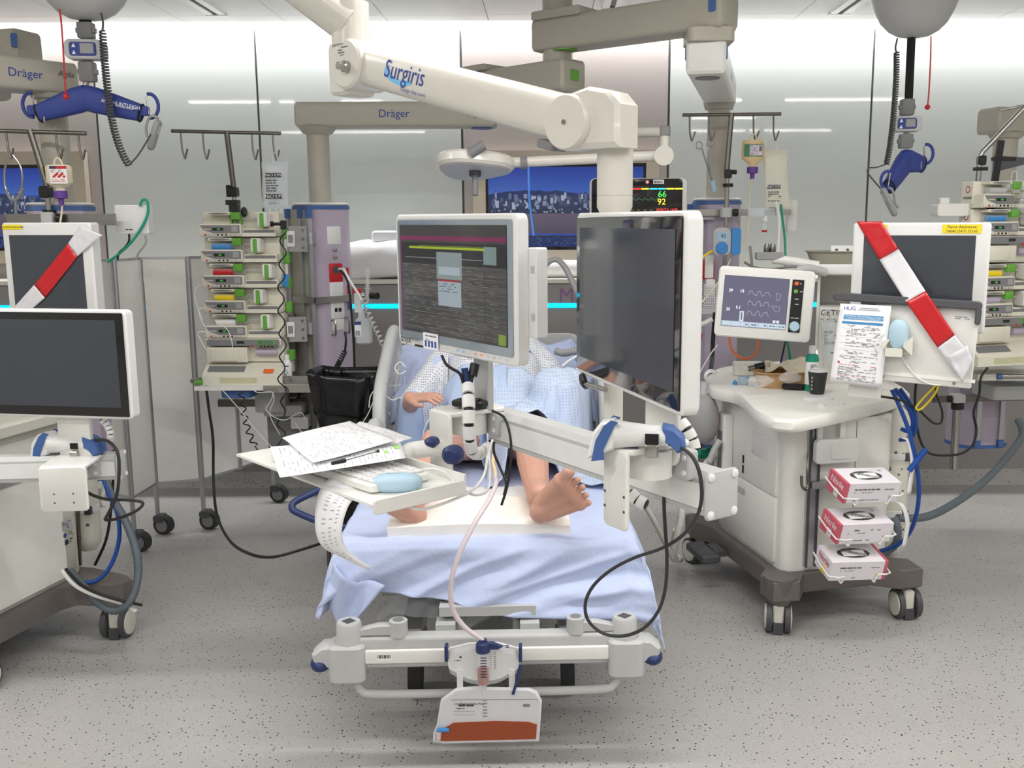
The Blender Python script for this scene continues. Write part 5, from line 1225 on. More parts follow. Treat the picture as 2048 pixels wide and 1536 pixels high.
# ---- monitors
def monitor(name, label, c, rz, w, h, d, style, tilt=0.0, group='flat monitors'):
    t = thing(name, label, 'monitor', c, 0, group, rot=(R(tilt), 0, R(rz)))
    MB().rbox((0, d / 2, 0), (w, d, h), 0.018, 'y', 0.004).build('housing', 'bright', t)
    if style == 'grey':
        MB().rbox((-0.0, -0.001, 0.004), (w - 0.03, 0.004, h - 0.035), 0.008).build('front_bezel', 'bezelgrey', t)
        MB().box((-0.002, -0.0035, 0.008), (w * 0.885, 0.002, h * 0.8)).build('display_glass', 'glassblack', t)
    else:
        MB().rbox((0, -0.001, 0.0), (w - 0.022, 0.004, h - 0.018), 0.004).build('front_glass', 'glassblack', t)
        MB().box((0, -0.0035, 0.004), (w * 0.875, 0.0015, h * 0.8)).build('display_area', 'screengrey', t)
    MB().rbox((0, d + 0.012, 0), (w * 0.7, 0.03, h * 0.6), 0.02, 'y', 0.01).build('back_cover', 'white', t)
    return t
M1 = P(903, 570, 2.50)
t = monitor('computer_monitor', 'white widescreen monitor with grey bezel showing patient charts, left of the post', M1, SRZ + 2, 0.585, 0.357, 0.036, 'grey'); m1 = t
W, H = 0.585 * 0.885, 0.357 * 0.8; pr = MB(ft(-0.002, -0.0048, 0.008)); rnd = random.Random(5)
pr.rect(-W / 2, -H / 2, W / 2, H / 2, (62, 60, 60))
pr.rect(-W / 2, H * 0.36, W / 2, H * 0.40, (112, 40, 78), 0.0002); pr.rect(-W * 0.4, H * 0.285, W * 0.32, H * 0.305, (150, 170, 40), 0.0002); pr.rect(-W * 0.3, H * 0.31, W * 0.3, H * 0.315, (110, 130, 40), 0.0002)
pr.rect(W * 0.31, H * 0.17, W * 0.42, H * 0.32, (112, 130, 130), 0.0002); pr.rect(-W / 2, H * 0.15, W / 2, H * 0.34, (40, 40, 44), 0.0001); pr.rect(-W * 0.44, H * 0.2, W * 0.3, H * 0.206, (130, 130, 132), 0.0002)
for k in range(40):
    y = H * 0.14 - k * H * 0.0155; c = rnd.choice([(78, 78, 74), (66, 68, 66), (92, 90, 84), (72, 76, 78), (88, 84, 82)])
    pr.rect(-W / 2, y - H * 0.009, W / 2, y, c, 0.0001); x = -W * 0.45
    while x < W * 0.4:
        l = W * (0.01 + 0.06 * rnd.random())
        if rnd.random() < 0.4: pr.rect(x, y - H * 0.006, x + l, y - H * 0.002, rnd.choice([(128, 126, 118), (50, 52, 54), (110, 116, 118)]), 0.0002)
        x += l + W * 0.012
pr.rect(-W * 0.12, H * 0.02, W * 0.12, H * 0.26, (124, 136, 136), 0.0004); pr.rect(-W * 0.1, H * 0.06, W * 0.1, H * 0.13, (152, 164, 172), 0.0005)
pr.rect(-W * 0.11, -H * 0.22, W * 0.11, H * 0.0, (146, 158, 166), 0.0005); pr.rect(-W * 0.11, -H * 0.0, W * 0.11, H * 0.015, (150, 44, 56), 0.0006); pr.scrib(-W * 0.1, -H * 0.1, W * 0.08, -H * 0.01, 4, (100, 110, 118), 0.0007)
pr.rect(W * 0.43, -H * 0.49, W * 0.49, -H * 0.4, (120, 140, 60), 0.0004); pr.rect(-W * 0.5, -H * 0.5, -W * 0.48, H * 0.4, (96, 56, 84), 0.0004)
for k in range(26): pr.rect(W * 0.315, -H * 0.46 + k * H * 0.022, W * 0.318, -H * 0.445 + k * H * 0.022, (44, 44, 46), 0.0005)
pr.build('screen_image', 'screen_print', t)
text('lettering', 'onyx', 0.03, 'ink', t, ft(-0.245, -0.0042, -0.160)); text('lettering', 'PC-05010', 0.012, 'ink', t, ft(-0.19, -0.0042, -0.158))
pr = MB(ft(-0.1, -0.0048, -0.152)); pr.rect(-0.045, -0.024, 0.035, 0.02, (238, 238, 242)); pr.scrib(-0.032, 0.008, 0.026, 0.015, 1, (60, 60, 70), 0.0003)
for k in range(4): pr.rect(-0.036 + 0.017 * k, -0.018, -0.026 + 0.017 * k, -0.001, (44, 84, 160), 0.0003)
pr.line([(-0.03, 0.004), (0.006, -0.008)], 0.002, (120, 70, 40), 0.0005); pr.build('instruction_sticker', 'print', t)
pr = MB(ft(0, -0.0006, -0.1655)); pr.rect(-0.2, -0.011, -0.15, -0.005, (30, 30, 32))
for k in range(9): pr.rect(0.02 + 0.028 * k, -0.003, 0.03 + 0.028 * k, 0.003, [(150, 190, 250), (150, 190, 250), (210, 210, 210), (255, 160, 110), (255, 160, 110), (210, 210, 210), (200, 200, 200), (210, 210, 210), (210, 210, 210)][k])
pr.build('button_print', 'print', t)
MB().rbox((0.305, 0.05, -0.005), (0.035, 0.035, 0.21), 0.006, 'y').build('side_box', 'bright', t)
for z in (-0.06, 0.05): MB().box((0.31, 0.032, z), (0.012, 0.004, 0.016)).build('box_clip', 'lightgrey', t)
MB(inv(t) @ TS).rbox((0.02, -0.06, 0.14), (0.07, 0.02, 0.19), 0.006).build('stand_column', 'lightgrey', t)
MB(inv(t) @ TS).box((0.0, -0.08, 0.25), (0.08, 0.06, 0.12)).build('stand_mount', 'lightgrey', t)
M2 = P(1246, 606, 1.965)
t = monitor('computer_monitor', 'white monitor with switched-off black glass, seen at a steep angle right of the post', M2, -72.5, 0.575, 0.36, 0.034, 'black'); m2 = t
tp = TS @ M.Translation((BLEN - 0.105, -0.09, 0.05))
MB(inv(t) @ tp).rbox((0.0, 0.03, 0.09), (0.1, 0.012, 0.18), 0.02, 'y').build('stand_column', 'white', t)
q = (inv(t) @ tp) @ V((0, 0.03, 0.17)); MB().rbox(((q.x) / 2, 0.085, -0.11), (abs(q.x) + 0.1, 0.02, 0.08), 0.01).build('stand_mount', 'white', t)
ML = P(92, 728, 3.22)
t = monitor('computer_monitor', 'white framed monitor with black glass at the left picture edge', ML, -9, 0.6, 0.362, 0.045, 'black', tilt=0); m3 = t
MB().rbox((0.05, 0.05, -0.26), (0.12, 0.02, 0.22), 0.01).build('stand_column', 'white', t)

# ---- barcode scanners lying on the brackets
def scanner(label, c, rz, sc=1.0):
    t = thing('barcode_scanner', label, 'scanner', c, rz, 'barcode scanners')
    b = MB(); prof = [(-0.03, 0.030, 0.030), (-0.015, 0.030, 0.028), (0.02, 0.026, 0.024), (0.05, 0.024, 0.021), (0.075, 0.025, 0.021)]
    vs = []; n = 18
    for x, ry, rz_ in prof:
        for k in range(n): a = 2 * math.pi * k / n; vs.append((x, ry * math.cos(a), 0.028 + rz_ * math.sin(a)))
    fs = [(i * n + k, i * n + (k + 1) % n, (i + 1) * n + (k + 1) % n, (i + 1) * n + k) for i in range(len(prof) - 1) for k in range(n)] + [tuple(range(n - 1, -1, -1)), tuple((len(prof) - 1) * n + k for k in range(n))]
    b.add([V(v) * sc for v in vs], fs); b.prism([(x * sc, z * sc) for x, z in [(-0.085, -0.022), (-0.03, 0.0), (-0.012, 0.045), (-0.03, 0.06), (-0.055, 0.056), (-0.075, 0.03)]], 0.05 * sc, (0, 0, 0), 'y', 0.006); b.build('scanner_body', 'bright', t)
    for y in (-0.0262, 0.0262): MB().prism([(x * sc, z * sc) for x, z in [(-0.075, -0.024), (-0.048, -0.02), (-0.05, 0.0), (-0.028, 0.05), (-0.02, 0.058), (-0.035, 0.062), (-0.05, 0.05), (-0.066, 0.02)]], 0.003, (0, y * sc, 0), 'y').build('blue_trim', 'blue', t)
    MB().prism([(x * sc, z * sc) for x, z in [(0.068, 0.052), (0.09, 0.048), (0.112, 0.028), (0.116, 0.004), (0.1, -0.004), (0.085, 0.012), (0.07, 0.02)]], 0.05 * sc, (0, 0, 0), 'y', 0.006).build('blue_end', 'blue', t)
    MB().box((0.005 * sc, 0, -0.002), (0.03 * sc, 0.012, 0.008)).build('trigger', 'navy', t)
    MB().box((0.048 * sc, -0.026 * sc, 0.026 * sc), (0.026, 0.004, 0.02)).build('holder_pad', 'black', t); MB().rbox((0.048 * sc, -0.026 * sc, 0.002), (0.026, 0.02, 0.026), 0.002).build('holder_clip', 'steel', t)
    return t
q = TS @ V((BLEN - 0.105, -0.085, 0.0)); c = P(1262, 885, q.y)
s1 = scanner('white and blue barcode scanner on the right end of the cross beam', P(1258, 896, 1.865), SRZ + 46, 0.95)
s2 = scanner('white and blue barcode scanner at the end of the left beam', P(126, 906, 3.28), -4, 1.25)
# scanner cable loop
pts = [(1338, 888, 1.845), (1360, 894, 1.83), (1385, 914, 1.80), (1400, 950, 1.79), (1403, 1000, 1.80), (1390, 1040, 1.85), (1360, 1075, 1.92), (1320, 1098, 2.0), (1270, 1115, 2.02), (1225, 1138, 2.04), (1188, 1170, 2.06), (1171, 1205, 2.06), (1176, 1240, 2.06), (1205, 1266, 2.05), (1245, 1272, 2.03), (1285, 1258, 2.0), (1315, 1225, 1.98), (1330, 1180, 1.96), (1334, 1120, 1.95), (1330, 1050, 1.95), (1328, 1000, 1.96), (1332, 985, 1.97)]
tag(MB().tube([P(*p_) for p_ in pts], 0.0038, 8, 6).build('scanner_cable', 'rubber'), 'long dark cable loop hanging from the right barcode scanner over the bed foot', 'cable')
# cable sleeves
cable_sleeve('white ringed cable sleeve hanging below the chart monitor', [P(936, 770, 2.42), P(937, 800, 2.38), P(938, 840, 2.36), P(939, 875, 2.36), P(943, 900, 2.38), P(955, 908, 2.42), P(970, 900, 2.46), P(982, 888, 2.5)], 0.0165, 0.031, 0.0065)
cable_sleeve('white ringed cable sleeve behind the steeply angled monitor', [P(1358, 842, 1.99), P(1372, 860, 1.98), P(1384, 884, 1.975), P(1388, 904, 1.97)], 0.0155, 0.018, 0.004)
cable_sleeve('short white ringed cable sleeve under the right scanner bracket', [P(1258, 985, 1.99), P(1275, 1000, 1.98), P(1294, 1010, 1.97)], 0.0145, 0.018, 0.004)
cable_sleeve('white ringed cable sleeve below the left monitor', [P(203, 838, 3.25), P(214, 850, 3.25), P(221, 868, 3.25), P(219, 884, 3.26)], 0.012, 0.012, 0.002)
tag(MB().tube([P(884, 712, 2.47), P(892, 728, 2.44), P(905, 738, 2.42), P(920, 748, 2.41), P(928, 772, 2.42)], 0.004).tube([P(946, 726, 2.44), P(944, 748, 2.43), P(940, 772, 2.42)], 0.006).build('monitor_leads', 'cable_black'), 'black leads leaving the underside of the chart monitor', 'cable')
tag(MB().cyl(P(929, 736, 2.425), P(934, 772, 2.42), 0.009, n=12).build('blue_lead', 'navy'), 'navy sheathed lead entering the ringed sleeve under the chart monitor', 'cable')
tag(MB().cyl(P(950, 728, 2.44), P(945, 752, 2.43), 0.012, n=12).build('ferrite_lead', 'black'), 'black ferrite block on a lead under the chart monitor', 'cable')
for k, (pts, m_, lb) in enumerate((([(985, 822, 2.45), (1008, 835, 2.4), (1020, 870, 2.36), (1022, 915, 2.34), (1015, 970, 2.34), (1003, 1010, 2.34)], 'cable_black', 'black cable curving down in front of the beam to the foam cushion'),
                              ([(988, 885, 2.44), (988, 905, 2.42), (1000, 935, 2.4), (1012, 965, 2.36), (1008, 990, 2.34)], 'cable_black', 'second black cable hanging from the left bracket'),
                              ([(985, 880, 2.44), (978, 905, 2.4), (980, 950, 2.35), (975, 980, 2.3), (950, 990, 2.25), (920, 975, 2.2), (890, 945, 2.2), (860, 938, 2.22), (830, 945, 2.24)], 'cable_white', 'white keyboard cable drooping from the left bracket'),
                              ([(976, 885, 2.44), (975, 910, 2.4), (968, 950, 2.3), (945, 980, 2.22), (900, 1002, 2.15), (850, 1018, 2.1), (825, 1016, 2.08), (815, 1008, 2.08)], 'cable_white', 'white mouse cable looping below the keyboard tray'))):
    tag(MB().tube([P(*p_) for p_ in pts], 0.0034).build('device_cable', m_), lb, 'cable')
t = thing('black_adapter', 'flat black adapter lying on the left bracket', 'adapter', TS @ V((0.02, -0.1, 0.062)), SRZ + 30); MB().rbox((0, 0, 0.009), (0.09, 0.055, 0.016), 0.01, 'z').build('adapter_body', 'black', t)
MB().rbox((0, 0, 0.019), (0.05, 0.03, 0.004), 0.006, 'z').build('adapter_lid', 'rubber', t)

# ---- keyboard tray
TRZ = -47.0; TC = V((-0.502, 2.319, 1.07)); TT_ = M.Translation(TC) @ M.Rotation(R(TRZ), 4, 'Z')
t = thing('keyboard_tray', 'white metal keyboard tray swung out over the bed from the beam', 'tray', TC, TRZ)
MB().box((0, 0, 0), (0.64, 0.25, 0.006)).build('tray_plate', 'white', t)
MB().rbox((0.318, 0.0, -0.004), (0.006, 0.25, 0.034), 0.01, 'x').build('tray_lip', 'white', t)
MB().box((0, 0.122, 0.01), (0.64, 0.006, 0.03)).build('tray_lip', 'white', t)
I = inv(t)
a = TT_ @ V((0.05, 0.13, 0.01)); b = TS @ V((0.0, -0.16, -0.045))
MB(I).tube([a, P(820, 902, 2.42), P(868, 896, 2.43), b], 0.022, 10, 3).build('tray_arm', 'white', t)
for (px, py, Y, w_, h_) in ((906, 909, 2.33, 0.05, 0.045), (864, 884, 2.42, 0.034, 0.026)):
    MB(I @ M.Translation(P(px, py, Y)) @ M.Rotation(R(-20), 4, 'Z')).rbox((0, 0, 0), (w_, 0.04, h_), 0.02, 'y', 0.01).build('clamp_lever', 'navy', t)
t = thing('keyboard', 'white computer keyboard half covered by papers', 'keyboard', TT_ @ V((0.03, -0.01, 0.004)), TRZ + 2)
MB().rbox((0, 0, 0.011), (0.44, 0.165, 0.02), 0.012, 'z', 0.004).build('key_deck', 'white', t)
km = None
for r_ in range(6):
    for k in range(19):
        x = -0.2 + 0.0222 * k; y = -0.062 + 0.0245 * r_
        if km is None: o = MB().prism(rrect(0.018, 0.0195, 0.003, 2), 0.006, (0, 0, 0), 'z', 0.0015).build('key', 'bright', t); km = o.data
        else: o = bpy.data.objects.new('key', km); COL.objects.link(o); o.parent = t
        o.location = (x, y, 0.024)
t = thing('computer_mouse', 'pale blue computer mouse at the tray edge', 'mouse', TT_ @ V((0.255, -0.02, 0.003)), TRZ + 55, 'pale blue mice')
MB().ell((0, 0, 0.017), (0.058, 0.034, 0.021), 28, 14, p=0.8).build('mouse_body', 'mouse', t); text('lettering', 'Purekeys', 0.008, 'ink', t, M.Translation((-0.01, 0, 0.0385)) @ M.Rotation(R(180), 4, 'Z'))
# papers: corner pixels on the tray
def sheet_paper(label, cs, z, seed, dens=0.5, rows=34, hl=False, zc=None):
    c = [PZ(x, y, z + (dz if len(k_) > 2 else 0)) for k_ in cs for (x, y, dz) in [(k_[0], k_[1], k_[2] if len(k_) > 2 else 0)]]
    t = thing('paper_sheet', label, 'paper', c[0].lerp(c[2], 0.5), 0, 'papers on the tray'); I = inv(t); rnd = random.Random(seed)
    def f(u, v, h=0.0):
        p_ = c[0].lerp(c[1], u).lerp(c[3].lerp(c[2], u), v); return p_ + V((0, 0, 0.004 * math.sin(u * 4 + seed) * math.sin(v * 3 + 1) + 0.004 + h))
    MB(I).grid(lambda u, v: f(u, v), 14, 14).build('sheet', 'paper', t, 80, solid=0.0004)
    pr = MB(I)
    for k in range(rows):
        v = 0.06 + 0.88 * k / rows; u = 0.08 + (0.3 * rnd.random() if rnd.random() < 0.3 else 0)
        while u < 0.9:
            l = 0.02 + 0.07 * rnd.random()
            if rnd.random() < dens:
                g = rnd.choice([(140, 140, 146), (170, 170, 176), (110, 110, 116), (190, 190, 196)]); b_ = len(pr.v)
                pr.add([f(u, v, 0.0008), f(min(u + l, 0.95), v, 0.0008), f(min(u + l, 0.95), v + 0.005, 0.0008), f(u, v + 0.005, 0.0008)], [(0, 1, 2, 3)], g)
            u += l + 0.02
    if hl:
        for (u, v, du, dv) in ((0.2, 0.93, 0.3, 0.045), (0.5, 0.84, 0.15, 0.03)): pr.add([f(u, v, 0.001), f(u + du, v, 0.001), f(u + du, v + dv, 0.001), f(u, v + dv, 0.001)], [(0, 1, 2, 3)], (170, 236, 120))
    pr.build('sheet_print', 'print', t)['kind'] = 'stuff'
sheet_paper('white sheet poking out to the right under the top sheet', [(660, 890), (720, 848), (826, 876), (796, 892)], 1.112, 4)
sheet_paper('white printed table sheet with green highlighter marks, lowest of the papers', [(541, 899), (560, 958, 0.0), (812, 920), (800, 885)], 1.115, 2, 0.6, 26, True)
sheet_paper('top white sheet with handwriting on the keyboard tray', [(564, 881), (626, 926), (793, 886), (700, 843)], 1.125, 1, 0.4, 30)
t = thing('ballpoint_pen', 'black capped ballpoint pen lying on the papers', 'pen', PZ(712, 915, 1.134)); I = inv(t)
a, b, c_ = PZ(664, 927, 1.137), PZ(690, 921, 1.137), PZ(757, 902, 1.139)
MB(I).tube([a, b], 0.004, 10, 1, r1=0.0052).build('cap', 'black', t); MB(I).cyl(b, c_, 0.0034, n=8).build('barrel', 'clear', t); MB(I).cyl(b, c_, 0.0012, n=6).build('ink_tube', 'black', t); MB(I).cyl(c_.lerp(b, 0.06), c_, 0.0037, n=8).build('end_plug', 'black', t)
# curling printout
Lb = [(662, 955), (648, 968), (636, 990), (630, 1030), (633, 1070), (650, 1098), (690, 1115), (738, 1134)]; Rb = [(750, 985), (722, 992), (702, 1004), (690, 1030), (684, 1060), (688, 1088), (704, 1110), (742, 1135)]
YY = [2.19, 2.17, 2.15, 2.14, 2.14, 2.15, 2.16, 2.17]
Lp = smooth_pts([P(a[0], a[1], y) for a, y in zip(Lb, YY)], 4); Rp = smooth_pts([P(a[0], a[1], y - 0.08) for a, y in zip(Rb, YY)], 4); n = len(Lp) - 1
t = thing('printout_strip', 'long printed paper strip curling down from the keyboard tray', 'paper', Lp[0]); I = inv(t)
MB(I).grid(lambda u, v: Lp[min(n, int(round(v * n)))].lerp(Rp[min(n, int(round(v * n)))], u) + V((0, -0.02 * math.sin(math.pi * u) * (1 if v > 0.2 else 0), 0)), 8, n).build('strip', 'paper', t, 80, solid=0.0006)
pr = MB(I)
for j in range(4, n - 3):
    for u0, u1 in ((0.3, 0.45), (0.55, 0.68), (0.74, 0.84)):
        if random.random() < 0.75:
            g = lambda u, k: Lp[k].lerp(Rp[k], u) + V((0, -0.02 * math.sin(math.pi * u) - 0.002, 0)); e = lambda u, k, f_: g(u, k).lerp(g(u, k + 1), f_)
            pr.add([e(u0, j, 0.2), e(u1 - 0.03, j, 0.2), e(u1 - 0.03, j, 0.38), e(u0, j, 0.38)], [(0, 1, 2, 3)], (158, 156, 152))
pr.build('strip_print', 'print', t)

# ---- left beam station
LBc = P(240, 930, 3.3)
t = thing('suspension_beam', 'grey and white monitor beam with scanner bracket at the left edge', 'ceiling arm', LBc, 6); I = inv(t)
TLB = M.Translation(LBc) @ M.Rotation(R(6), 4, 'Z') @ M.Translation((-1.0, 0, 0)); beam(t, TLB, 1.0)
bracket(t, TLB @ M.Translation((0.88, -0.085, 0.035)), 0.15, 0.15)
xs = -1.35; MB(I).cyl((xs - 0.6 + LBc.x + 0.9, LBc.y + 0.05, LBc.z), (xs - 0.6 + LBc.x + 0.9, LBc.y + 0.05, CEIL + 0.01), 0.04).build('post', 'armwhite', t)
pts = [(190, 880, 3.26), (215, 882, 3.24), (235, 905, 3.22), (238, 950, 3.22), (232, 995, 3.25), (215, 1030, 3.28), (212, 1040, 3.3), (240, 1036, 3.3), (275, 1020, 3.28), (285, 1005, 3.28), (255, 1000, 3.28), (210, 998, 3.28), (175, 985, 3.28), (165, 970, 3.28)]
tag(MB().tube([P(*p_) for p_ in pts], 0.0055).build('scanner_cable', 'rubber'), 'dark cable looping from the left barcode scanner', 'cable')

# ---- examination lamp
LC = P(946, 330, 4.35)
t = thing('examination_lamp', 'white trefoil examination lamp with grey handle above the bed', 'lamp', LC); I = inv(t)
o_ = []
for k in range(60):
    a = 2 * math.pi * k / 60; r_ = 0.165 * (1 + 0.10 * math.cos(3 * a + 0.4)); o_.append((r_ * math.cos(a), r_ * math.sin(a)))
tl = M.Rotation(R(-12), 4, 'X')
MB(tl).prism(o_, 0.055, (0, 0, 0), 'z', 0.012).build('lamp_head', 'armwhite', t)
MB(tl).prism([(a * 0.86, b * 0.86) for a, b in o_], 0.004, (0, 0, -0.029), 'z').build('lens', 'lens', t)
MB(tl).cyl((0.01, -0.01, -0.135), (0.01, -0.01, -0.03), 0.013).build('handle', 'grey', t); MB(tl).cyl((0.01, -0.01, -0.05), (0.01, -0.01, -0.028), 0.026).build('handle_collar', 'darkgrey', t)
MB(tl).cyl((0.0, -0.16, 0.005), (0.06, -0.17, 0.04), 0.022).build('side_grip', 'grey', t)
a = P(1028, 326, 4.35); b = P(1325, 311, 4.35)
MB(I).cyl(P(1005, 326, 4.35), b, 0.022).build('arm_tube', 'armwhite', t); MB(I).cyl(P(1041, 326, 4.35), P(1055, 325, 4.35), 0.027).build('arm_collar', 'grey', t)
MB(I).cyl(P(1328, 311, 4.30), P(1328, 311, 4.40), 0.042, n=28).build('elbow', 'armwhite', t)
MB(I).cyl(P(1329, 300, 4.35), P(1330, 256, 4.35), 0.019).build('arm_riser', 'armwhite', t); MB(I).rbox(P(1330, 262, 4.35), (0.045, 0.045, 0.04), 0.01, 'z').build('riser_cap', 'grey', t)
c_ = P(1118, 270, 4.9); MB(I).cyl(P(1326, 264, 4.35), c_, 0.02, 0.026).build('upper_arm', 'armwhite', t); MB(I).cyl(c_, V((SH.x, SH.y, 2.3)), 0.03).build('drop_tube', 'armwhite', t)
# ================================================================== right workstation
def PP(px, py, pt, n):
    d = cw + cr * ((px - CX) / F) - cu * ((py - CY) / F); return CAM + d * ((V(pt) - CAM).dot(V(n)) / d.dot(V(n)))
def twin_caster(t, T, x, y, rz=0.0, r=0.062, name='caster'):
    A = T @ M.Translation((x, y, 0)) @ M.Rotation(R(rz), 4, 'Z')
    c = MB(A).rbox((0, 0, 0.085), (0.045, 0.075, 0.09), 0.015, 'y', 0.006).build(name, 'cream', t)
    for s in (-1, 1):
        w = MB(A).cyl((s * 0.026, 0, r), (s * 0.048, 0, r), r, n=28).build('wheel', 'darkgrey', c)
        MB(A).lathe([(r * 0.82, 0), (r * 0.8, 0.006), (r * 0.3, 0.009)], (s * 0.047, 0, r), 26, M.Rotation(R(90 * s), 3, 'Y')).build('wheel_cap', 'cream', c)
    MB(A).box((0, -0.035, 0.028), (0.04, 0.02, 0.045)).build('brake_pedal', 'darkgrey', c)
WO = PZ(1555, 1262, 0.0); WRZ = 14.0
TW = M.Translation(WO) @ M.Rotation(R(WRZ), 4, 'Z')
def WL(px, py, z): return TW.inverted() @ PZ(px, py, z)
t = thing('ventilator_cart', 'large white anaesthesia ventilator cart on a taupe wheeled base, right of bed', 'ventilator', WO, WRZ, 'ventilator carts'); vent = t
base_o = [(-0.05, -0.05), (0.06, -0.06), (0.12, 0.02), (0.44, 0.02), (0.53, -0.05), (0.63, -0.05), (0.64, 0.06), (0.55, 0.12), (0.55, 0.70), (0.62, 0.80), (0.60, 0.92), (0.5, 0.92), (0.44, 0.8), (0.12, 0.8), (0.08, 0.92), (-0.04, 0.92), (-0.06, 0.80), (0.0, 0.70), (0.0, 0.12), (-0.06, 0.05)]
MB().prism(base_o, 0.085, (0, 0, 0.187), 'z', 0.006).build('base_frame', 'taupe', t)
MB().lathe([(0.045, 0.12), (0.058, 0.15), (0.068, 0.235), (0.05, 0.24)], (0.005, 0.005, 0), 24).build('base_corner', 'taupe', t)
for x, y, a in ((0.0, 0.0, -25), (0.59, 0.0, -8), (0.0, 0.86, 10), (0.57, 0.86, 20)): twin_caster(t, M(), x, y, a)
MB().prism(rrect(0.49, 0.66, 0.045, 5), 0.635, (0.285, 0.38, 0.5475), 'z').build('cabinet_body', 'cartwhite', t)
# drawer fronts on the -x face
FX = 0.037
u = MB().rbox((FX, 0.40, 0.695), (0.012, 0.56, 0.33), 0.012, 'x').build('door_upper', 'cartwhite', t)
l = MB().rbox((FX, 0.40, 0.385), (0.012, 0.56, 0.28), 0.012, 'x').build('drawer_lower', 'cartwhite', t)
MB().rbox((FX - 0.007, 0.5, 0.475), (0.006, 0.2, 0.03), 0.008, 'x').build('drawer_grip', 'lightgrey', l)
h = MB().rbox((FX - 0.007, 0.27, 0.72), (0.004, 0.16, 0.11), 0.012, 'x').build('hatch', 'bright', u); MB().rbox((FX - 0.011, 0.29, 0.775), (0.008, 0.09, 0.012), 0.004, 'x').build('hatch_grip', 'cartwhite', u)
for z in (0.62, 0.575): MB().box((FX - 0.008, 0.43, z), (0.003, 0.012, 0.035)).build('vent_slot', 'black', u)
MB().box((FX - 0.008, 0.18, 0.845), (0.004, 0.03, 0.025)).build('power_light', 'lamp_emit', t)
c = MB().rbox((FX - 0.03, 0.585, 0.65), (0.05, 0.09, 0.3), 0.01, 'z', 0.005).build('absorber', 'bright', t); MB().box((FX - 0.056, 0.575, 0.62), (0.003, 0.04, 0.2)).build('absorber_window', 'grey', c)
MB().box((FX - 0.057, 0.60, 0.765), (0.003, 0.035, 0.014)).build('orange_label', 'orange', c)
pd = MB().rbox((-0.10, 0.55, 0.16), (0.09, 0.22, 0.035), 0.02, 'z', 0.006).build('brake_bar', 'darkgrey', t)
MB().box((-0.04, 0.55, 0.165), (0.06, 0.12, 0.025)).build('brake_arm', 'darkgrey', t)
# worktop
front = [(1413, 757), (1418, 772), (1440, 779), (1472, 786), (1492, 802), (1510, 820), (1535, 833), (1565, 839), (1605, 838), (1700, 818), (1795, 795), (1812, 775), (1700, 728), (1560, 722), (1455, 732), (1422, 744)]
wo = [WL(x, y, 0.925) for x, y in front]; wo = [(p.x, p.y) for p in smooth_pts([V((p.x, p.y, 0)) for p in wo], 4, True)]
MB().prism(wo, 0.05, (0, 0, 0.90), 'z', 0.012).build('worktop', 'cartwhite', t)
q = WL(1428, 800, 0.8); MB().prism(rrect(0.12, 0.16, 0.04), 0.62, (q.x + 0.09, q.y + 0.0, 0.57), 'z').build('bag_arm_column', 'cartwhite', t)
# rail and hook on the near side
MB().box((0.155, 0.045, 0.55), (0.055, 0.02, 0.6)).build('channel', 'alu', t)
for x in (0.135, 0.175): MB().box((x, 0.033, 0.55), (0.006, 0.012, 0.6)).build('channel_edge', 'darkgrey', t)
hp = TW.inverted() @ P(1590, 900, WO.y - 0.02)
MB().tube([(0.12, 0.02, 0.74), (0.10, -0.01, 0.68), (0.10, -0.02, 0.62), (0.085, -0.03, 0.60), (0.065, -0.035, 0.62), (0.062, -0.035, 0.66)], 0.006, 8, 4).build('steel_hook', 'darksteel', t)
for x in (0.165, 0.265): MB().box((x, 0.02, 0.86), (0.022, 0.012, 0.16)).build('holder_strap', 'bright', t)
MB().rbox((0.23, 0.0, 0.745), (0.19, 0.03, 0.1), 0.02).build('hook_holder', 'bright', t); MB().rbox((0.25, -0.016, 0.745), (0.1, 0.004, 0.065), 0.014).build('holder_window', 'cartwhite', t)
MB().box((0.30, 0.03, 0.60), (0.32, 0.03, 0.03)).build('glove_rail', 'alu', t)
MB().box((0.35, 0.052, 0.55), (0.004, 0.004, 0.6)).build('panel_joint', 'grey', t)
# oxygen cylinder
def gas_cylinder(label, base, r, h, group):
    t = thing('gas_cylinder', label, 'gas cylinder', base, 0, group)
    MB().lathe([(r * 0.6, 0), (r * 0.95, 0.03), (r, 0.06), (r, h - 0.08), (r * 0.8, h - 0.03), (r * 0.3, h), (r * 0.3, h + 0.04)], (0, 0, 0), 28).build('cylinder_body', 'cream', t)
    for z in (h * 0.3, h * 0.68):
        MB().lathe([(r + 0.002, -0.014), (r + 0.004, -0.012), (r + 0.004, 0.012), (r + 0.002, 0.014)], (0, 0, z), 28).build('strap', 'bright', t); MB().rbox((r * 0.6, -r * 0.85, z), (0.03, 0.02, 0.035), 0.003).build('buckle', 'darkgrey', t)
    pr = MB()
    for k in range(16):
        a = R(-130 + 90 * random.random()); z = h * (0.1 + 0.8 * random.random()); rr = 0.003 + 0.005 * random.random()
        ring = [V(((r + 0.0008) * math.cos(a + rr / r * math.cos(b)), (r + 0.0008) * math.sin(a + rr / r * math.cos(b)), z + rr * math.sin(b))) for b in [q * 1.05 for q in range(6)]]
        pr.add(ring, [tuple(range(6))], (96, 92, 84))
    pr.build('scuffs', 'print', t); return t
cyl = gas_cylinder('scuffed cream gas cylinder strapped beside the glove boxes', TW @ V((0.61, 0.16, 0.22)), 0.058, 0.66, 'gas cylinders')
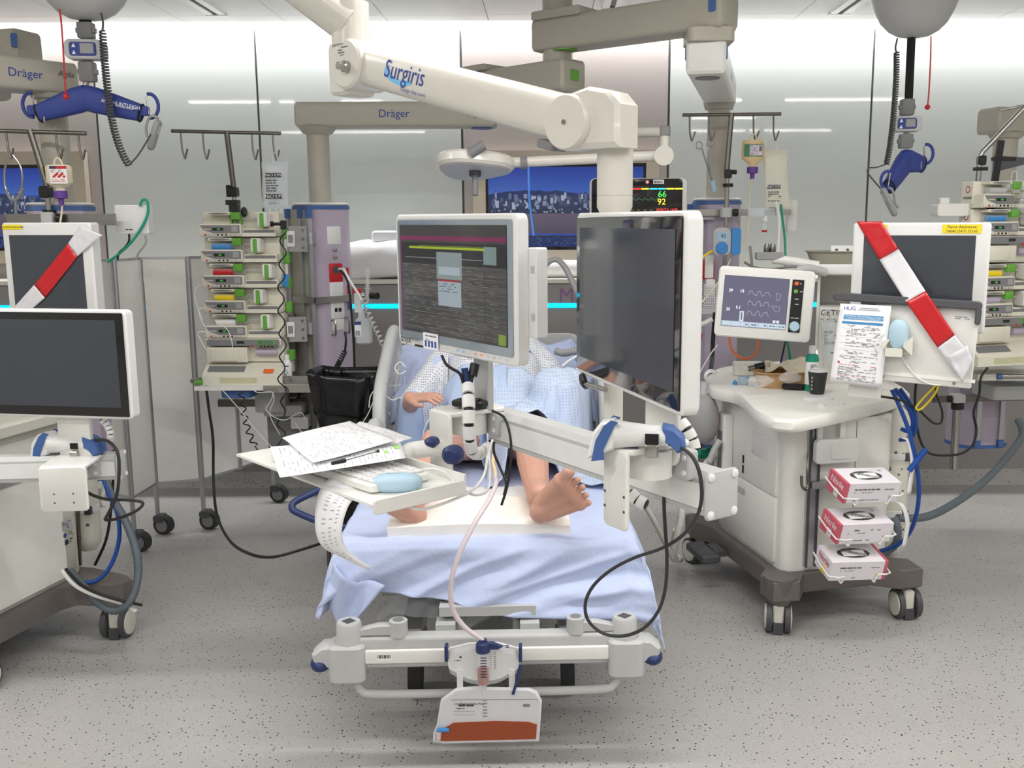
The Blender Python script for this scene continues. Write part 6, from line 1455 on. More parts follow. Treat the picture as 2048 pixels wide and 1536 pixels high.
# tower with shelf
tw = lambda px, py, Y=4.45: P(px, py, Y)
a, b = tw(1640, 762), tw(1800, 537); zt = b.z
t = thing('ventilator_tower', 'white shelf tower of the ventilator standing on its worktop', 'ventilator', ((a.x + b.x) / 2 - 0.01, 4.5, 0.925), -15); w = b.x - a.x; hz = zt - 0.925
MB().box((-w / 2 + 0.006, 0, hz / 2), (0.012, 0.26, hz)).build('side_panel', 'cartwhite', t); MB().box((w / 2 - 0.006, 0, hz / 2), (0.012, 0.26, hz)).build('side_panel', 'cartwhite', t)
MB().box((0, 0.125, hz / 2), (w, 0.012, hz)).build('back_panel', 'cartwhite', t); MB().rbox((0, -0.01, hz), (w + 0.03, 0.3, 0.05), 0.012, 'x').build('top_shelf', 'bright', t)
zs = tw(1660, 612).z - 0.925; MB().box((0, -0.005, zs - 0.012), (w - 0.026, 0.23, 0.02)).build('shelf', 'cartwhite', t); MB().box((0, -0.1265, zs / 2), (w - 0.026, 0.012, zs)).build('front_panel', 'cartwhite', t)
I = inv(t); text('lettering', 'GETINGE', 0.036, 'ink', t, ft(-w / 2 + 0.018, -0.1335, tw(1660, 624).z - 0.925), 'LEFT'); text('lettering', 'FLOW-i', 0.026, 'inkgrey', t, ft(-w / 2 + 0.018, -0.1335, tw(1660, 640).z - 0.925), 'LEFT')
MB().box((-w / 2 + 0.006, -0.131, 0.1), (0.008, 0.004, 0.1)).build('status_light', 'lamp_emit', t)
# pulp tray and card on the top shelf
def boat(name, label, c, L, W, H, m, rz, cat='tray', lip=0.01):
    t = thing(name, label, cat, c, rz); mb = MB(); N = 28
    def ring(s, z, off): return [V((math.copysign(abs(math.cos(a)) ** 0.7, math.cos(a)) * L / 2 * s + off * math.cos(a), math.copysign(abs(math.sin(a)) ** 0.7, math.sin(a)) * W / 2 * s + off * math.sin(a) + 0.12 * W * math.cos(a) ** 2 * s, z)) for a in [2 * math.pi * k / N for k in range(N)]]
    rs = [ring(0.02, 0.003, 0), ring(0.8, 0.003, 0), ring(0.97, H, 0), ring(1.0, H, lip), ring(1.0, H - 0.004, lip), ring(0.99, H - 0.005, 0.002), ring(0.83, 0, 0.002), ring(0.02, 0, 0)]
    vs = [p for r in rs for p in r]; fs = [(i * N + k, i * N + (k + 1) % N, (i + 1) * N + (k + 1) % N, (i + 1) * N + k) for i in range(len(rs) - 1) for k in range(N)]
    mb.add(vs, fs); mb.build('tray_shell', m, t); return t
p_ = tw(1672, 528, 4.42); boat('pulp_tray', 'grey moulded pulp tray on top of the ventilator tower', (p_.x, 4.44, 0.925 + hz + 0.026), 0.24, 0.13, 0.055, 'pulp', 0)
t = thing('white_card', 'white card with dark prints in the grey pulp tray', 'card', (tw(1690, 505, 4.42).x, 4.46, 0.925 + hz + 0.05), 0, rot=(R(-15), 0, 0)); MB().rbox((0, 0, 0.03), (0.1, 0.006, 0.05), 0.004).build('card', 'bright', t)
pr = MB(ft(0, -0.0035, 0.035))
for x in (-0.025, 0.025): pr.poly([(x + 0.008 * math.cos(k), 0.006 * math.sin(k)) for k in [q * 0.8 for q in range(8)]], (60, 50, 54)); pr.scrib(x - 0.012, -0.012, x + 0.012, -0.005, 1, (90, 60, 60))
pr.build('card_print', 'print', t)
# ventilator touch screen
vc = P(1529, 608, 4.15)
t = thing('ventilator_screen', 'white ventilator touch screen with curves and black side panel', 'monitor', vc, 0, rot=(R(-4), R(3.6), R(-9)))
MB().rbox((0, 0.03, 0), (0.40, 0.06, 0.30), 0.02, 'y', 0.006).build('housing', 'white', t)
MB().box((-0.04, -0.001, 0.004), (0.27, 0.003, 0.215)).build('display_glass', 'glassblack', t); MB().box((0.131, -0.0015, 0.0), (0.048, 0.003, 0.222)).build('key_panel', 'black', t)
pr = MB(ft(-0.04, -0.003, 0.004)); W, H = 0.268, 0.213
pr.rect(-W / 2, -H / 2, W / 2, H / 2, (108, 106, 128)); pr.rect(-W / 2, -H / 2, W / 2, -H / 2 + 0.022, (176, 194, 214), 0.0003)
for k in range(7): pr.rect(-W / 2 + 0.006 + 0.038 * k, -H / 2 + 0.003, -W / 2 + 0.04 + 0.038 * k, -H / 2 + 0.019, (206, 218, 230), 0.0005); pr.scrib(-W / 2 + 0.012 + 0.038 * k, -H / 2 + 0.006, -W / 2 + 0.036 + 0.038 * k, -H / 2 + 0.016, 1, (70, 90, 120), 0.0007)
for k, y in enumerate((0.03, -0.012, -0.055)):
    pr.line([(-0.03 + 0.0055 * q, y + (0.016 if (q % 6) in (1, 2, 3) else 0) + 0.003 * math.sin(q * 1.7)) for q in range(18)], 0.0015, (196, 196, 206), 0.0004)
for pts in ([(0.085, 0.045), (0.105, 0.04), (0.098, 0.015), (0.09, 0.012), (0.085, 0.045)], [(0.07, -0.01), (0.105, -0.012), (0.103, -0.03), (0.09, -0.035), (0.07, -0.01)]): pr.line(pts, 0.0014, (190, 190, 204), 0.0004)
pr.rect(-0.06, -0.085, -0.042, -0.04, (210, 222, 232), 0.0005); pr.rect(-0.053, -0.078, -0.049, -0.046, (60, 70, 90), 0.0006); pr.rect(0.08, -0.082, 0.092, -0.07, (230, 230, 236), 0.0005); pr.rect(0.095, -0.082, 0.107, -0.07, (230, 230, 236), 0.0005)
pr.build('screen_image', 'screen_print', t)
for s_, x, z in (('29', -0.145, 0.048), ('13', -0.098, 0.048), ('25', -0.15, -0.032), ('5.1', -0.108, -0.022)): text('reading', s_, 0.017, 'num_white', t, ft(x, -0.0042, z))
MB().lathe([(0.021, 0), (0.021, 0.012), (0.016, 0.016)], (0.131, -0.003, -0.085), 24, M.Rotation(R(90), 3, 'X')).build('rotary_knob', 'mouse', t)
for z, m_, x in ((0.095, 'orange', 0.124), (0.062, 'green', 0.124)): MB().rbox((x, -0.0035, z), (0.016, 0.003, 0.015), 0.003).build('key', m_, t)
pr = MB(ft(0.131, -0.0034, 0)); 
for z in (0.095, 0.062, 0.03, 0.008, -0.05): pr.scrib(-0.004 if z > 0.05 else -0.018, z - 0.004, 0.02, z + 0.004, 1, (190, 190, 190))
pr.build('key_print', 'print', t)
I = inv(t); MB(I).tube([P(1560, 600, 4.24), P(1600, 540, 4.3), P(1650, 545, 4.36)], 0.02, 10, 3).build('support_arm', 'lightgrey', t)
# white rail arm above the screen with two connectors
t = thing('gas_rail', 'white support rail with two steel connectors above the ventilator screen', 'rail', P(1640, 530, 4.4)); I = inv(t)
MB(I).tube([P(1545, 518, 4.45), P(1590, 524, 4.43), P(1638, 532, 4.4)], 0.022, 10, 3).build('rail_bar', 'white', t); MB(I).rbox(P(1538, 512, 4.45), (0.12, 0.05, 0.035), 0.01).build('connector_block', 'midgrey', t)
for px in (1533, 1545): MB(I).lathe([(0.012, 0), (0.014, 0.02), (0.012, 0.04), (0.009, 0.048)], P(px, 509, 4.45), 16).build('connector', 'darksteel', t)
MB(I).cyl(P(1500, 492, 4.45), P(1508, 572, 4.45), 0.006).build('rod', 'steel', t)

# ---- taped display and folded panel
RM = P(1836, 555, 3.72)
t = thing('ventilator_display', 'white framed dark display crossed by red and white tape, right side', 'monitor', RM, -23, 'taped displays'); MRZ = -23
MB().rbox((0, 0.03, 0), (0.485, 0.06, 0.41), 0.012, 'y', 0.006).build('housing', 'bright', t); MB().box((-0.005, -0.001, 0.005), (0.395, 0.003, 0.305)).build('display_glass', 'screengrey', t)
MB().rbox((0, 0.09, -0.05), (0.2, 0.08, 0.2), 0.02).build('back_mount', 'white', t)
pn = V((math.sin(R(MRZ)), -math.cos(R(MRZ)), 0))
pr = MB(ft(0, -0.0016, 0)); pr.rect(0.075, 0.165, 0.21, 0.198, (240, 214, 40)); pr.rect(-0.16, 0.18, -0.12, 0.198, (240, 214, 40)); pr.build('yellow_labels', 'print', t)['kind'] = 'stuff'
text('lettering', 'Panne Assistance', 0.0145, 'ink', t, ft(0.1425, -0.0022, 0.189)); text('lettering', '24040 (24/7) 32165', 0.0135, 'ink', t, ft(0.1425, -0.0022, 0.173))
PC = P(1846, 690, 3.6); PRZ = -22
t = thing('keyboard_flap', 'white folded-up keyboard flap with dark grey edge below the right display', 'panel', PC, 0, rot=(R(-3), R(2.5), R(PRZ)))
MB().rbox((0.0, 0.01, 0), (0.36, 0.03, 0.29), 0.008).build('flap_plate', 'white', t)
MB().rbox((-0.075, -0.004, 0.158), (0.52, 0.06, 0.03), 0.012, 'y', 0.004).rbox((0.175, -0.004, 0.12), (0.02, 0.06, 0.06), 0.008).build('edge_profile', 'darkgrey', t)
MB().rbox((-0.19, 0.03, -0.15), (0.12, 0.05, 0.14), 0.01).build('side_bracket', 'white', t); MB().box((0.02, -0.003, -0.117), (0.34, 0.01, 0.012)).build('flap_hinge', 'cartwhite', t)
for x in (-0.13, 0.12): MB().lathe([(0.006, 0), (0.006, 0.004)], (x, -0.006, -0.13), 12, M.Rotation(R(90), 3, 'X')).build('screw', 'steel', t)
pr = MB(ft(0.12, -0.006, 0.11)); pr.rect(-0.022, -0.008, 0.03, 0.008, (225, 225, 222)); pr.scrib(-0.02, -0.006, 0.028, 0.006, 2, (80, 80, 80), 0.0003); pr.build('type_label', 'print', t)
MB(inv(t)).rbox(P(1766, 757, 3.68), (0.07, 0.06, 0.08), 0.01).build('flap_arm', 'white', t)
MB(inv(t)).tube([PC + V((0, 0.04, 0.1)), RM + V((-0.02, 0.14, -0.06)), RM + V((-0.05, 0.5, -0.1)), V((tw(1760, 600).x, 4.4, RM.z - 0.12))], 0.03, 10, 3).build('support_arm', 'white', t)
fn = V((math.sin(R(PRZ)), -math.cos(R(PRZ)), 0))
# protocol sheet
t = thing('protocol_sheet', 'white printed protocol with blue headings hanging left of the folded flap', 'paper', P(1722, 690, 3.585)); I = inv(t)
q = PC + fn * 0.034
cs = [PP(1681, 607, q, fn), PP(1783, 612, q, fn), PP(1763, 776, q, fn), PP(1660, 763, q, fn)]
f = lambda u, v, h=0: cs[0].lerp(cs[1], u).lerp(cs[3].lerp(cs[2], u), v) + fn * (0.008 * math.sin(v * 2.5) + h)
MB(I).grid(lambda u, v: f(u, v), 8, 12).build('sheet', 'paper', t, 80, solid=0.0005)
pr = MB(I)
def R4(u0, v0, u1, v1, col, h=0.001): pr.add([f(u0, v1, h), f(u1, v1, h), f(u1, v0, h), f(u0, v0, h)], [(0, 1, 2, 3)], col)
R4(0.1, 0.13, 0.88, 0.19, (92, 160, 210)); R4(0.08, 0.215, 0.88, 0.245, (70, 140, 196)); rnd = random.Random(4)
for k in range(44):
    v = 0.26 + 0.7 * k / 44
    if k in (9, 17, 18, 23, 27, 30): continue
    u_ = 0.1 + (0.1 if k < 22 else 0.02)
    while u_ < (0.8 if k < 22 else 0.85):
        l_ = 0.03 + 0.1 * rnd.random()
        if rnd.random() < 0.6: R4(u_, v, min(0.86, u_ + l_), v + 0.006, (200, 60, 60) if k in (31, 40) else rnd.choice([(80, 80, 84), (130, 130, 134), (100, 100, 110)]))
        u_ += l_ + 0.02
for v in (0.3, 0.4, 0.48, 0.56): R4(0.08, v, 0.86, v + 0.002, (150, 160, 180))
R4(0.1, 0.72, 0.14, 0.745, (200, 50, 50)); R4(0.4, 0.04, 0.75, 0.05, (150, 150, 160)); R4(0.35, 0.06, 0.8, 0.07, (170, 170, 176)); pr.build('sheet_print', 'print', t)
for s_, v_ in (('Organisation des perfusions continues', 0.148), ('pour les patients COVID-19', 0.174)): text('lettering', s_, 0.0098, 'inkwhite', t, I @ M.Translation(f(0.49, v_, 0.0018)) @ M.Rotation(R(PRZ), 4, 'Z') @ M.Rotation(R(4), 4, 'Y') @ M.Rotation(R(90), 4, 'X'))
text('lettering', 'HUG', 0.02, 'inkblue', t, I @ M.Translation(f(0.2, 0.055, 0.0015)) @ M.Rotation(R(PRZ), 4, 'Z') @ M.Rotation(R(90), 4, 'X'), bold=0.0006)
# mouse in its holder
q = PC + fn * 0.02; mc = PP(1797, 668, q, fn)
t = thing('computer_mouse', 'pale blue mouse held upright in a white wall holder on the flap', 'mouse', mc + fn * 0.012, PRZ, 'pale blue mice')
MB().ell((0, 0, 0), (0.036, 0.02, 0.056), 24, 14, p=0.85).build('mouse_body', 'mouse', t)
t = thing('mouse_holder', 'white open holder around the upright mouse', 'holder', mc + fn * 0.012, PRZ)
MB().box((0, 0.012, -0.05), (0.08, 0.012, 0.05)).build('back_plate', 'cream', t)
MB().prism([(-0.052, -0.02), (-0.03, -0.012), (-0.03, -0.02), (-0.052, -0.05)], 0.03, (0, -0.008, -0.005), 'y').prism([(0.02, -0.03), (0.052, -0.005), (0.052, -0.075), (0.02, -0.045)], 0.03, (0, -0.008, 0.0), 'y').box((-0.012, -0.015, -0.066), (0.06, 0.02, 0.03)).build('clips', 'cream', t)
tag(MB().tube([PP(1790, 705, q, fn), PP(1765, 712, q, fn), PP(1752, 695, q, fn) + fn * 0.04, PP(1760, 672, q, fn) + fn * 0.03, PP(1785, 662, q, fn) + fn * 0.0], 0.0028).tube([PP(1800, 706, q, fn), PP(1812, 728, q, fn), PP(1835, 755, q, fn), PP(1860, 768, q, fn), PP(1882, 770, q, fn)], 0.0028).build('mouse_cable', 'cable_white'), 'thin white cable of the upright mouse draped over the flap', 'cable')
# barrier tapes
def tape(label, quads, mats):
    t = thing('barrier_tape', label, 'tape', quads[0][0], 0, 'barrier tapes'); I = inv(t)
    for (a, b, c_, d_), m_ in zip(quads, mats):
        n = (b - a).cross(d_ - a).normalized()
        MB(I).grid(lambda u, v: a.lerp(b, u).lerp(d_.lerp(c_, u), v) + n * (0.0022 * noise.noise(V((u * 4, v * 7, a.x * 9)))), 8, 12).build('tape_piece', m_, t, 60, solid=0.0006)
qm = RM + pn * 0.008; qf = PC + fn * 0.03
rows = [((1713, 443), (1763, 443)), ((1759, 520), (1797, 498)), ((1812, 604), (1851, 582)), ((1875, 695), (1910, 670)), ((1912, 748), (1946, 716))]
pts3 = [[PP(x, y, qm if k < 2 else qf, pn if k < 2 else fn) for x, y in r] for k, r in enumerate(rows)]
tape('red and white barrier tape across the right display and flap', [(pts3[k][0], pts3[k][1], pts3[k + 1][1], pts3[k + 1][0]) for k in range(4)], ['redtape', 'whitetape', 'redtape', 'whitetape'])
q = PC + fn * 0.026
o = MB().grid(lambda u, v: PP(1893, 712, q, fn).lerp(PP(1935, 690, q, fn), u).lerp(PP(1925, 765, q, fn).lerp(PP(1945, 720, q, fn), u), v) + fn * (0.01 + 0.008 * noise.noise(V((u * 3, v * 3, 2)))), 8, 8).build('torn_tape', 'whitetape', None, 60, solid=0.0006); tag(o, 'crumpled torn end of white tape at the lower corner of the right flap', 'tape')

# ---- glove boxes
def glove_box(label, px, py, letter, lm, rev, rz):
    c = P(px, py, 3.66)
    t = thing('glove_box', label, 'glove box', c, 0, 'nitrile glove boxes', rot=(R(14), R(3), R(rz)))
    L, D, H = 0.235, 0.125, 0.082
    MB().box((0.006 if not rev else -0.006, 0, 0), (L - 0.012, D, H)).build('carton', 'boxwhite', t)
    x = -L / 2 + 0.005 if not rev else L / 2 - 0.005
    MB().box((x, 0, 0), (0.0125, D + 0.001, H + 0.001)).build('pink_end', 'pinkbox', t)
    op = MB(); N = 24; op.poly([(0.085 * math.cos(2 * math.pi * k / N) * 0.8, 0.034 * math.sin(2 * math.pi * k / N)) for k in range(N)], (60, 56, 48), H / 2 + 0.001)
    op.build('opening', 'print', t)
    MB().grid(lambda u, v: V((-0.05 + 0.1 * u, -0.022 + 0.044 * v, H / 2 + 0.001 + 0.012 * max(0, math.sin(u * 5 + v * 4)) * math.sin(math.pi * u) * math.sin(math.pi * v))), 10, 8).build('glove', 'paper', t, 60)
    TL = M.Translation((-L / 2 - 0.0016, 0, 0)) @ M.Rotation(R(-90), 4, 'Z') @ M.Rotation(R(90), 4, 'X')
    text('lettering', 'Nitrile', 0.038, 'inkwhite' if not rev else 'inkred', t, TL @ M.Translation((0, 0.016, 0.0002)), sx=0.9)
    pr = MB(TL); pr.rect(-0.01, -0.04, 0.02, -0.008, (238, 236, 240) if not rev else (246, 222, 60)); pr.build('size_label', 'print', t)
    text('size_letter', letter, 0.026, lm, t, TL @ M.Translation((0.005, -0.024, 0.0006)), bold=0.001)
    F2 = ft(0, -D / 2 - 0.0008, 0); pr = MB(F2); pr.scrib(-0.08, 0.01, 0.03, 0.02, 1, (110, 106, 116), fill=0.6); pr.scrib(-0.08, -0.002, 0.0, 0.006, 1, (150, 146, 156)); pr.scrib(0.05, 0.01, 0.1, 0.018, 1, (110, 106, 116)); pr.scrib(-0.08, -0.034, 0.05, -0.026, 1, (120, 116, 126)); pr.build('carton_print', 'print', t)['kind'] = 'stuff'
    text('size_letter', letter, 0.022, lm, t, F2 @ M.Translation((0.085, -0.022, 0.0004)), bold=0.001); text('size_letter', letter, 0.02, lm, t, M.Translation((0.08 if not rev else -0.08, 0.035, H / 2 + 0.0015)), bold=0.001)
    k = thing('wire_holder', 'white wire holder around the glove box marked ' + letter, 'holder', c, 0, 'glove box holders', rot=(R(14), R(3), R(rz)))
    o1, o2 = L / 2 + 0.012, D / 2 + 0.012
    MB().tube([(-o1 + 0.005, o2, 0.0), (-o1, -o2, -0.012), (-L * 0.28, -o2 - 0.004, -0.014), (-L * 0.3, -o2, -0.045)], 0.0032, 8, 2).build('wire', 'bright', k)
    MB().tube([(o1, o2, 0.0), (o1, -o2, -0.004), (L * 0.34, -o2 - 0.004, -0.006), (L * 0.3, -o2, -0.045)], 0.0032, 8, 2).build('wire', 'bright', k); MB().tube([(-L * 0.3, -o2, -0.045), (-L * 0.3, o2, -0.047)], 0.0032, 8, 1).build('wire', 'bright', k); MB().tube([(L * 0.3, -o2, -0.045), (L * 0.3, o2, -0.047)], 0.0032, 8, 1).build('wire', 'bright', k)
    MB().box((0, o2 + 0.006, -0.02), (0.2, 0.01, 0.07)).build('back_plate', 'alu', k)
    MB(inv(k)).box(c + V((0.0, 0.11, -0.01)), (0.05, 0.12, 0.02)).build('support', 'alu', k)
glove_box('pink and white nitrile glove box sized M, topmost of three', 1727, 970, 'M', 'inkgreen', False, 16)
glove_box('pink and white nitrile glove box sized S, middle of three', 1713, 1050, 'S', 'inkred', False, 16)
glove_box('white nitrile glove box sized XL with pink far end, lowest of three', 1702, 1124, 'XL', 'yellow', True, 12)

# ---- things on the worktop
ZT = 0.926
p_ = PZ(1572, 772, ZT); tr = boat('kidney_tray', 'brown cardboard tray holding tubing wrappers on the worktop', p_, 0.29, 0.14, 0.07, 'cardboard', 12)
def green_bottle(px, py):
    p_ = PZ(px, py, ZT); t = thing('disinfectant_bottle', 'green and white disinfectant bottle with white cap on the worktop', 'bottle', p_, 0)
    MB().lathe([(0.026, 0), (0.029, 0.004), (0.029, 0.14), (0.024, 0.158), (0.013, 0.166)], (0, 0, 0), 26).build('bottle_body', 'teal', t)
    MB().lathe([(0.0295, 0.03), (0.0296, 0.031), (0.0296, 0.128), (0.0295, 0.129)], (0, 0, 0), 26).build('bottle_label', 'bright', t)
    MB().lathe([(0.016, 0.16), (0.0165, 0.162), (0.0165, 0.195), (0.014, 0.198)], (0, 0, 0), 20).build('cap', 'bright', t)
    pr = MB(ft(0, -0.0306, 0)); pr.scrib(-0.014, 0.04, 0.014, 0.12, 14, (90, 90, 96)); pr.build('label_print', 'print', t)
green_bottle(1622, 781)
p_ = PZ(1634, 787, ZT); t = thing('paper_cup', 'dark grey paper cup with white rim on the worktop', 'cup', p_)
MB().lathe([(0.028, 0), (0.03, 0.002), (0.041, 0.098), (0.039, 0.099), (0.029, 0.008), (0.001, 0.006)], (0, 0, 0), 28).build('cup_wall', 'rubber', t)
MB().lathe([(0.0405, 0.096), (0.0425, 0.098), (0.0425, 0.101), (0.04, 0.102), (0.039, 0.098)], (0, 0, 0), 28).build('rim', 'bright', t)
pr = MB(M.Translation((-0.0005, -0.0012, 0)) @ M.Rotation(R(-52), 4, 'Z') @ ft(0, -0.034, 0.05) @ M.Rotation(R(0), 4, 'X'))
for k in range(4): pr.poly([(0.006 * math.cos(a), -0.026 + 0.016 * k + 0.006 * math.sin(a)) for a in [q * 0.9 for q in range(7)]], (150, 146, 146), 0.004)
pr.build('cup_print', 'print', t)
p_ = PZ(1587, 779, ZT); t = thing('handheld_device', 'small black handheld device lying on the worktop', 'device', p_, -20); MB().rbox((0, 0, 0.013), (0.1, 0.042, 0.024), 0.016, 'z', 0.006).build('device_body', 'black', t); MB().rbox((-0.012, 0, 0.0255), (0.045, 0.028, 0.002), 0.006, 'z').build('display', 'darkgrey', t)
p_ = PZ(1625, 792, ZT); t = thing('white_caddy', 'flat white plastic caddy under the paper cup', 'caddy', PZ(1636, 798, ZT), 8); MB().rbox((0.0, 0.0, 0.0), (0.12, 0.05, 0.018), 0.014, 'z', 0.004).build('caddy_body', 'bright', t)
t = thing('laryngoscope', 'black and brass scope handle lying across the brown tray', 'scope', PZ(1525, 748, ZT + 0.07)); I = inv(t)
a, b = P(1497, 738, 4.42), P(1530, 731, 4.40); MB(I).cyl(P(1484, 736, 4.43), a, 0.011).build('lens_tube', 'clear', t); MB(I).cyl(a, P(1512, 735, 4.41), 0.013).build('steel_sleeve', 'darksteel', t); MB(I).cyl(P(1510, 735, 4.41), b, 0.017).build('grip', 'black', t); MB(I).cyl(b, P(1540, 729, 4.39), 0.012).build('brass_end', 'champagne', t); MB(I).cyl(P(1516, 735, 4.41), P(1514, 752, 4.38), 0.014).build('valve', 'darksteel', t)
o = MB().grid(lambda u, v: P(1530 + 105 * u, 722 + 22 * v + 6 * math.sin(u * 7 + v * 3), 4.42 - 0.1 * v) + V((0, 0, 0.02 * noise.noise(V((u * 5, v * 3, 3))))), 26, 8).build('tubing_wrapper', 'feedpale', None, 70, solid=0.004); tag(o, 'cream cloth-like wrapper lying behind the brown tray', 'wrapper')
for k, (px, py, lb) in enumerate(((1520, 752, 'clear plastic tube piece sticking out of the brown tray'), (1580, 745, 'crumpled clear plastic wrapper in the brown tray'))):
    c = PZ(px, py + 10, ZT + 0.06); mb = MB()
    mb.grid(lambda u, v: c + V((0.05 * math.cos(6.283 * u) * math.sin(3.1416 * v) * (1.2 if k == 0 else 1), 0.03 * math.sin(6.283 * u) * math.sin(3.1416 * v), -0.022 * math.cos(3.1416 * v))) + V((0, 0, 1)) * 0.012 * noise.noise(V((u * 5, v * 6, k))), 18, 10)
    o = mb.build('plastic_wrapper', 'clear', None, 25); tag(o, lb, 'wrapper')
t = thing('pill_cup', 'small pale blue cap and cup at the left of the brown tray', 'cup', PZ(1487, 768, ZT)); MB().lathe([(0.02, 0), (0.026, 0.035), (0.024, 0.036), (0.018, 0.004)], (0, 0, 0), 20).build('cup_wall', 'mouse', t); MB().lathe([(0.012, 0), (0.01, 0.01), (0.004, 0.018)], (-0.04, -0.005, 0), 14).build('cap', 'cyanblue', t)
t = thing('white_basin', 'small white box behind the brown tray', 'box', PZ(1500, 752, ZT)); MB().rbox((0, 0.05, 0.03), (0.14, 0.08, 0.06), 0.012, 'z').build('box_body', 'cream', t)
# plastic packets hanging at the tower
soft_bag('packet', 'clear sterile packets hanging at the ventilator tower beside the protocol', 1655, 640, 735, 30, 4.3, 'clearbag', 'packet', labels=((-0.4, 0.3, 0.4, 0.36, (40, 150, 130), 1), (-0.4, 0.5, 0.4, 0.8, (150, 160, 160), 4)), skew=6)
# breathing bag
bc = P(1404, 838, 4.35)
t = thing('breathing_bag', 'grey breathing bag hanging at the left end of the worktop', 'breathing bag', bc); I = inv(t)
prof = []
for k in range(15): a = -math.pi / 2 + math.pi * k / 14; prof.append((max(0.012, 0.078 * math.cos(a) ** 0.8) , 0.115 * math.sin(a)))
MB().lathe(prof, (0, 0, 0), 26, sy=0.8).build('bag', 'balloon', t)
MB().cyl((0.0, 0, 0.1), (0.005, 0, 0.17), 0.016).build('bag_neck', 'lightgrey', t); MB().cyl((-0.02, 0, -0.135), (-0.01, 0, -0.1), 0.022).build('tail_plug', 'black', t); MB().cyl((-0.025, 0, -0.16), (-0.02, 0, -0.13), 0.024).build('tail_ring', 'teal', t)
MB(I).tube([P(1417, 765, 4.4), P(1411, 752, 4.38), P(1420, 742, 4.38), P(1432, 746, 4.4)], 0.009, 8, 4).build('hang_ring', 'bright', t); MB(I).tube([P(1412, 770, 4.37), P(1409, 782, 4.36), P(1414, 786, 4.36), P(1420, 772, 4.37)], 0.004, 8, 4).build('hook', 'bright', t)
o = MB().grid(lambda u, v: P(1390 + 50 * u, 895 + 22 * v, 4.55) + V((0, -0.04 * math.sin(u * 6) * (1 - v), 0.02 * noise.noise(V((u * 5, v * 4, 8))))), 12, 6).build('green_cloth', 'teal', None, 60, solid=0.004); tag(o, 'bit of green cloth behind the grey breathing bag', 'cloth')

# ---- hoses and cables on the right
def hose(label, pts, r, m, corr=0.0, cat='hose', name='hose'):
    P3 = [P(*p_) for p_ in pts]
    if corr:
        sp = smooth_pts(P3, 10); L = sum((b - a).length for a, b in zip(sp[:-1], sp[1:])); n = int(L / corr) * 2; out = []; acc = 0; i = 0; S = [0]
        for a, b in zip(sp[:-1], sp[1:]): S.append(S[-1] + (b - a).length)
        for k in range(n + 1):
            d = S[-1] * k / n
            while i < len(S) - 2 and S[i + 1] < d: i += 1
            out.append(sp[i].lerp(sp[i + 1], (d - S[i]) / max(1e-9, S[i + 1] - S[i])))
        rr = [r if k % 2 else r * 0.76 for k in range(len(out))]
        o = MB().tube(out, rr, 10, 1).build(name, m, None, 80)
    else: o = MB().tube(P3, r, 10, 6).build(name, m)
    return tag(o, label, cat)
hose('blue gas hose hanging in a long bow beside the gas cylinder', [(1783, 778, 3.75), (1800, 815, 3.72), (1820, 870, 3.7), (1836, 950, 3.72), (1836, 1010, 3.75), (1822, 1060, 3.8), (1795, 1090, 3.85), (1760, 1102, 3.9)], 0.0085, 'bluehose')
hose('inner blue gas hose loop near the right flap', [(1790, 778, 3.78), (1815, 812, 3.78), (1826, 845, 3.8), (1818, 862, 3.82), (1803, 858, 3.85)], 0.0085, 'bluehose'); hose('outer blue gas hose loop near the right flap', [(1800, 778, 3.8), (1824, 815, 3.8), (1832, 850, 3.8), (1822, 875, 3.82), (1800, 880, 3.88)], 0.0085, 'bluehose')
o = MB().tube([P(1818, 942, 3.7), P(1835, 920, 3.7), P(1852, 898, 3.7)], 0.012, 8, 2).build('blue_strap', 'bluehose'); tag(o, 'blue strap end sticking out from the blue hose', 'strap')
for pts, lb in (([(1808, 876, 3.72), (1820, 885, 3.7), (1826, 930, 3.7), (1818, 990, 3.7)], 'upper white strap end hanging from the gas cylinder'), ([(1795, 1003, 3.72), (1808, 1015, 3.7), (1816, 1050, 3.7), (1808, 1095, 3.7)], 'lower white strap end hanging from the gas cylinder')):
    p3 = smooth_pts([P(*p_) for p_ in pts], 5); n = len(p3) - 1
    o = MB().grid(lambda u, v: p3[int(round(v * n))] + V((0.02 * (u - 0.5), 0.01 * u, 0)), 2, n).build('strap_end', 'bright', None, 60, solid=0.002); tag(o, lb, 'strap')
hose('thick grey hose sweeping from the wall fitting to the right cart', [(2036, 840, 4.7), (2044, 858, 4.65), (2040, 880, 4.55), (2005, 925, 4.4), (1960, 970, 4.25), (1900, 1012, 4.1), (1850, 1034, 4.0), (1795, 1036, 3.95)], 0.017, 'greyhose')
hose('grey corrugated hose dropping behind the lowest glove box', [(1788, 1035, 3.9), (1796, 1060, 3.88), (1790, 1090, 3.88), (1765, 1108, 3.9)], 0.018, 'greyhose', 0.012)
hose('yellow cable pair hanging below the right flap', [(1872, 770, 3.7), (1845, 798, 3.7), (1832, 815, 3.7), (1842, 818, 3.7), (1868, 790, 3.7), (1878, 768, 3.7)], 0.004, 'yellow', cat='cable', name='cable')
hose('black cable arching under the right flap', [(1740, 774, 3.7), (1752, 790, 3.7), (1800, 800, 3.72), (1835, 818, 3.8), (1865, 845, 3.85), (1882, 845, 3.9), (1884, 822, 3.9), (1873, 790, 3.85), (1870, 770, 3.8)], 0.0045, 'cable_black', cat='cable', name='cable')
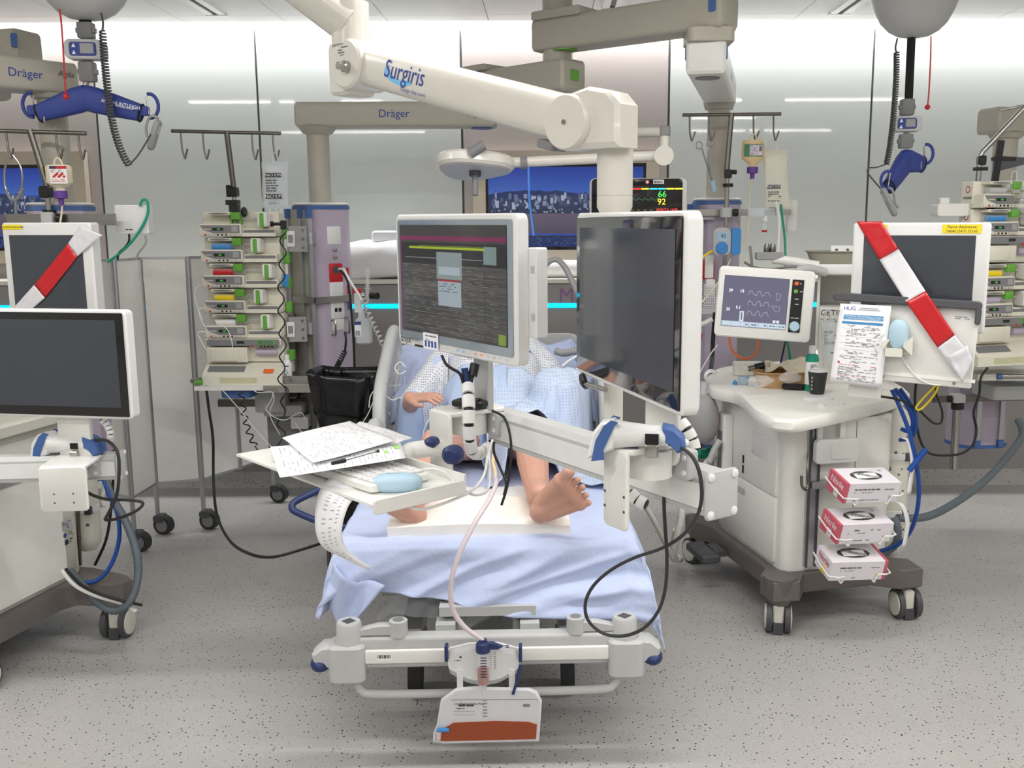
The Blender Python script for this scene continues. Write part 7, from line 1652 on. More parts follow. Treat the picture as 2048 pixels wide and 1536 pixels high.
hose('long black cable looping from the right pump dock down to the cart', [(1975, 736, 4.45), (1962, 755, 4.4), (1958, 790, 4.4), (1947, 825, 4.4), (1953, 860, 4.4), (1945, 890, 4.35), (1920, 908, 4.25), (1870, 910, 4.1), (1848, 896, 4.0), (1835, 860, 3.95), (1830, 800, 3.9), (1832, 765, 3.85)], 0.0055, 'cable_black', cat='cable', name='cable')
hose('white corrugated hose standing beside the cart base', [(1432, 905, 4.4), (1400, 945, 4.3), (1368, 1000, 4.2), (1362, 1040, 4.18), (1352, 1080, 4.2), (1346, 1112, 4.28), (1360, 1118, 4.5)], 0.018, 'whitehose', 0.011); hose('second white corrugated hose angled towards the floor', [(1225, 940, 3.85), (1262, 980, 3.92), (1290, 1012, 4.0), (1310, 1045, 4.05), (1330, 1085, 4.15), (1345, 1115, 4.26)], 0.012, 'whitehose', 0.009)
hose('white hose elbow standing on the floor by the cart caster', [(1352, 1060, 4.24), (1345, 1100, 4.3), (1348, 1118, 4.34), (1358, 1116, 4.38)], 0.016, 'whitehose')
hose('grey breathing hose behind the cross beam', [(1440, 880, 4.3), (1428, 900, 4.3), (1418, 925, 4.3)], 0.016, 'lightgrey', 0.011)
hose('orange cable loop below the ventilator screen', [(1458, 665, 4.5), (1462, 695, 4.48), (1480, 715, 4.46), (1500, 716, 4.46), (1514, 700, 4.47), (1517, 672, 4.5)], 0.005, 'orange', cat='cable', name='cable')
hose('dark green cable hanging behind the ventilator screen', [(1571, 640, 4.25), (1573, 672, 4.35), (1578, 700, 4.4), (1582, 735, 4.45), (1584, 755, 4.45)], 0.006, 'teal', cat='cable', name='cable'); hose('dark blue thin cable hanging behind the ventilator screen', [(1574, 640, 4.25), (1572, 675, 4.38), (1566, 705, 4.45), (1560, 735, 4.5), (1558, 752, 4.5)], 0.0045, 'navy', cat='cable', name='cable')
hose('thick black cable down the right lilac column', [(1430, 625, 5.0), (1426, 680, 5.0), (1424, 720, 4.95), (1420, 750, 4.7)], 0.011, 'cable_black', cat='cable', name='cable')
hose('white corrugated tube crossing the right lilac column', [(1385, 650, 4.9), (1405, 648, 4.9), (1425, 638, 4.9)], 0.014, 'bright', 0.012)
hose('green cable running from the milky bag to the rail', [(1562, 410, 5.1), (1566, 445, 5.0), (1570, 480, 4.9), (1571, 530, 4.7)], 0.006, 'teal', cat='cable', name='cable'); hose('white tube running from the milky bag to the connectors', [(1553, 405, 5.1), (1558, 440, 5.0), (1557, 480, 4.8), (1556, 505, 4.6)], 0.009, 'cable_white', cat='tube', name='tube')
hose('grey leads draped behind the ventilator screen', [(1490, 525, 4.6), (1510, 535, 4.5), (1545, 538, 4.4), (1590, 533, 4.35), (1625, 540, 4.4)], 0.006, 'grey', cat='cable', name='cable')
hose('white pressure line hanging beside the right lilac column', [(1435, 690, 4.8), (1420, 710, 4.7), (1400, 745, 4.6), (1388, 770, 4.55)], 0.003, 'cable_white', cat='tube', name='tube')
hose('yellow cable at the right lilac column', [(1428, 500, 5.0), (1405, 515, 5.0), (1392, 540, 5.0), (1387, 570, 5.05)], 0.006, 'yellow', cat='cable', name='cable')
t = thing('line_connector', 'red and green line connector hanging at the right lilac column', 'connector', P(1400, 680, 4.95)); I = inv(t); MB(I).cyl(P(1405, 655, 4.95), P(1399, 676, 4.95), 0.004).build('line', 'clear', t); MB(I).cyl(P(1402, 668, 4.95), P(1400, 677, 4.95), 0.009).build('red_clip', 'red', t); MB(I).cyl(P(1400, 678, 4.95), P(1395, 698, 4.95), 0.009).build('green_barrel', 'teal', t)
# feed pump on the pole
t = thing('feeding_pump', 'blue and white feeding pump showing 42 on the right drip pole', 'pump', P(1455, 510, 5.0), -8); I = inv(t)
a = P(1430, 510, 5.0); b = P(1478, 455, 5.0); w, h = b.x - a.x, b.z - a.z
MB().rbox((-0.03, 0, h / 2), (w * 0.75, 0.07, h), 0.03).build('housing', 'lightgrey', t); MB().rbox((0.04, 0.01, h / 2), (w * 0.4, 0.075, h * 0.98), 0.015).build('blue_cover', 'cyanblue', t)
MB().box((-0.028, -0.036, h * 0.68), (0.056, 0.004, 0.048)).build('lcd', 'pill', t); text('reading', '42', 0.026, 'ink', t, ft(-0.024, -0.0388, h * 0.7)); MB().lathe([(0.031, 0), (0.031, 0.008), (0.026, 0.012)], (-0.03, -0.034, h * 0.26), 24, M.Rotation(R(90), 3, 'X')).build('dial', 'cyanblue', t); MB().box((-0.03, -0.048, h * 0.26), (0.05, 0.006, 0.007), rot=M.Rotation(R(-35), 3, 'Y')).build('dial_bar', 'cyanblue', t)
# wire basket and syringe set on the column
t = thing('wire_basket', 'small white wire basket with packets on the right lilac column', 'basket', P(1427, 620, 5.05)); I = inv(t); a = P(1411, 618, 5.0); b = P(1441, 570, 5.0); w, h = b.x - a.x, b.z - a.z; c = (a + b) / 2
g = MB(I)
for k in range(8): x = a.x + w * k / 7; g.cyl((x, 5.05, a.z), (x, 5.05, b.z), 0.0016, n=6)
for k in range(10): z = a.z + h * k / 9; g.cyl((a.x, 5.05, z), (b.x, 5.05, z), 0.0016, n=6); g.cyl((a.x, 5.05, z), (a.x, 5.15, z), 0.0016, n=6); g.cyl((b.x, 5.05, z), (b.x, 5.15, z), 0.0016, n=6)
o = g.build('wire_grid', 'bright', t); o['kind'] = 'stuff'
MB(I).rbox((c.x, 5.1, a.z - 0.02), (w + 0.03, 0.1, 0.03), 0.01, 'z').build('basket_base', 'lightgrey', t); MB(I).rbox((c.x, 5.1, b.z - 0.02), (w * 0.6, 0.05, 0.09), 0.01).build('packet', 'bright', t); MB(I).rbox((c.x - 0.01, 5.08, b.z + 0.09), (0.045, 0.01, 0.12), 0.004).build('tag', 'bright', t); MB(I).rbox((c.x - 0.02, 5.16, b.z + 0.07), (0.1, 0.01, 0.1), 0.006).build('red_socket', 'red', t)
# pressure transducers between the rails
t = thing('transducer_set', 'clear pressure transducer holder with drip chamber by the milky bag', 'transducer', P(1525, 430, 5.1)); I = inv(t); MB(I).rbox(P(1523, 425, 5.12), (0.14, 0.03, 0.045), 0.01).build('holder', 'clearbag', t); MB(I).cyl(P(1530, 440, 5.08), P(1529, 468, 5.08), 0.013).build('drip_chamber', 'clear', t); MB(I).cyl(P(1529, 460, 5.078), P(1529, 464, 5.078), 0.0135).build('red_mark', 'red', t); MB(I).cyl(P(1532, 432, 5.08), P(1530, 442, 5.08), 0.006, 0.014).build('white_cap', 'bright', t); MB(I).cyl(P(1529, 468, 5.08), P(1529, 488, 5.08), 0.003).build('line', 'clear', t)
MB(I).rbox(P(1583, 432, 5.3), (0.05, 0.05, 0.17), 0.01).build('wall_unit', 'white', t); MB(I).box(P(1555, 425, 5.22), (0.14, 0.02, 0.03)).build('unit_rail', 'steel', t)
# ================================================================== left cart
LO = V((-1.93, 3.84, 0)); LRZ = -13.0
t = thing('ventilator_cart', 'cream ventilator cart on a taupe wheeled base at the left picture edge', 'ventilator', LO, LRZ, 'ventilator carts'); I = inv(t)
MB().prism([(-0.55, -0.62), (0.0, -0.62), (0.03, -0.55), (0.03, -0.16), (0.06, -0.1), (0.2, -0.09), (0.24, -0.06), (0.24, 0.0), (0.2, 0.03), (0.0, 0.08), (-0.55, 0.08)], 0.09, (0, 0, 0.195), 'z', 0.006).build('base_frame', 'taupe', t)
for x, y, a in ((0.18, -0.03, 12), (0.0, -0.56, 0), (-0.5, -0.56, 0), (-0.5, 0.02, 10)): twin_caster(t, M(), x, y, a)
MB().prism([(-0.5, -0.6), (-0.02, -0.6), (0.0, -0.58), (0.0, -0.02), (-0.03, 0.03), (-0.5, 0.03)], 0.66, (0, 0, 0.57), 'z', 0.006).build('cabinet_body', 'cream', t)
MB().box((0.002, -0.33, 0.56), (0.008, 0.5, 0.6)).build('side_panel', 'cartwhite', t); MB().box((0.004, -0.33, 0.72), (0.012, 0.5, 0.035)).build('grip_rail', 'midgrey', t)
MB().rbox((-0.22, -0.28, 1.0), (0.46, 0.6, 0.2), 0.03, 'z').build('upper_body', 'cream', t); MB().rbox((-0.2, -0.3, 0.92), (0.52, 0.68, 0.04), 0.04, 'z').build('worktop', 'cream', t)
MB().box((-0.15, 0.0, 1.15), (0.2, 0.12, 0.3)).build('display_column', 'cream', t)
pr = MB(M.Translation((0.0075, -0.06, 0.42)) @ M.Rotation(R(90), 4, 'Z') @ M.Rotation(R(90), 4, 'X')); pr.rect(-0.03, 0.03, 0.03, 0.07, (176, 178, 180)); pr.scrib(-0.026, 0.034, 0.026, 0.066, 4, (70, 70, 74), 0.0003); pr.poly([(-0.018 + 0.01 * math.cos(k), 0.01 + 0.01 * math.sin(k)) for k in [q * 0.6 for q in range(10)]], (44, 84, 150)); pr.scrib(0.0, -0.002, 0.03, 0.022, 3, (60, 60, 60)); pr.rect(-0.022, -0.03, -0.002, -0.01, (50, 50, 54)); pr.scrib(0.006, -0.03, 0.03, -0.006, 2, (60, 60, 60)); pr.build('type_labels', 'print', t)
gas_cylinder('cream gas cylinder strapped to the left cart', P(178, 1098, 4.05), 0.055, 0.62, 'gas cylinders')
tag(MB().cyl(P(152, 935, 3.93), P(160, 1130, 3.95), 0.008).build('steel_tube', 'darksteel'), 'thin steel tube standing between the left cart and its gas cylinder', 'tube')
hose('blue hose hanging in a bow at the left cart', [(198, 936, 3.9), (215, 980, 3.85), (235, 1030, 3.8), (238, 1080, 3.78), (222, 1130, 3.75), (195, 1160, 3.72), (160, 1166, 3.7)], 0.0085, 'bluehose')
hose('grey corrugated hose looping over the left cart caster', [(207, 940, 3.9), (222, 990, 3.85), (250, 1040, 3.78), (272, 1100, 3.7), (276, 1150, 3.62), (262, 1200, 3.56), (230, 1222, 3.55), (195, 1205, 3.56), (165, 1170, 3.6), (140, 1142, 3.65)], 0.0165, 'greyhose', 0.011)
hose('white cable bundle lying along the left cart leg', [(125, 1142, 3.6), (150, 1170, 3.56), (190, 1190, 3.54), (240, 1205, 3.56), (272, 1222, 3.58)], 0.009, 'cable_white', cat='cable', name='cable'); hose('black cable beside the white bundle on the left cart leg', [(132, 1138, 3.6), (160, 1168, 3.55), (200, 1188, 3.53), (250, 1203, 3.55), (284, 1210, 3.58)], 0.006, 'cable_black', cat='cable', name='cable')
hose('black cable hanging behind the left gas cylinder', [(228, 900, 4.0), (226, 960, 4.0), (222, 1020, 4.0), (212, 1080, 4.0), (190, 1130, 4.0)], 0.006, 'cable_black', cat='cable', name='cable')
o = MB().grid(lambda u, v: P(202 + 10 * u + 3 * math.sin(v * 6), 945 + 70 * v, 3.95), 2, 12).build('strap_end', 'bright', None, 60, solid=0.002); tag(o, 'white strap end hanging at the left gas cylinder', 'strap')
# taped display on the left
DM = P(98, 535, 4.0); DRZ = -10; dn = V((math.sin(R(DRZ)), -math.cos(R(DRZ)), 0))
t = thing('ventilator_display', 'white framed dark display crossed by red and white tape, left side', 'monitor', DM, DRZ, 'taped displays')
MB().rbox((0, 0.03, -0.03), (0.40, 0.06, 0.42), 0.012, 'y', 0.006).build('housing', 'bright', t); MB().box((-0.005, -0.001, -0.04), (0.325, 0.003, 0.34)).build('display_glass', 'screengrey', t); MB().rbox((0, 0.1, -0.15), (0.2, 0.1, 0.25), 0.02).build('back_mount', 'cream', t)
pr = MB(ft(-0.15, -0.0016, 0.162)); pr.rect(-0.045, -0.01, 0.045, 0.01, (240, 214, 40)); pr.build('yellow_label', 'print', t); text('lettering', 'MAR RESPONSABLE 32044', 0.009, 'ink', t, ft(-0.15, -0.0022, 0.162))
qd = DM + dn * 0.008
rows = [((160, 452), (205, 470)), ((136, 487), (155, 513)), ((68, 570), (90, 596)), ((25, 618), (60, 622))]
p3 = [[PP(x, y, qd, dn) for x, y in r] for r in rows]
tape('red and white barrier tape across the left display', [(p3[k][0], p3[k][1], p3[k + 1][1], p3[k + 1][0]) for k in range(3)], ['whitetape', 'redtape', 'whitetape'])

# ================================================================== patient hoists
def hoist(label, px, Y, bot):
    c = P(px, 40, Y); t = thing('hoist_motor', label, 'hoist', (c.x, Y, CEIL), 0, 'ceiling hoists'); h = CEIL - bot
    w = 0.21
    prof = [(0.18, 0.0), (0.36, h * 0.02), (0.55, h * 0.08), (0.72, h * 0.18), (0.86, h * 0.33), (0.95, h * 0.48), (0.99, h * 0.6), (1.0, h * 0.7), (0.99, h * 0.82), (0.95, h * 0.9), (0.8, h * 0.93)]
    MB().lathe([(r * w, z - h) for r, z in prof], (0, 0, 0), 40, sy=0.8).build('motor_shell', 'lightgrey', t)
    MB().lathe([(w * 0.995, -h * 0.34), (w * 1.008, -h * 0.33), (w * 1.008, -h * 0.30), (w * 0.995, -h * 0.29)], (0, 0, 0), 40, sy=0.8).build('blue_stripe', 'sling', t)
    MB().box((0, 0, -h * 0.05), (0.12, 0.2, h * 0.14)).build('trolley', 'lightgrey', t)
    MB(ft(0.06, -0.168, -h * 0.5)).rect(-0.028, -0.014, 0.028, 0.014, (44, 72, 160)).build('brand_plate', 'print', t)
    return t
def clip(t, px, y0, y1, Y, w=0.055, m='grey'):
    a, b = P(px, y0, Y), P(px, y1, Y); I = inv(t)
    MB(I).rbox((a.x, Y, (a.z + b.z) / 2), (w, 0.045, a.z - b.z), 0.008).box((a.x, Y, (a.z + b.z) / 2), (w * 1.25, 0.03, 0.02)).build('quick_clip', m, t)
def scale_unit(t, x0, x1, y0, y1, Y, rz):
    a, b = P(x0, y1, Y), P(x1, y0, Y); w, h = (b.x - a.x), b.z - a.z; T = inv(t) @ M.Translation((a + b) / 2) @ M.Rotation(R(rz), 4, 'Z')
    MB(T).rbox((0, 0.02, 0), (w, 0.07, h), h * 0.28).build('scale_housing', 'lightgrey', t); MB(T).rbox((-w * 0.03, -0.0165, 0), (w * 0.68, 0.004, h * 0.7), h * 0.14).build('scale_face', 'sling', t); MB(T).box((w * 0.08, -0.019, 0.002), (w * 0.34, 0.003, h * 0.5)).build('scale_lcd', 'midgrey', t)
    pr = MB(T @ ft(-w * 0.25, -0.0195, 0)); pr.poly([(-0.008, 0.006), (0.008, 0.006), (0, 0.022)], (236, 236, 244)); pr.poly([(-0.008, -0.022), (0.008, -0.022), (0, -0.006)], (236, 236, 244)); pr.build('scale_keys', 'print', t)
def spreader(label, apex, ends, Y, rings, txt):
    t = thing('spreader_bar', label, 'spreader bar', apex, 0, 'hoist spreader bars'); I = inv(t)
    for e in ends:
        d = (e - apex).normalized(); mid = apex.lerp(e, 0.5)
        s = MB(I); up = V((0, 0, 1)); fw = d.cross(up).normalized(); uu = fw.cross(d).normalized(); rr = [(0.0, 0.052, 0.03), (0.2, 0.054, 0.034), (0.6, 0.046, 0.03), (1.0, 0.036, 0.024)]; vs = []; n = 16
        for tt, a, b in rr:
            c = apex.lerp(e, tt)
            for k in range(n): an = 2 * math.pi * k / n; vs.append(c + uu * (a * math.copysign(abs(math.sin(an)) ** 0.7, math.sin(an)) - 0.03) + fw * (b * math.copysign(abs(math.cos(an)) ** 0.7, math.cos(an))))
        s.add(vs, [(i * n + k, i * n + (k + 1) % n, (i + 1) * n + (k + 1) % n, (i + 1) * n + k) for i in range(3) for k in range(n)] + [tuple(range(n - 1, -1, -1)), tuple(3 * n + k for k in range(n))]); s.build('padded_arm', 'sling', t)
        MB(I).tube([e + uu * (-0.03 + 0.037 * math.sin(a)) + fw * (0.026 * math.cos(a)) for a in [k * math.pi / 8 for k in range(16)]], 0.004, 6, 1, True).build('black_piping', 'strap', t)
    for c, r, sg in rings:
        MB(I).tube([c + V((sg * r * 0.75 * math.cos(a), 0, r * math.sin(a))) for a in [R(-100 + 25 * k) for k in range(9)]], 0.0075, 8, 3).build('snap_hook', 'sling', t)
        MB(I).cyl(c + V((-sg * 0.005, 0, -r * 0.7)), c + V((-sg * 0.012, 0, r * 0.8)), 0.003).build('hook_gate', 'steel', t)
    return t
ML_ = 4.2
t = hoist('grey dome-shaped ceiling hoist motor at the upper left', 175, 4.3, 2.50)
t = thing('hoist_hanger', 'grey clips and weighing scale hanging under the left hoist', 'hoist scale', P(170, 30, 4.3), 0, 'hoist scales'); I = inv(t)
MB(I).box(P(170, 35, 4.3), (0.05, 0.008, 0.12)).build('strap', 'strap', t); clip(t, 171, 45, 78, 4.3, 0.062); scale_unit(t, 134, 206, 79, 119, 4.27, 8); clip(t, 174, 124, 164, 4.3, 0.062); MB(I).box(P(172, 121, 4.3), (0.022, 0.02, 0.05)).build('swivel', 'champagne', t)
MB(I).cyl(P(173, 160, 4.3), P(171, 176, 4.3), 0.012).build('bolt', 'steel', t)
ap = P(170, 180, 4.3)
t = spreader('blue padded spreader bar with two snap hooks hanging at upper left', ap, [P(72, 213, 4.3), P(285, 212, 4.3)], 4.3, [(P(63, 210, 4.3), 0.05, -1), (P(299, 212, 4.3), 0.05, 1)], True)
d = (P(285, 212, 4.3) - ap); text('lettering', 'ARJOHUNTLEIGH', 0.021, 'inkwhite', t, inv(t) @ M.Translation(P(241, 209, 4.256)) @ M.Rotation(R(12), 4, 'Y') @ M.Rotation(R(90), 4, 'X'))
text('lettering', 'GETINGE GROUP', 0.01, 'inkwhite', t, inv(t) @ M.Translation(P(249, 215, 4.256)) @ M.Rotation(R(12), 4, 'Y') @ M.Rotation(R(90), 4, 'X'))
for p_ in ((66, 221), (288, 222)): MB(inv(t)).rbox(P(p_[0], p_[1], 4.3), (0.04, 0.03, 0.04), 0.008).build('end_lug', 'sling', t)
MB(inv(t)).rbox(P(88, 236, 4.28), (0.008, 0.006, 0.035), 0.002).build('zip_pull', 'steel', t)
def handset(label, a, b, hook, Y, m):
    t = thing('hoist_handset', label, 'remote control', a, 0, 'hoist remotes'); I = inv(t); d = (b - a); L = d.length; T = inv(t) @ M.Translation(a) @ d.to_track_quat('Z', 'Y').to_matrix().to_4x4()
    MB(T).rbox((0, 0, L * 0.5), (0.045, 0.024, L), 0.02, 'y', 0.006).build('handset_body', m, t); MB(T).rbox((0, -0.013, L * 0.3), (0.02, 0.004, 0.04), 0.006).build('button_pad', 'lightgrey', t)
    MB(I).tube(hook, 0.006, 8, 4).build('hang_hook', m, t); return t
handset('grey hoist remote hooked on the left spreader bar', P(318, 240, 4.28), P(300, 300, 4.28), [P(316, 238, 4.28), P(308, 232, 4.28), P(298, 236, 4.28), P(292, 255, 4.28), P(294, 274, 4.28)], 4.28, 'midgrey')
def coil(label, pts, straight, Y, r=0.013, turns=46):
    o = MB().tube(path_helix([P(x, y, Y) for x, y in pts], r, turns, 7), 0.0042, 5, 1).tube([P(x, y, Y) for x, y in straight], 0.0035, 6, 4).build('spiral_cable', 'darkgrey'); return tag(o, label, 'cable', 'coiled hoist cords')
coil('dark coiled cord looping from the left hoist to its remote', [(205, 62), (208, 110), (214, 170), (222, 230), (234, 280), (248, 314), (258, 330)], [(258, 330), (278, 308), (302, 268)], 4.24)
tag(MB().tube([P(202, 26, 4.24), P(206, 45, 4.24), P(205, 62, 4.24)], 0.0045).build('cord_lead', 'darkgrey'), 'short lead joining the left hoist and its coiled cord', 'cable')
def pull(label, pts, Y):
    t = thing('pull_cord', label, 'pull cord', P(pts[-1][0], pts[-1][1], Y), 0, 'red pull cords'); MB(inv(t)).tube([P(x, y, Y) for x, y in pts], 0.0035, 6, 4).build('cord', 'red', t); MB().ell((0, 0, 0), (0.0125, 0.0125, 0.0125)).build('ball', 'red', t)
pull('red emergency pull cord in front of the left spreader bar', [(119, 18), (123, 50), (127, 110), (132, 193)], 4.17)
t = hoist('grey bowl-shaped ceiling hoist motor with blue stripe at the upper right', 1828, 4.75, 2.495)
t = thing('hoist_hanger', 'long black strap, clips and weighing scale hanging under the right hoist', 'hoist scale', P(1822, 75, 4.75), 0, 'hoist scales'); I = inv(t)
a, b = P(1823, 72, 4.75), P(1817, 205, 4.75); MB(I).tube([a, b], 0.02, 4, 1).build('strap', 'strap', t); clip(t, 1815, 198, 231, 4.75, 0.058); scale_unit(t, 1788, 1843, 232, 263, 4.72, -12); clip(t, 1812, 268, 297, 4.75, 0.058); MB(I).box(P(1813, 266, 4.75), (0.022, 0.02, 0.05)).build('swivel', 'champagne', t)
ap = P(1810, 308, 4.75); e1 = P(1845, 318, 4.95); e1.y = 4.75 + 0.06; e1 = P(1846, 316, 4.8); e2 = P(1776, 362, 4.62)
t = spreader('blue padded spreader bar seen end-on under the right hoist', ap, [e1, e2], 4.75, [(P(1852, 308, 4.8), 0.045, 1), (P(1775, 360, 4.6), 0.04, -1)], False)
MB(inv(t)).rbox(P(1842, 330, 4.76), (0.008, 0.006, 0.035), 0.002).build('zip_pull', 'steel', t)
handset('grey hoist remote hanging under the right spreader bar', P(1764, 376, 4.6), P(1791, 432, 4.6), [P(1775, 376, 4.6), P(1783, 378, 4.6), P(1788, 390, 4.6), P(1790, 405, 4.6), P(1797, 416, 4.6)], 4.6, 'midgrey')
coil('dark coiled cord hanging straight from the right hoist', [(1793, 105), (1792, 160), (1787, 230), (1780, 290), (1773, 328)], [(1773, 328), (1752, 335), (1738, 336), (1735, 345), (1748, 362), (1762, 378)], 4.66, 0.011)
tag(MB().tube([P(1795, 76, 4.66), P(1791, 95, 4.66), P(1793, 105, 4.66)], 0.0045).build('cord_lead', 'darkgrey'), 'short lead joining the right hoist and its coiled cord', 'cable')
pull('red emergency pull cord hanging right of the right hoist', [(1862, 72), (1861, 120), (1858, 180), (1855, 214)], 4.68)
for px, Y0, Y1, lb in ((-1.93, 1.2, 5.98, 'white ceiling rail with black slot above the left hoist'), (0.36, 3.2, 5.85, 'white ceiling rail with black slot above the middle'), (1.70, 1.2, 6.02, 'white ceiling rail with black slot above the right hoist')):
    t = thing('ceiling_rail', lb, 'rail', (px, (Y0 + Y1) / 2, CEIL), 0, 'hoist rails'); L = Y1 - Y0
    for s in (-1, 1): MB().box((s * 0.035, 0, -0.006), (0.04, L, 0.014)).build('rail_flange', 'white', t)
    MB().box((0, 0, -0.002), (0.03, L, 0.006)).build('rail_slot', 'black', t); MB().box((0, L / 2, -0.007), (0.12, 0.03, 0.016)).build('end_plate', 'white', t)

# ================================================================== folding screen
pl = [(-2.13, 4.82), (-2.12, 5.10), (-1.90, 5.18), (-1.77, 5.43), (-1.66, 5.70)]
t = thing('folding_screen', 'grey-white folding privacy screen on casters behind the left cart', 'folding screen', (-1.9, 5.18, 0)); I = inv(t)
pl = [(-2.42, 5.02)] + pl
for k, (x, y) in enumerate(pl):
    MB(I).cyl((x, y, 0.27), (x, y, 1.486), 0.014, n=14).build('frame_post', 'alu', t)
    if k in (1, 2, 3, 5):
        MB(I).cyl((x, y, 0.09), (x, y, 0.3), 0.012).build('caster_stem', 'alu', t)
        c = MB(I).cyl((x + 0.025, y - 0.022, 0.05), (x + 0.035, y + 0.022, 0.05), 0.05, n=24).build('caster_wheel', 'rubber', t); MB(I).cyl((x + 0.0245, y - 0.025, 0.05), (x + 0.0355, y + 0.025, 0.05), 0.034, n=20).build('wheel_cap', 'grey', c); MB(I).rbox((x + 0.012, y, 0.088), (0.06, 0.06, 0.04), 0.015, 'y').build('caster_fork', 'darkgrey', t)
for k in range(5):
    a, b = V((pl[k][0], pl[k][1], 0)), V((pl[k + 1][0], pl[k + 1][1], 0)); d = b - a; ang = math.atan2(d.y, d.x)
    T = I @ M.Translation((a + b) / 2) @ M.Rotation(ang, 4, 'Z')
    p_ = MB(T).box((0, 0, 0.88), (d.length - 0.03, 0.012, 1.19)).build('screen_panel', 'white', t); MB(T).box((0, 0, 1.48), (d.length, 0.018, 0.012)).build('top_edge', 'alu', p_); MB(T).box((0, 0, 0.282), (d.length, 0.018, 0.012)).build('bottom_edge', 'alu', p_)

# ================================================================== bin, shelf and clutter left of the bed
c = P(698, 745, 4.62)
t = thing('waste_bin', 'waste stand with a shiny black bin bag left of the bed head', 'waste bin', (c.x, 4.66, 0), -8); zt = c.z
def bag(u, v):
    a = 2 * math.pi * u; ca, sa = math.cos(a), math.sin(a); sq = 0.45
    w = 0.145 + 0.02 * max(0, v - 0.72) / 0.28; w *= (0.72 + 0.28 * min(1, v * 1.6)); z = 0.06 + (zt - 0.06) * v
    n = 0.016 * noise.noise(V((ca * 3, sa * 3, v * 5))) + 0.012 * noise.noise(V((ca * 8, sa * 8, v * 3)))
    return V(((w + n) * math.copysign(abs(ca) ** sq, ca), (w * 0.9 + n) * math.copysign(abs(sa) ** sq, sa), z + (0.012 * math.sin(a * 2 + 1) if v > 0.95 else 0)))
MB().grid(bag, 60, 40).build('bin_bag', 'bagblack', t, 50, solid=0.003)
MB().grid(lambda u, v: V((bag(u, 0.78 + 0.22 * v).x * (1.08 - 0.03 * v), bag(u, 0.78 + 0.22 * v).y * (1.08 - 0.03 * v), bag(u, 0.78 + 0.22 * v).z + 0.008 + 0.012 * math.sin(u * 30) * (1 - v))), 60, 8).build('bag_rim', 'bagblack', t, 50, solid=0.002)
for x, y in ((-0.11, -0.1), (0.11, -0.1), (-0.11, 0.1), (0.11, 0.1)): MB().cyl((x, y, 0), (x, y, zt - 0.1), 0.01).build('stand_leg', 'darksteel', t)
zs = P(620, 764, 4.95).z
t = thing('equipment_shelf', 'white equipment shelf with steel edge below the left pumps', 'shelf', P(520, 775, 5.0)); I = inv(t); x0, x1 = P(395, 770, 4.9).x, P(668, 764, 4.9).x
MB(I).box(((x0 + x1) / 2, 5.04, zs - 0.015), (x1 - x0, 0.38, 0.022)).build('shelf_plate', 'white', t); MB(I).box(((x0 + x1) / 2 + 0.17, 4.845, zs - 0.018), ((x1 - x0) * 0.48, 0.012, 0.035)).build('steel_edge', 'steel', t)
MB(I).cyl(P(382, 762, 4.9), P(405, 758, 4.9), 0.012).build('side_handle', 'steel', t); MB(I).cyl(P(390, 765, 4.86), P(404, 765, 4.86), 0.013).build('handle_end', 'green', t)
MB(I).rbox(P(480, 784, 4.95), (0.16, 0.14, 0.04), 0.03, 'z').build('blue_bracket', 'blue', t); MB(I).rbox(P(545, 800, 5.1), (0.16, 0.14, 0.11), 0.03, 'z').build('bracket_arm', 'lightgrey', t); MB(I).box(P(530, 805, 5.2), (0.5, 0.03, 0.04)).build('cross_rail', 'darksteel', t)
t = thing('under_shelf_unit', 'grey electronics box with white connector block below the shelf', 'box', P(560, 890, 5.15)); I = inv(t); MB(I).rbox(P(575, 815, 5.16), (0.2, 0.2, 0.06), 0.012, 'y').build('upper_box', 'lightgrey', t); MB(I).rbox(P(602, 843, 5.12), (0.09, 0.08, 0.065), 0.008).build('connector_block', 'bright', t); MB(I).box(P(585, 868, 5.2), (0.22, 0.16, 0.22)).build('lower_box', 'grey', t)
MB(I).box((P(575, 800, 5.2).x, 5.24, 0.95), (0.1, 0.05, 0.45)).build('hanger', 'grey', t)
t = thing('steel_tray', 'shallow stainless steel tray on the equipment shelf', 'tray', (P(622, 750, 4.97).x, 4.98, zs - 0.003), -3); 
for (cx_, cy_, sx_, sy_) in ((0, -0.08, 0.23, 0.006), (0, 0.08, 0.23, 0.006), (-0.115, 0, 0.006, 0.166), (0.115, 0, 0.006, 0.166)): MB().box((cx_, cy_, 0.022), (sx_, sy_, 0.04)).build('tray_wall', 'steel', t)
MB().box((0, 0, 0.003), (0.23, 0.16, 0.004)).build('tray_bottom', 'steel', t)
t = thing('squeeze_bottle', 'small white bottle with label beside the left pump stack', 'bottle', (P(578, 735, 4.98).x, 4.95, zs - 0.003)); MB().lathe([(0.02, 0), (0.022, 0.004), (0.022, 0.1), (0.015, 0.115), (0.011, 0.117)], (0, 0, 0), 20).build('bottle_body', 'bright', t); MB().cyl((0, 0, 0.115), (0, 0, 0.145), 0.012).build('cap', 'white', t); pr = MB(ft(0, -0.0225, 0)); pr.scrib(-0.012, 0.02, 0.012, 0.08, 8, (120, 120, 126)); pr.rect(-0.012, 0.085, 0.012, 0.092, (30, 110, 90)); pr.build('label_print', 'print', t)
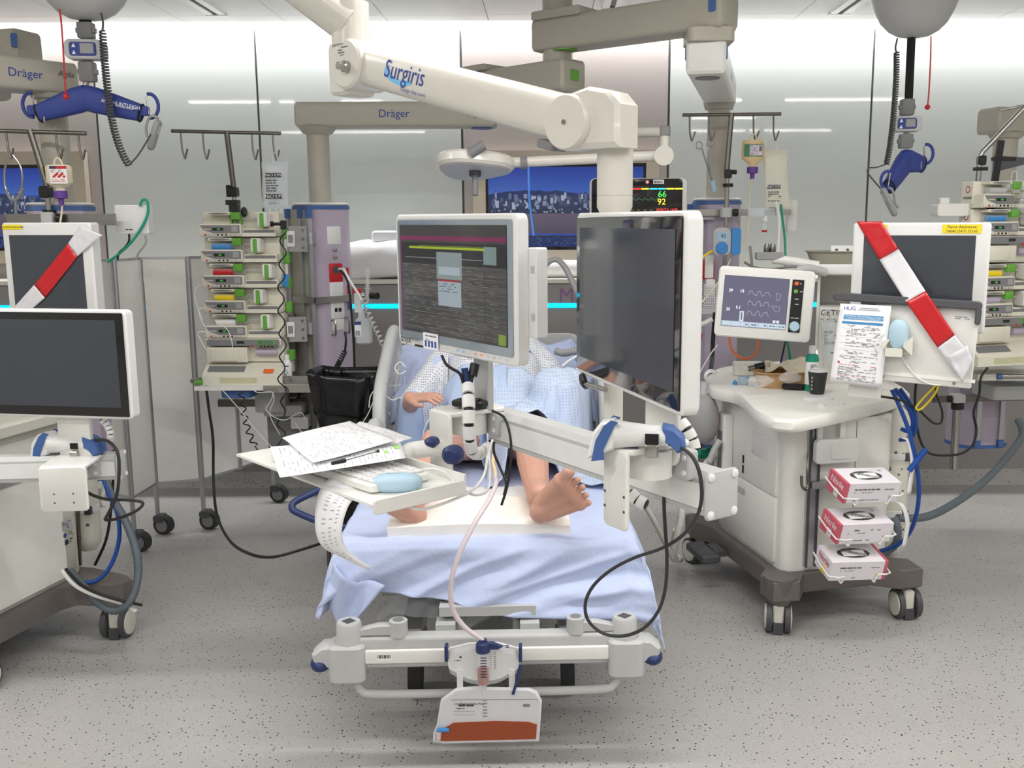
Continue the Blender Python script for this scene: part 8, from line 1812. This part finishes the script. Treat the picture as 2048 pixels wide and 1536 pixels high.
for (py, lb) in ((478, 'upper grey pump mounting plate with barcode at the left column'), (660, 'lower grey pump mounting plate with barcode at the left column')):
    a = P(587, py, 5.02); t = thing('mounting_plate', lb, 'bracket', a, 10, 'mounting plates'); MB().box((0.02, 0.03, 0), (0.09, 0.012, 0.13)).build('plate', 'midgrey', t); MB().rbox((-0.015, 0.02, 0), (0.04, 0.01, 0.08), 0.004).build('white_label', 'bright', t)
    pr = MB(ft(-0.015, 0.0145, 0)); pr.barcode(-0.012, -0.02, 0.012, 0.02); pr.build('barcode', 'print', t)
    for z in (-0.045, 0.0, 0.045): MB().lathe([(0.007, 0), (0.007, 0.005)], (0.045, 0.024, z), 12, M.Rotation(R(90), 3, 'X')).build('bolt', 'darksteel', t)
    MB(inv(t)).box(a + V((0.055, 0.13, 0)), (0.05, 0.14, 0.06)).build('plate_arm', 'alu', t)
o = MB().rbox((0, 0, 0), (0.03, 0.012, 0.065), 0.003, rot=M.Rotation(R(6), 3, 'Y')).build('blue_clip', 'cyanblue'); o.location = P(571, 561, 4.98); tag(o, 'blue plastic clip hanging beside the left pump stack', 'clip')
t = thing('sensor_clip', 'black clamp with knob at the top right of the left pump stack', 'clamp', P(560, 450, 4.9)); MB(inv(t)).rbox(P(567, 450, 4.9), (0.025, 0.03, 0.045), 0.005).cyl(P(543, 448, 4.9), P(560, 448, 4.9), 0.008).build('clamp_body', 'black', t); MB(inv(t)).cyl(P(541, 448, 4.9), P(546, 448, 4.9), 0.013).build('knob', 'black', t)
def wire(label, pts, r, m, Y=None): return tag(MB().tube([P(p_[0], p_[1], p_[2] if len(p_) > 2 else Y) for p_ in pts], r, 6, 6).build('lead', m), label, 'cable')
wire('long black cable hanging from the left pumps down to the floor and under the bed', [(412, 772, 4.86), (418, 820, 4.86), (426, 880, 4.86), (427, 960, 4.84), (434, 1030, 4.7), (460, 1082, 4.35), (500, 1108, 4.05), (545, 1114, 3.95), (600, 1100, 3.95), (650, 1084, 4.0)], 0.007, 'cable_black')
def wavy(label, pts, r, turns, Y, m='cable_black', tr=0.0035): return tag(MB().tube(path_helix([P(x, y, Y) for x, y in pts], r, turns, 9), tr, 6, 1).build('coiled_lead', m), label, 'cable')
wavy('black spiral lead running down the right side of the left pump stack', [(567, 462), (565, 520), (562, 580), (563, 640), (566, 700), (562, 760), (568, 800), (560, 850), (566, 872)], 0.016, 9, 4.82)
wavy('black spiral lead hanging under the left pump dock', [(482, 782), (486, 815), (492, 845), (500, 870), (510, 892)], 0.014, 6, 4.82)
wire('black lead end curling to the keyboard tray', [(510, 892, 4.8), (520, 906, 4.5), (535, 910, 4.2), (560, 885, 4.2), (566, 872, 4.8)], 0.0035, 'cable_black')
for k, (pts, lb) in enumerate((([(500, 772), (515, 785), (545, 785), (540, 805), (532, 818), (545, 832), (570, 840), (600, 825), (612, 842), (612, 858)], 'white infusion line meandering under the left pump dock'), ([(405, 570), (392, 576), (391, 600), (405, 640)], 'white infusion line bulging left of the left pumps, upper'), ([(408, 615), (398, 620), (402, 640), (412, 655)], 'white infusion line bulging left of the left pumps, middle'), ([(412, 664), (396, 665), (404, 685), (413, 700)], 'white infusion line bulging left of the left pumps, lower'), ([(430, 640), (455, 660), (465, 690), (460, 700)], 'white infusion line crossing the lowest syringe pump'), ([(410, 745), (440, 775), (480, 820), (520, 870), (555, 905)], 'clear line running diagonally down from the pump dock'), ([(545, 785), (548, 800), (540, 830), (560, 870)], 'clear line dangling below the pump dock'), ([(590, 845), (600, 860), (612, 870), (625, 868), (640, 850), (646, 860), (648, 875)], 'white line curling in front of the lower box'))): wire(lb, pts, 0.0022, 'cable_white', 4.8)
for k, (pts, lb) in enumerate((([(795, 740, 4.2), (778, 760, 4.25), (762, 775, 4.3), (748, 800, 4.3), (735, 830, 4.2), (715, 860, 3.9)], 'bundle of white leads over the bed rail, outermost'), ([(805, 732, 4.2), (790, 750, 4.25), (775, 780, 4.28), (770, 810, 4.3), (780, 830, 4.2)], 'white lead looping over the bed rail, inner'), ([(800, 770, 4.15), (780, 772, 4.2), (760, 772, 4.25), (742, 790, 4.25), (738, 815, 4.2)], 'white lead crossing the bed rail, middle'), ([(812, 735, 4.15), (800, 724, 4.15), (790, 735, 4.15), (798, 748, 4.15), (812, 742, 4.15)], 'small white lead loop above the patient\'s arm'), ([(770, 790, 4.1), (785, 800, 4.1), (800, 795, 4.1), (815, 802, 4.05), (835, 795, 4.0)], 'white line taped towards the patient\'s hand'))): wire(lb, pts, 0.0025, 'cable_white')
# breathing circuit near the head
t = thing('breathing_circuit', 'blue connectors and ringed grey tube beside the patient\'s head', 'tubing', P(1140, 710, 4.2)); I = inv(t)
ps = [P(1112, 702, 4.25), P(1125, 706, 4.22), P(1140, 704, 4.18), P(1160, 700, 4.15)]
sp = smooth_pts(ps, 8); rr = [0.017 if k % 2 else 0.013 for k in range(len(sp))]; MB(I).tube(sp, rr, 10, 1).build('ringed_tube', 'midgrey', t)
MB(I).cyl(P(1152, 722, 4.15), P(1166, 716, 4.15), 0.02).build('blue_connector', 'cyanblue', t); MB(I).cyl(P(1160, 690, 4.15), P(1163, 706, 4.15), 0.014).build('green_connector', 'teal', t); MB(I).tube([P(1125, 732, 4.12), P(1140, 720, 4.12), P(1158, 712, 4.12), P(1166, 726, 4.12), P(1150, 742, 4.12)], 0.005).build('white_loop', 'cable_white', t)
t = thing('rail_clamp', 'black star knob on the mount behind the steeply angled monitor', 'knob', P(1163, 765, 2.2)); MB(inv(t)).lathe([(0.009, 0), (0.019, 0.004), (0.02, 0.012), (0.016, 0.017)], P(1160, 765, 2.2), 7, M.Rotation(R(70), 3, 'Y')).build('star_grip', 'black', t); MB(inv(t)).cyl(P(1163, 765, 2.2), P(1212, 780, 2.12), 0.006).build('bolt', 'steel', t)
hose('grey tube bow above the bed head beside the paper roll', [(1088, 535, 4.7), (1100, 522, 4.7), (1115, 520, 4.7), (1130, 535, 4.68), (1145, 565, 4.66), (1160, 600, 4.64), (1168, 640, 4.6), (1172, 690, 4.5)], 0.014, 'midgrey', cat='tube', name='tube')
